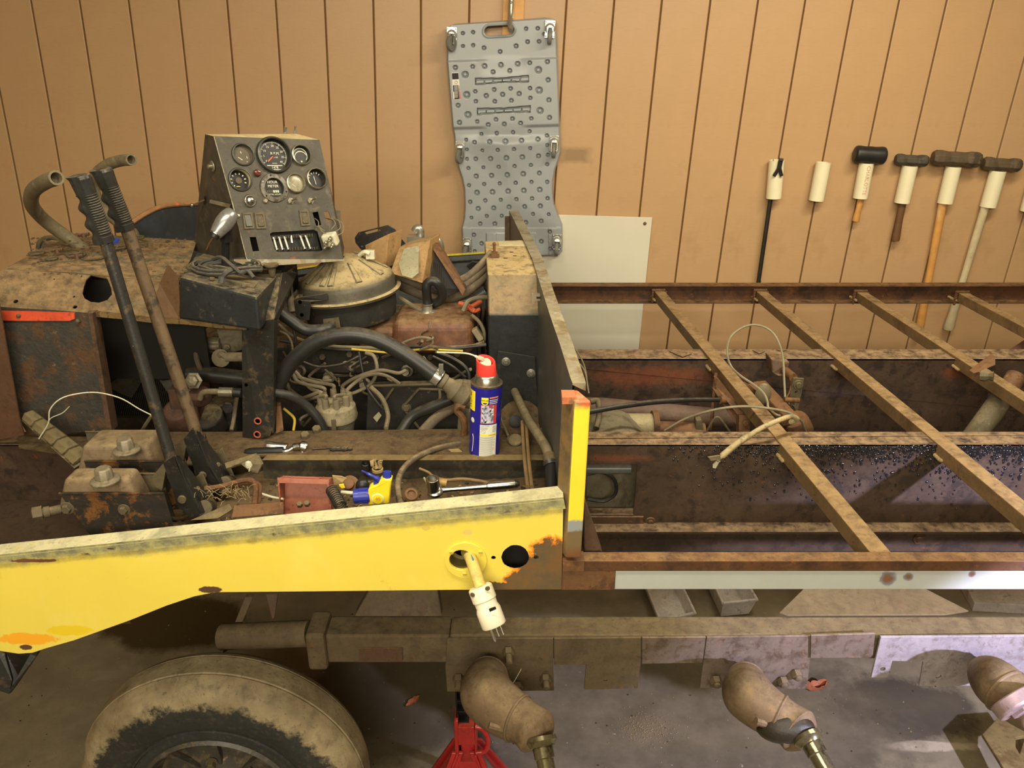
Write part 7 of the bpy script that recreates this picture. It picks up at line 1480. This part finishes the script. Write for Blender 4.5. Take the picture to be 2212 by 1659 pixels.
# trigger sprayer head
ts = empty('trigger_sprayer', P(800, 1085, 1.30), 'blue and yellow trigger sprayer head lying beside the red parts bin', 'sprayer')
m_ty = worn('sprayer_yellow', C(240, 214, 48), rough=.35, bump=0, var=.02); m_tb = worn('sprayer_blue', C(44, 54, 148), rough=.35, bump=0, var=.04)
a, b = P(765, 1072, 1.30), P(800, 1070, 1.30); q = MB(); L_ = (b-a).length; prf = [(.0125, 0), (.0140, .001), (.0140, L_*.9), (.0125, L_)]; q.lathe(prf, a, b-a, 28)
for k in range(14):
    t = k*2*pi/14; Xq, Yq, Zq = frame(b-a); q.obox(a+Zq*L_*.6+(Xq*cos(t)+Yq*sin(t))*.0141, (.0018, .0018, L_*.55), z=Zq, x=Xq*cos(t)+Yq*sin(t))
q.build('collar', m_tb, ts, 'ribbed blue collar')
q = MB(); pts = [(795, 1058), (800, 1053), (815, 1049), (820, 1040), (826, 1035), (846, 1037), (842, 1060), (840, 1088), (795, 1092)]; q.prism([P(u, v, 1.29) for u, v in pts], (0, .020, 0)); q.build('body', m_ty, ts, 'yellow sprayer body', bevel=.004, seg=3)
q = MB(); q.lathe([(.0085, 0), (.0085, .004), (.008, .016)], P(836, 1036, 1.30), (.06, .2, 1), 8, sm=False); q.build('nozzle', m_tb, ts)
q = MB(); q.tube(spl(PP([(782, 1017, 1.31), (800, 1026, 1.30), (818, 1036, 1.30), (824, 1046, 1.30)]), 6), [.0018]*4+[.003]*6+[.005]*9, 8); q.obox(P(812, 1046, 1.30), (.007, .008, .016)); q.build('trigger', m_tb, ts)
q = MB(); q.lathe([(.012, 0), (.0115, .0006)], P(816, 1078, 1.2898), (0, -1, 0), 24, 0); q.lathe([(.0100, 0), (.0098, .0012)], P(816, 1078, 1.2895), (0, -1, 0), 24, 1); q.text('40', .010, lambda x, y: P(816, 1078, 1.2872)+V((x, 0, y)), 2); q.build('round_sticker', [m_cw, m_cy, m_co], ts, fixn=False)
q = MB(); q.tube(PP([(765, 1065, 1.30), (738, 1063, 1.31)]), .0034, 8); q.build('dip_tube', m_plast, ts)
q = MB(); q.tube(spl(PP([(612, 1078, 1.34), (590, 1074, 1.35), (563, 1066, 1.36)]), 5), .0024, 8); q.build('plastic_tube', m_plast, label='thin white plastic tube sticking out left of the red parts bin', cat='tube')
q = MB(); a, b = P(716, 1058, 1.31), P(738, 1096, 1.25); Xq, Yq, Zq = frame(b-a); L_ = (b-a).length
q.tube([a+Zq*(L_*t/140)+(Xq*cos(t*.45)+Yq*sin(t*.45))*.0105 for t in range(141)], .0015, 6); q.build('coil_spring', m_blackmet, label='dark coil spring lying between the red bin and the blue sprayer', cat='spring')
# ratchets and sockets
def ratchet(c, d, hr, L_, tilt, name, label, hm, hl0, hl1):
    t = empty('ratchet_wrench', c, label, 'wrench'); X, Y, Z = frame(tilt, d); return t, X, Y, Z
t, X, Y, Z = ratchet(P(925, 1062, 1.30), P(1118, 1050, 1.34)-P(925, 1062, 1.30), 0, 0, (0, -.35, 1), '', 'chrome ratchet wrench lying flat on the floor tray near the yellow panel', None, 0, 0)
a = P(940, 1064, 1.275)+V((0, 0, .004)); b = P(1122, 1049, 1.30)+V((0, 0, .004)); X = (b-a).normalized(); L_ = (b-a).length; Y = Z.cross(X)
q = MB(); q.lathe([(.013, -.005), (.0155, -.003), (.0155, .003), (.013, .005)], a, Z, 24); n = 18; vs = []
q.tube([a+X*.010, a+X*.030, a+X*L_*.5, a+X*L_*.80, a+X*L_*.82], [.006, .0045, .0052, .0068, .0068], 12); q.build('shaft', m_chrome, t)
q = MB(); q.lathe([(.009, -.0052), (.010, .0056)], a, Z, 18); q.build('drive_head', m_steelbar, t)
q = MB(); q.tube([a+X*L_*.60, a+X*L_*.63, a+X*L_*.93, a+X*L_*.97, a+X*L_], [.0055, .0080, .0085, .0075, .004], 14); q.build('knurled_grip', m_chrome, t)
def socket(c, ax, r, L_, label, mat=m_chrome):
    q = MB(); q.lathe([(r*.9, 0), (r, .001), (r, L_*.98), (r*.94, L_), (r*.68, L_), (r*.62, L_*.6), (0, L_*.6)], c, ax, 20, caps=False)
    o_ = q.build('socket', mat, label=label, cat='socket', fixn=True); return o_
socket(P(937, 1066, 1.275), (-.03, -.1, 1), .0125, .034, 'chrome socket standing upright on the lying ratchet wrench')
t = empty('ratchet_wrench', P(600, 975, 1.60), 'black handled ratchet with chrome head lying behind the ledge strip', 'wrench')
q = MB(); q.tube(PP([(530, 978, 1.58), (538, 977, 1.58), (612, 974, 1.585)]), [.007, .0098, .0095], 12); q.build('grip', m_rubber, t, 'black rubber handle')
q = MB(); q.tube(spl(PP([(606, 976, 1.585), (622, 974, 1.585), (636, 966, 1.59), (652, 964, 1.59), (662, 968, 1.59)]), 5), [.006]*5+[.0055]*5+[.009]*5+[.013]*5+[.009], 14); q.sph(P(654, 976, 1.585), .007, 10); q.build('head', m_chrome, t)
a, b = P(578, 964, 1.61), P(621, 968, 1.605); socket(a, b-a, .0115, (b-a).length, 'long chrome socket lying beside the black handled ratchet')
a = P(790, 1004, 1.55); socket(a+V((0, 0, -.012)), (.05, -.3, 1), .009, .02, 'small dark socket lying under the front edge of the ledge strip', m_bezd)
# assorted debris things
def thing_(q, name, mat, label, cat, **k): return q.build(name, mat, label=label, cat=cat, **k)
c = P(755, 1048, 1.36); q = MB(); q.lathe([(.018, 0), (.019, .003), (.011, .005), (.011, .012), (.008, .014)], c, (0, -.7, .7), 20); thing_(q, 'flange_nut', m_rustbrown, 'rusty round flange nut lying between the red bin and the yellow sprayer', 'nut')
q = MB(); q.sph(P(783, 1050, 1.35), .014, 14, sc=(1, .8, 1.1)); thing_(q, 'rubber_bump_stop', m_rubber, 'black rubber lump lying behind the blue sprayer trigger', 'rubber')
q = MB(); q.prism([P(u, v, 1.36+.002*(i % 3)) for i, (u, v) in enumerate(((718, 1028), (738, 1030), (750, 1035), (742, 1044), (722, 1048)))], (0, .001, .0015)); thing_(q, 'dry_leaf', worn('leaf_tan', C(160, 138, 92), rough=.8, bump=.3), 'tan dry leaf lying just right of the red parts bin', 'leaf')
q = MB(); q.prism([P(u, v, 1.34) for u, v in ((732, 1048), (742, 1046), (745, 1054), (738, 1055))], (0, .001, .001)); thing_(q, 'yellow_scrap', m_cy, 'tiny bright yellow scrap lying near the rusty flange nut', 'scrap')
c = P(814, 1010, 1.47); q = MB(); random.seed(6)
for k in range(7): a = k*.9; q.prism([c+V((cos(a)*.010, sin(a)*.008, 0)), c+V((cos(a+.7)*.012, sin(a+.7)*.010, .004)), c+V((cos(a+.4)*.014, sin(a+.3)*.010, .014)), c+V((cos(a)*.006, sin(a)*.006, .016))], (0, .001, .001))
q.lathe([(.012, 0), (.012, .006), (.009, .006), (.009, 0)], c+V((.002, -.004, -.006)), (0, 0, 1), 18, caps=False); thing_(q, 'crumpled_leaf', worn('leaf_tan', None) if False else MATS['leaf_tan'], 'crumpled dry leaf curled on the floor tray behind the sprayer', 'leaf', fixn=False)
q = MB(); q.prism([P(u, v, 1.58) for u, v in ((970, 972), (990, 970), (998, 976), (994, 982), (978, 980))], (0, .001, .001)); thing_(q, 'dry_leaf', MATS['leaf_tan'], 'small tan leaf scrap beside the foot of the spray can', 'leaf')
q = MB(); c = PZ(888, 1068, CZ-.885); c = P(888, 1070, 1.32); q.lathe([(.014, 0), (.015, .003), (.012, .007), (.008, .007), (.008, .003)], c, (.2, -.6, .8), 18); thing_(q, 'rusty_washer', m_rustbrown, 'rusty ring washer lying left of the upright chrome socket', 'washer')
a, b = P(944, 1040, 1.34), P(962, 1044, 1.34); q = MB(); q.lathe([(.005, 0), (.006, .006), (.008, .008), (.009, .018)], a, b-a, 14); thing_(q, 'amber_cap', worn('amber', C(170, 138, 78), rough=.4, bump=.05), 'small amber plastic cap lying behind the upright socket', 'cap')
q = MB(); q.tube(PP([(916, 1032, 1.36), (926, 1048, 1.34)]), .0022, 6); thing_(q, 'green_stalk', worn('stalk', C(140, 150, 110), rough=.5, bump=0), 'short pale green stalk lying left of the amber cap', 'stalk')
q = MB(); q.tube(spl(PP([(906, 1012, 1.44), (925, 1020, 1.43), (940, 1032, 1.41), (965, 1037, 1.40), (1000, 1035, 1.40), (1040, 1040, 1.39), (1066, 1048, 1.38)]), 6), [.0026]*10+[.0036]*27, 8); thing_(q, 'dry_twig', MATS['tan_line'], 'thin dry twig lying on the floor tray in front of the spray can', 'twig')
q = MB(); q.tube(spl(PP([(1020, 958, 1.66), (985, 960, 1.62), (940, 970, 1.58), (900, 988, 1.53), (872, 1012, 1.47), (860, 1040, 1.41), (861, 1068, 1.35), (868, 1096, 1.28)]), 8), .0068, 12); thing_(q, 'rubber_hose', m_hosebrown, 'grey rubber hose curving from behind the spray can down to the yellow panel', 'hose')
q = MB(); c = PZ(738, 972, ZT+.004); random.seed(14)
for k in range(9): q.sph(c+V((random.uniform(-.022, .022), random.uniform(-.006, .006), .004)), random.uniform(.004, .009), 7, sc=(1.3, .8, .7))
q.tube([c+V((-.065, 0, .002)), c+V((-.02, .002, .004))], .0016, 5); thing_(q, 'dirt_clump', m_engine, 'grey clump of dirt and fluff on the floor pan behind the ledge strip', 'dirt', kind='stuff')
q = MB(); q.sph(P(537, 1004, 1.455), .008, 8, sc=(1, .6, 1.2)); q.tube(PP([(541, 1008, 1.45), (538, 1018, 1.45)]), .0014, 5); thing_(q, 'white_scrap', m_plast, 'scrap of white plastic caught under the angle bracket', 'scrap')
random.seed(31); q = MB(); c = P(490, 1070, 1.33)
for k in range(46):
    a = c+V((random.gauss(0, .026), random.gauss(0, .014), random.uniform(-.008, .004))); d = V((random.uniform(-1, 1), random.uniform(-.6, .6), random.uniform(.0, .9)))*.022; q.tube([a, a+d*.5+V((0, 0, .004)), a+d], .0005, 4)
thing_(q, 'dry_grass', worn('hay', C(150, 132, 92), rough=.8, bump=0), 'wisps of dry grass beside the nearer lever base', 'grass', kind='stuff')
# power plug hanging out of the yellow panel
pw0 = P(1013, 1196, YP+.02); pg = empty('power_cord', P(1060, 1372, 1.09), 'thick cream power cord with three pin plug hanging out of the yellow panel', 'plug')
m_plug = worn('plug_cream', C(222, 214, 190), [(C(206, 196, 160), 9, .58, .12)], .42, bump=.05, var=.03)
q = MB(); cpts = PP([(1008, 1192, 1.20), (1016, 1204, 1.165), (1026, 1232, 1.135), (1038, 1268, 1.115)]); q.tube(spl(cpts, 6), .0105, 16); q.build('cord', worn('cord_painted', C(206, 186, 104), [(C(170, 150, 100), 9, .55, .1), (C(226, 200, 60), 7, .62, .06)], .6, bump=.4), pg, 'paint smeared yellowish cord')
q = MB(); q.prism([P(1017, 1197, 1.152), P(1023, 1206, 1.147), P(1026, 1218, 1.142), P(1021, 1212, 1.143)], (0, -.001, 0)); q.build('blue_mark', worn('bluemark', C(50, 110, 140), rough=.5, bump=0), pg)
a, b = P(1036, 1266, 1.115), P(1068, 1352, 1.085); X, Y, Z = frame(b-a, (1, 0, 0)); L_ = (b-a).length
q = MB(); q.lathe([(.018, 0), (.0205, .002), (.0212, .004), (.0212, L_*.34), (.020, L_*.36)], a, Z, 32); q.build('strain_relief', m_plug, pg)
q = MB(); q.lathe([(.019, L_*.36), (.0195, L_*.37), (.0188, L_*.50), (.0195, L_*.52), (.0215, L_*.60), (.0215, L_*.97), (.020, L_)], a, Z, 32); q.build('plug_body', m_plug, pg, 'cream round plug body')
for u, v in ((1021, 1285), (1053, 1271)):
    q = MB(); c = P(u, v, 1.095); q.lathe([(.0042, 0), (.004, .0012), (0, .0014)], c, (-.35 if u < 1030 else .2, -1, .1), 14); q.build('plug_screw', m_dustmetal, pg)
q = MB(); q.prism([P(1056, 1316, 1.074), P(1070, 1311, 1.074), P(1072, 1316, 1.0735), P(1058, 1322, 1.0735)], (0, .0, .001)); q.build('slot_mark', m_black, pg)
e = a+Z*L_
q = MB(); q.tube([e+X*-.008-Y*.004, e+X*-.008-Y*.004+Z*.024, e+X*-.008-Y*.004+Z*.026], [.0024, .0024, .0012], 10); q.build('ground_pin', m_zinc, pg)
for dx in (.002, .010):
    q = MB(); q.obox(e+X*dx+Y*.004+Z*.009, (.0015, .0062, .018), z=Z, x=X); q.build('blade', m_zinc, pg, bevel=.0004)
# jack stand
m_jr = worn('jack_red', C(172, 34, 36), [(C(120, 28, 28), 12, .6, .12)], .28, bump=.06, spec=.6, dust=.15); m_jb = worn('jack_black', C(28, 28, 28), rough=.35, metal=.4, bump=.1)
YJ = 1.47; jc = P(1008, 1600, YJ); js_ = empty('jack_stand', V((jc.x, YJ, 0)), 'red and black ratchet jack stand supporting the track beam', 'jack stand')
xl, xr = P(986, 1560, YJ).x, P(1014, 1560, YJ).x; zt3 = ztb-.075
q = MB(); q.box((xl, YJ-.008, .25), (xl+.004, YJ+.02, zt3)); q.box((xl, YJ+.012, .25), (xr, YJ+.02, zt3)); q.box((xl-.02, YJ-.02, zt3), (xr+.02, YJ+.03, zt3+.006))
col = q.build('ratchet_column', m_jb, js_, 'black toothed column', bevel=.001)
for k in range(9):
    q = MB(); z = .30+k*.034; q.hexa([(xl+.003, YJ+.0, z), (xr, YJ+.0, z), (xr, YJ+.014, z+.004), (xl+.003, YJ+.014, z+.004), (xl+.003, YJ-.006, z+.014), (xr, YJ-.006, z+.014), (xr, YJ+.014, z+.020), (xl+.003, YJ+.014, z+.020)]); q.build('tooth', m_jb, col, bevel=.0008)
zj = P(1008, 1572, YJ-.02).z; zl_ = P(1008, 1608, YJ-.02).z
q = MB(); x0, x1 = P(988, 1580, YJ-.02).x, P(1024, 1580, YJ-.02).x
q.hexa([(x0+.001, YJ-.024, zl_), (x1+.003, YJ-.024, zl_), (x1+.003, YJ+.03, zl_), (x0+.001, YJ+.03, zl_), (x0, YJ-.020, zj), (x1, YJ-.020, zj), (x1, YJ+.03, zj), (x0, YJ+.03, zj)]); q.box((x0-.008, YJ-.02, zl_-.12), (x0+.002, YJ+.03, zj+.02)); q.box((x1, YJ-.02, zl_-.12), (x1+.006, YJ+.03, zj-.01))
q.box((x0+.006, YJ-.006, zl_-.10), (x1, YJ+.02, zl_)); q.build('collar', m_jr, js_, bevel=.003)
q = MB(); q.tube(spl([V((x1+.002, YJ-.012, zj-.004)), V((x1+.022, YJ-.014, zj-.012)), V((x1+.034, YJ-.018, zj-.045)), V((x1+.026, YJ-.020, zj-.075)), V((x1+.004, YJ-.020, zj-.082))], 6), .0065, 10); q.build('handle', m_jr, js_, 'red looped ratchet handle')
xm = (x0+x1)/2
for sx, sy in ((-1, -1), (1, -1), (1, 1), (-1, 1)):
    q = MB(); t_ = V((xm+sx*.022, YJ+.005+sy*.020, zl_-.03)); f_ = V((xm+sx*.135, YJ+sy*.12, 0)); s2 = V((0, 0, .0))
    q.hexa([f_+V((-.020, -.004, 0)), f_+V((.020, -.004, 0)), f_+V((.020, .004, 0)), f_+V((-.020, .004, 0)), t_+V((-.014, -.004, 0)), t_+V((.014, -.004, 0)), t_+V((.014, .004, .0)), t_+V((-.014, .004, .0))]); q.hexa([f_+V((-.003, -.02*sy-.002, 0)), f_+V((.003, -.02*sy-.002, 0)), f_+V((.003, .002, 0)), f_+V((-.003, .002, 0)), t_+V((-.003, -.01-.002, 0)), t_+V((.003, -.01-.002, 0)), t_+V((.003, .002, 0)), t_+V((-.003, .002, 0))]); q.build('leg', m_jr, js_, bevel=.001)
q = MB(); q.hexa([(xm-.030, YJ-.045, zl_-.16), (xm+.034, YJ-.045, zl_-.16), (xm+.034, YJ+.03, zl_-.16), (xm-.030, YJ+.03, zl_-.16), (xm-.020, YJ-.028, zl_-.05), (xm+.024, YJ-.028, zl_-.05), (xm+.024, YJ+.03, zl_-.05), (xm-.020, YJ+.03, zl_-.05)]); q.build('base_tower', m_jr, js_, bevel=.002)
q = MB(); q.prism([(xm-.018, YJ-.033, zl_-.075), (xm+.018, YJ-.033, zl_-.072), (xm+.024, YJ-.044, zl_-.15), (xm-.020, YJ-.044, zl_-.15)], (0, -.001, 0)); q.build('sticker', m_paper, js_, 'pale sticker')
# white troughs on the floor
m_tr = worn('trough_white', C(232, 228, 222), [(C(160, 152, 136), 8, .6, .1)], .5, bump=.05)
def trough(c4, h, label, name='plastic_trough'):
    b = [PZ(u, v, 0) for u, v in c4]; cen = sum(b, V())/4; t = q = MB(); top = [p+V((0, 0, h)) for p in b]; bot = [cen.lerp(p, .86) for p in b]; inn = [cen.lerp(p, .94)+V((0, 0, h-.001)) for p in b]; ib = [cen.lerp(p, .82)+V((0, 0, .006)) for p in b]
    bot = [p+V((0, 0, .001)) for p in bot]
    q.add(bot+top+inn+ib, [(3, 2, 1, 0)]+[(i, (i+1) % 4, (i+1) % 4+4, i+4) for i in range(4)]+[(4+i, (i+1) % 4+4, (i+1) % 4+8, 8+i) for i in range(4)]+[(8+i, (i+1) % 4+8, (i+1) % 4+12, 12+i) for i in range(4)]+[(12, 13, 14, 15)])
    o_ = q.build(name, m_tr, label=label, cat='trough', bevel=.003); 
    q = MB(); top2 = [p+V((0, 0, 0)) for p in top]; q.tube(top2+[top2[0]], .006, 8); q.build('rim', m_tr, o_); return o_
def zshift(u, v, h): p = PZ(u, v, h); return p
def trough2(c4, h, label):
    # c4 given at rim height
    b = [PZ(u, v, h) for u, v in c4]; b = [V((p.x, p.y, 0)) for p in b]
    cen = sum(b, V())/4; q = MB(); top = [p+V((0, 0, h)) for p in b]; bot = [cen.lerp(p, .84)+V((0, 0, .001)) for p in b]; inn = [cen.lerp(p, .94)+V((0, 0, h-.001)) for p in b]; ib = [cen.lerp(p, .80)+V((0, 0, .006)) for p in b]
    q.add(bot+top+inn+ib, [(3, 2, 1, 0)]+[(i, (i+1) % 4, (i+1) % 4+4, i+4) for i in range(4)]+[(4+i, (i+1) % 4+4, (i+1) % 4+8, 8+i) for i in range(4)]+[(8+i, (i+1) % 4+8, (i+1) % 4+12, 12+i) for i in range(4)]+[(12, 13, 14, 15)])
    o_ = q.build('plastic_trough', m_tr, label=label, cat='trough', bevel=.002); q = MB(); q.tube(top+[top[0]], .005, 8); q.build('rim', m_tr, o_)
trough2([(1426, 1340), (1502, 1325), (1432, 1180), (1362, 1180)], .055, 'white plastic trough on the floor, the left one, partly under the beam')
trough2([(1562, 1303), (1636, 1296), (1560, 1170), (1500, 1170)], .085, 'white plastic trough on the floor, the right one, with its open end in view')
q = MB(); b = [PZ(u, v, 0) for u, v in ((2100, 1321), (2290, 1330), (2240, 1230), (2050, 1225))]; q.prism([p+V((0, 0, .0)) for p in b], (0, 0, .04)); q.build('concrete_slab', worn('slab', C(206, 198, 190), [(C(140, 126, 112), 5, .55, .1)], .7, bump=.15), label='pale slab lying on the floor at the right behind the track beam', cat='slab', bevel=.003)
q = MB(); b = [P(2120, 1575, 1.55), P(2195, 1545, 1.55), P(2240, 1560, 1.5), P(2240, 1700, 1.3), P(2200, 1659, 1.35), P(2130, 1598, 1.52)]
b = [PZ(u, v, .12) for u, v in ((2120, 1592), (2150, 1560), (2215, 1555), (2240, 1590), (2192, 1600), (2192, 1620), (2230, 1690), (2180, 1690), (2150, 1640))]; q.prism(b, (0, 0, .012)); b2 = [PZ(u, v, 0) for u, v in ((2150, 1560), (2200, 1556), (2240, 1600))]; q.box((b[3].x-.03, b[3].y, 0), (b[3].x+.04, b[3].y+.04, .12)); q.build('notched_plate', worn('notch', C(128, 112, 70), [(C(104, 84, 52), 9, .5, .1)], .6, bump=.3), label='notched tan steel plate near the floor in the lower right corner', cat='plate', bevel=.002)
# leaves on the floor
def leaf(u, v, s_, rot, label, curl=.3):
    c = PZ(u, v, 0); q = MB(); n, m = 8, 4; vs = []
    for i in range(n+1):
        t = i/n*2-1; w = (1-t*t)*.42*(1+.25*sin(i*2.3))
        for j in range(m+1):
            k = j/m*2-1; x, y = t*s_, k*w*s_; vs.append(c+V((x*cos(rot)-y*sin(rot), x*sin(rot)+y*cos(rot), .004+curl*s_*(k*k*.7+.5*t*t*abs(sin(i+1))))))
    q.add(vs, [(i*(m+1)+j, i*(m+1)+j+1, (i+1)*(m+1)+j+1, (i+1)*(m+1)+j) for i in range(n) for j in range(m)], 0, True); q.build('dry_leaf', worn('leaf_brown', C(178, 108, 74), [(C(130, 76, 44), 20, .5, .1)], .6, bump=.2), label=label, cat='leaf', fixn=False)
leaf(892, 1518, .030, .9, 'small reddish brown dry leaf lying flat on the floor between wheel and jack stand', .15)
leaf(1762, 1494, .036, .2, 'curled reddish dry leaf standing on the floor right of the second suspension arm', 1.1)
q = MB(); random.seed(12)
for i in range(420):
    u, v = random.uniform(0, 2300), random.uniform(1300, 1720); c = PZ(u, v, 0); r = random.uniform(.0008, .0024); q.obox(c+V((0, 0, r*.4)), (r*2, r*1.5, r), x=(random.random(), random.random()-.5, 0), mi=random.randrange(2))
c0 = PZ(1400, 1572, 0)
for i in range(420): c = c0+V((random.gauss(0, .045), random.gauss(0, .035), .002)); r = random.uniform(.0005, .0016); q.obox(c, (r*2, r, r), mi=0)
q.build('floor_grit', [worn('sawdust', C(150, 132, 98), rough=.9, bump=0), worn('grit_dark', C(60, 52, 42), rough=.9, bump=0)], label='scattered grit and sawdust on the concrete floor', cat='grit', kind='stuff')
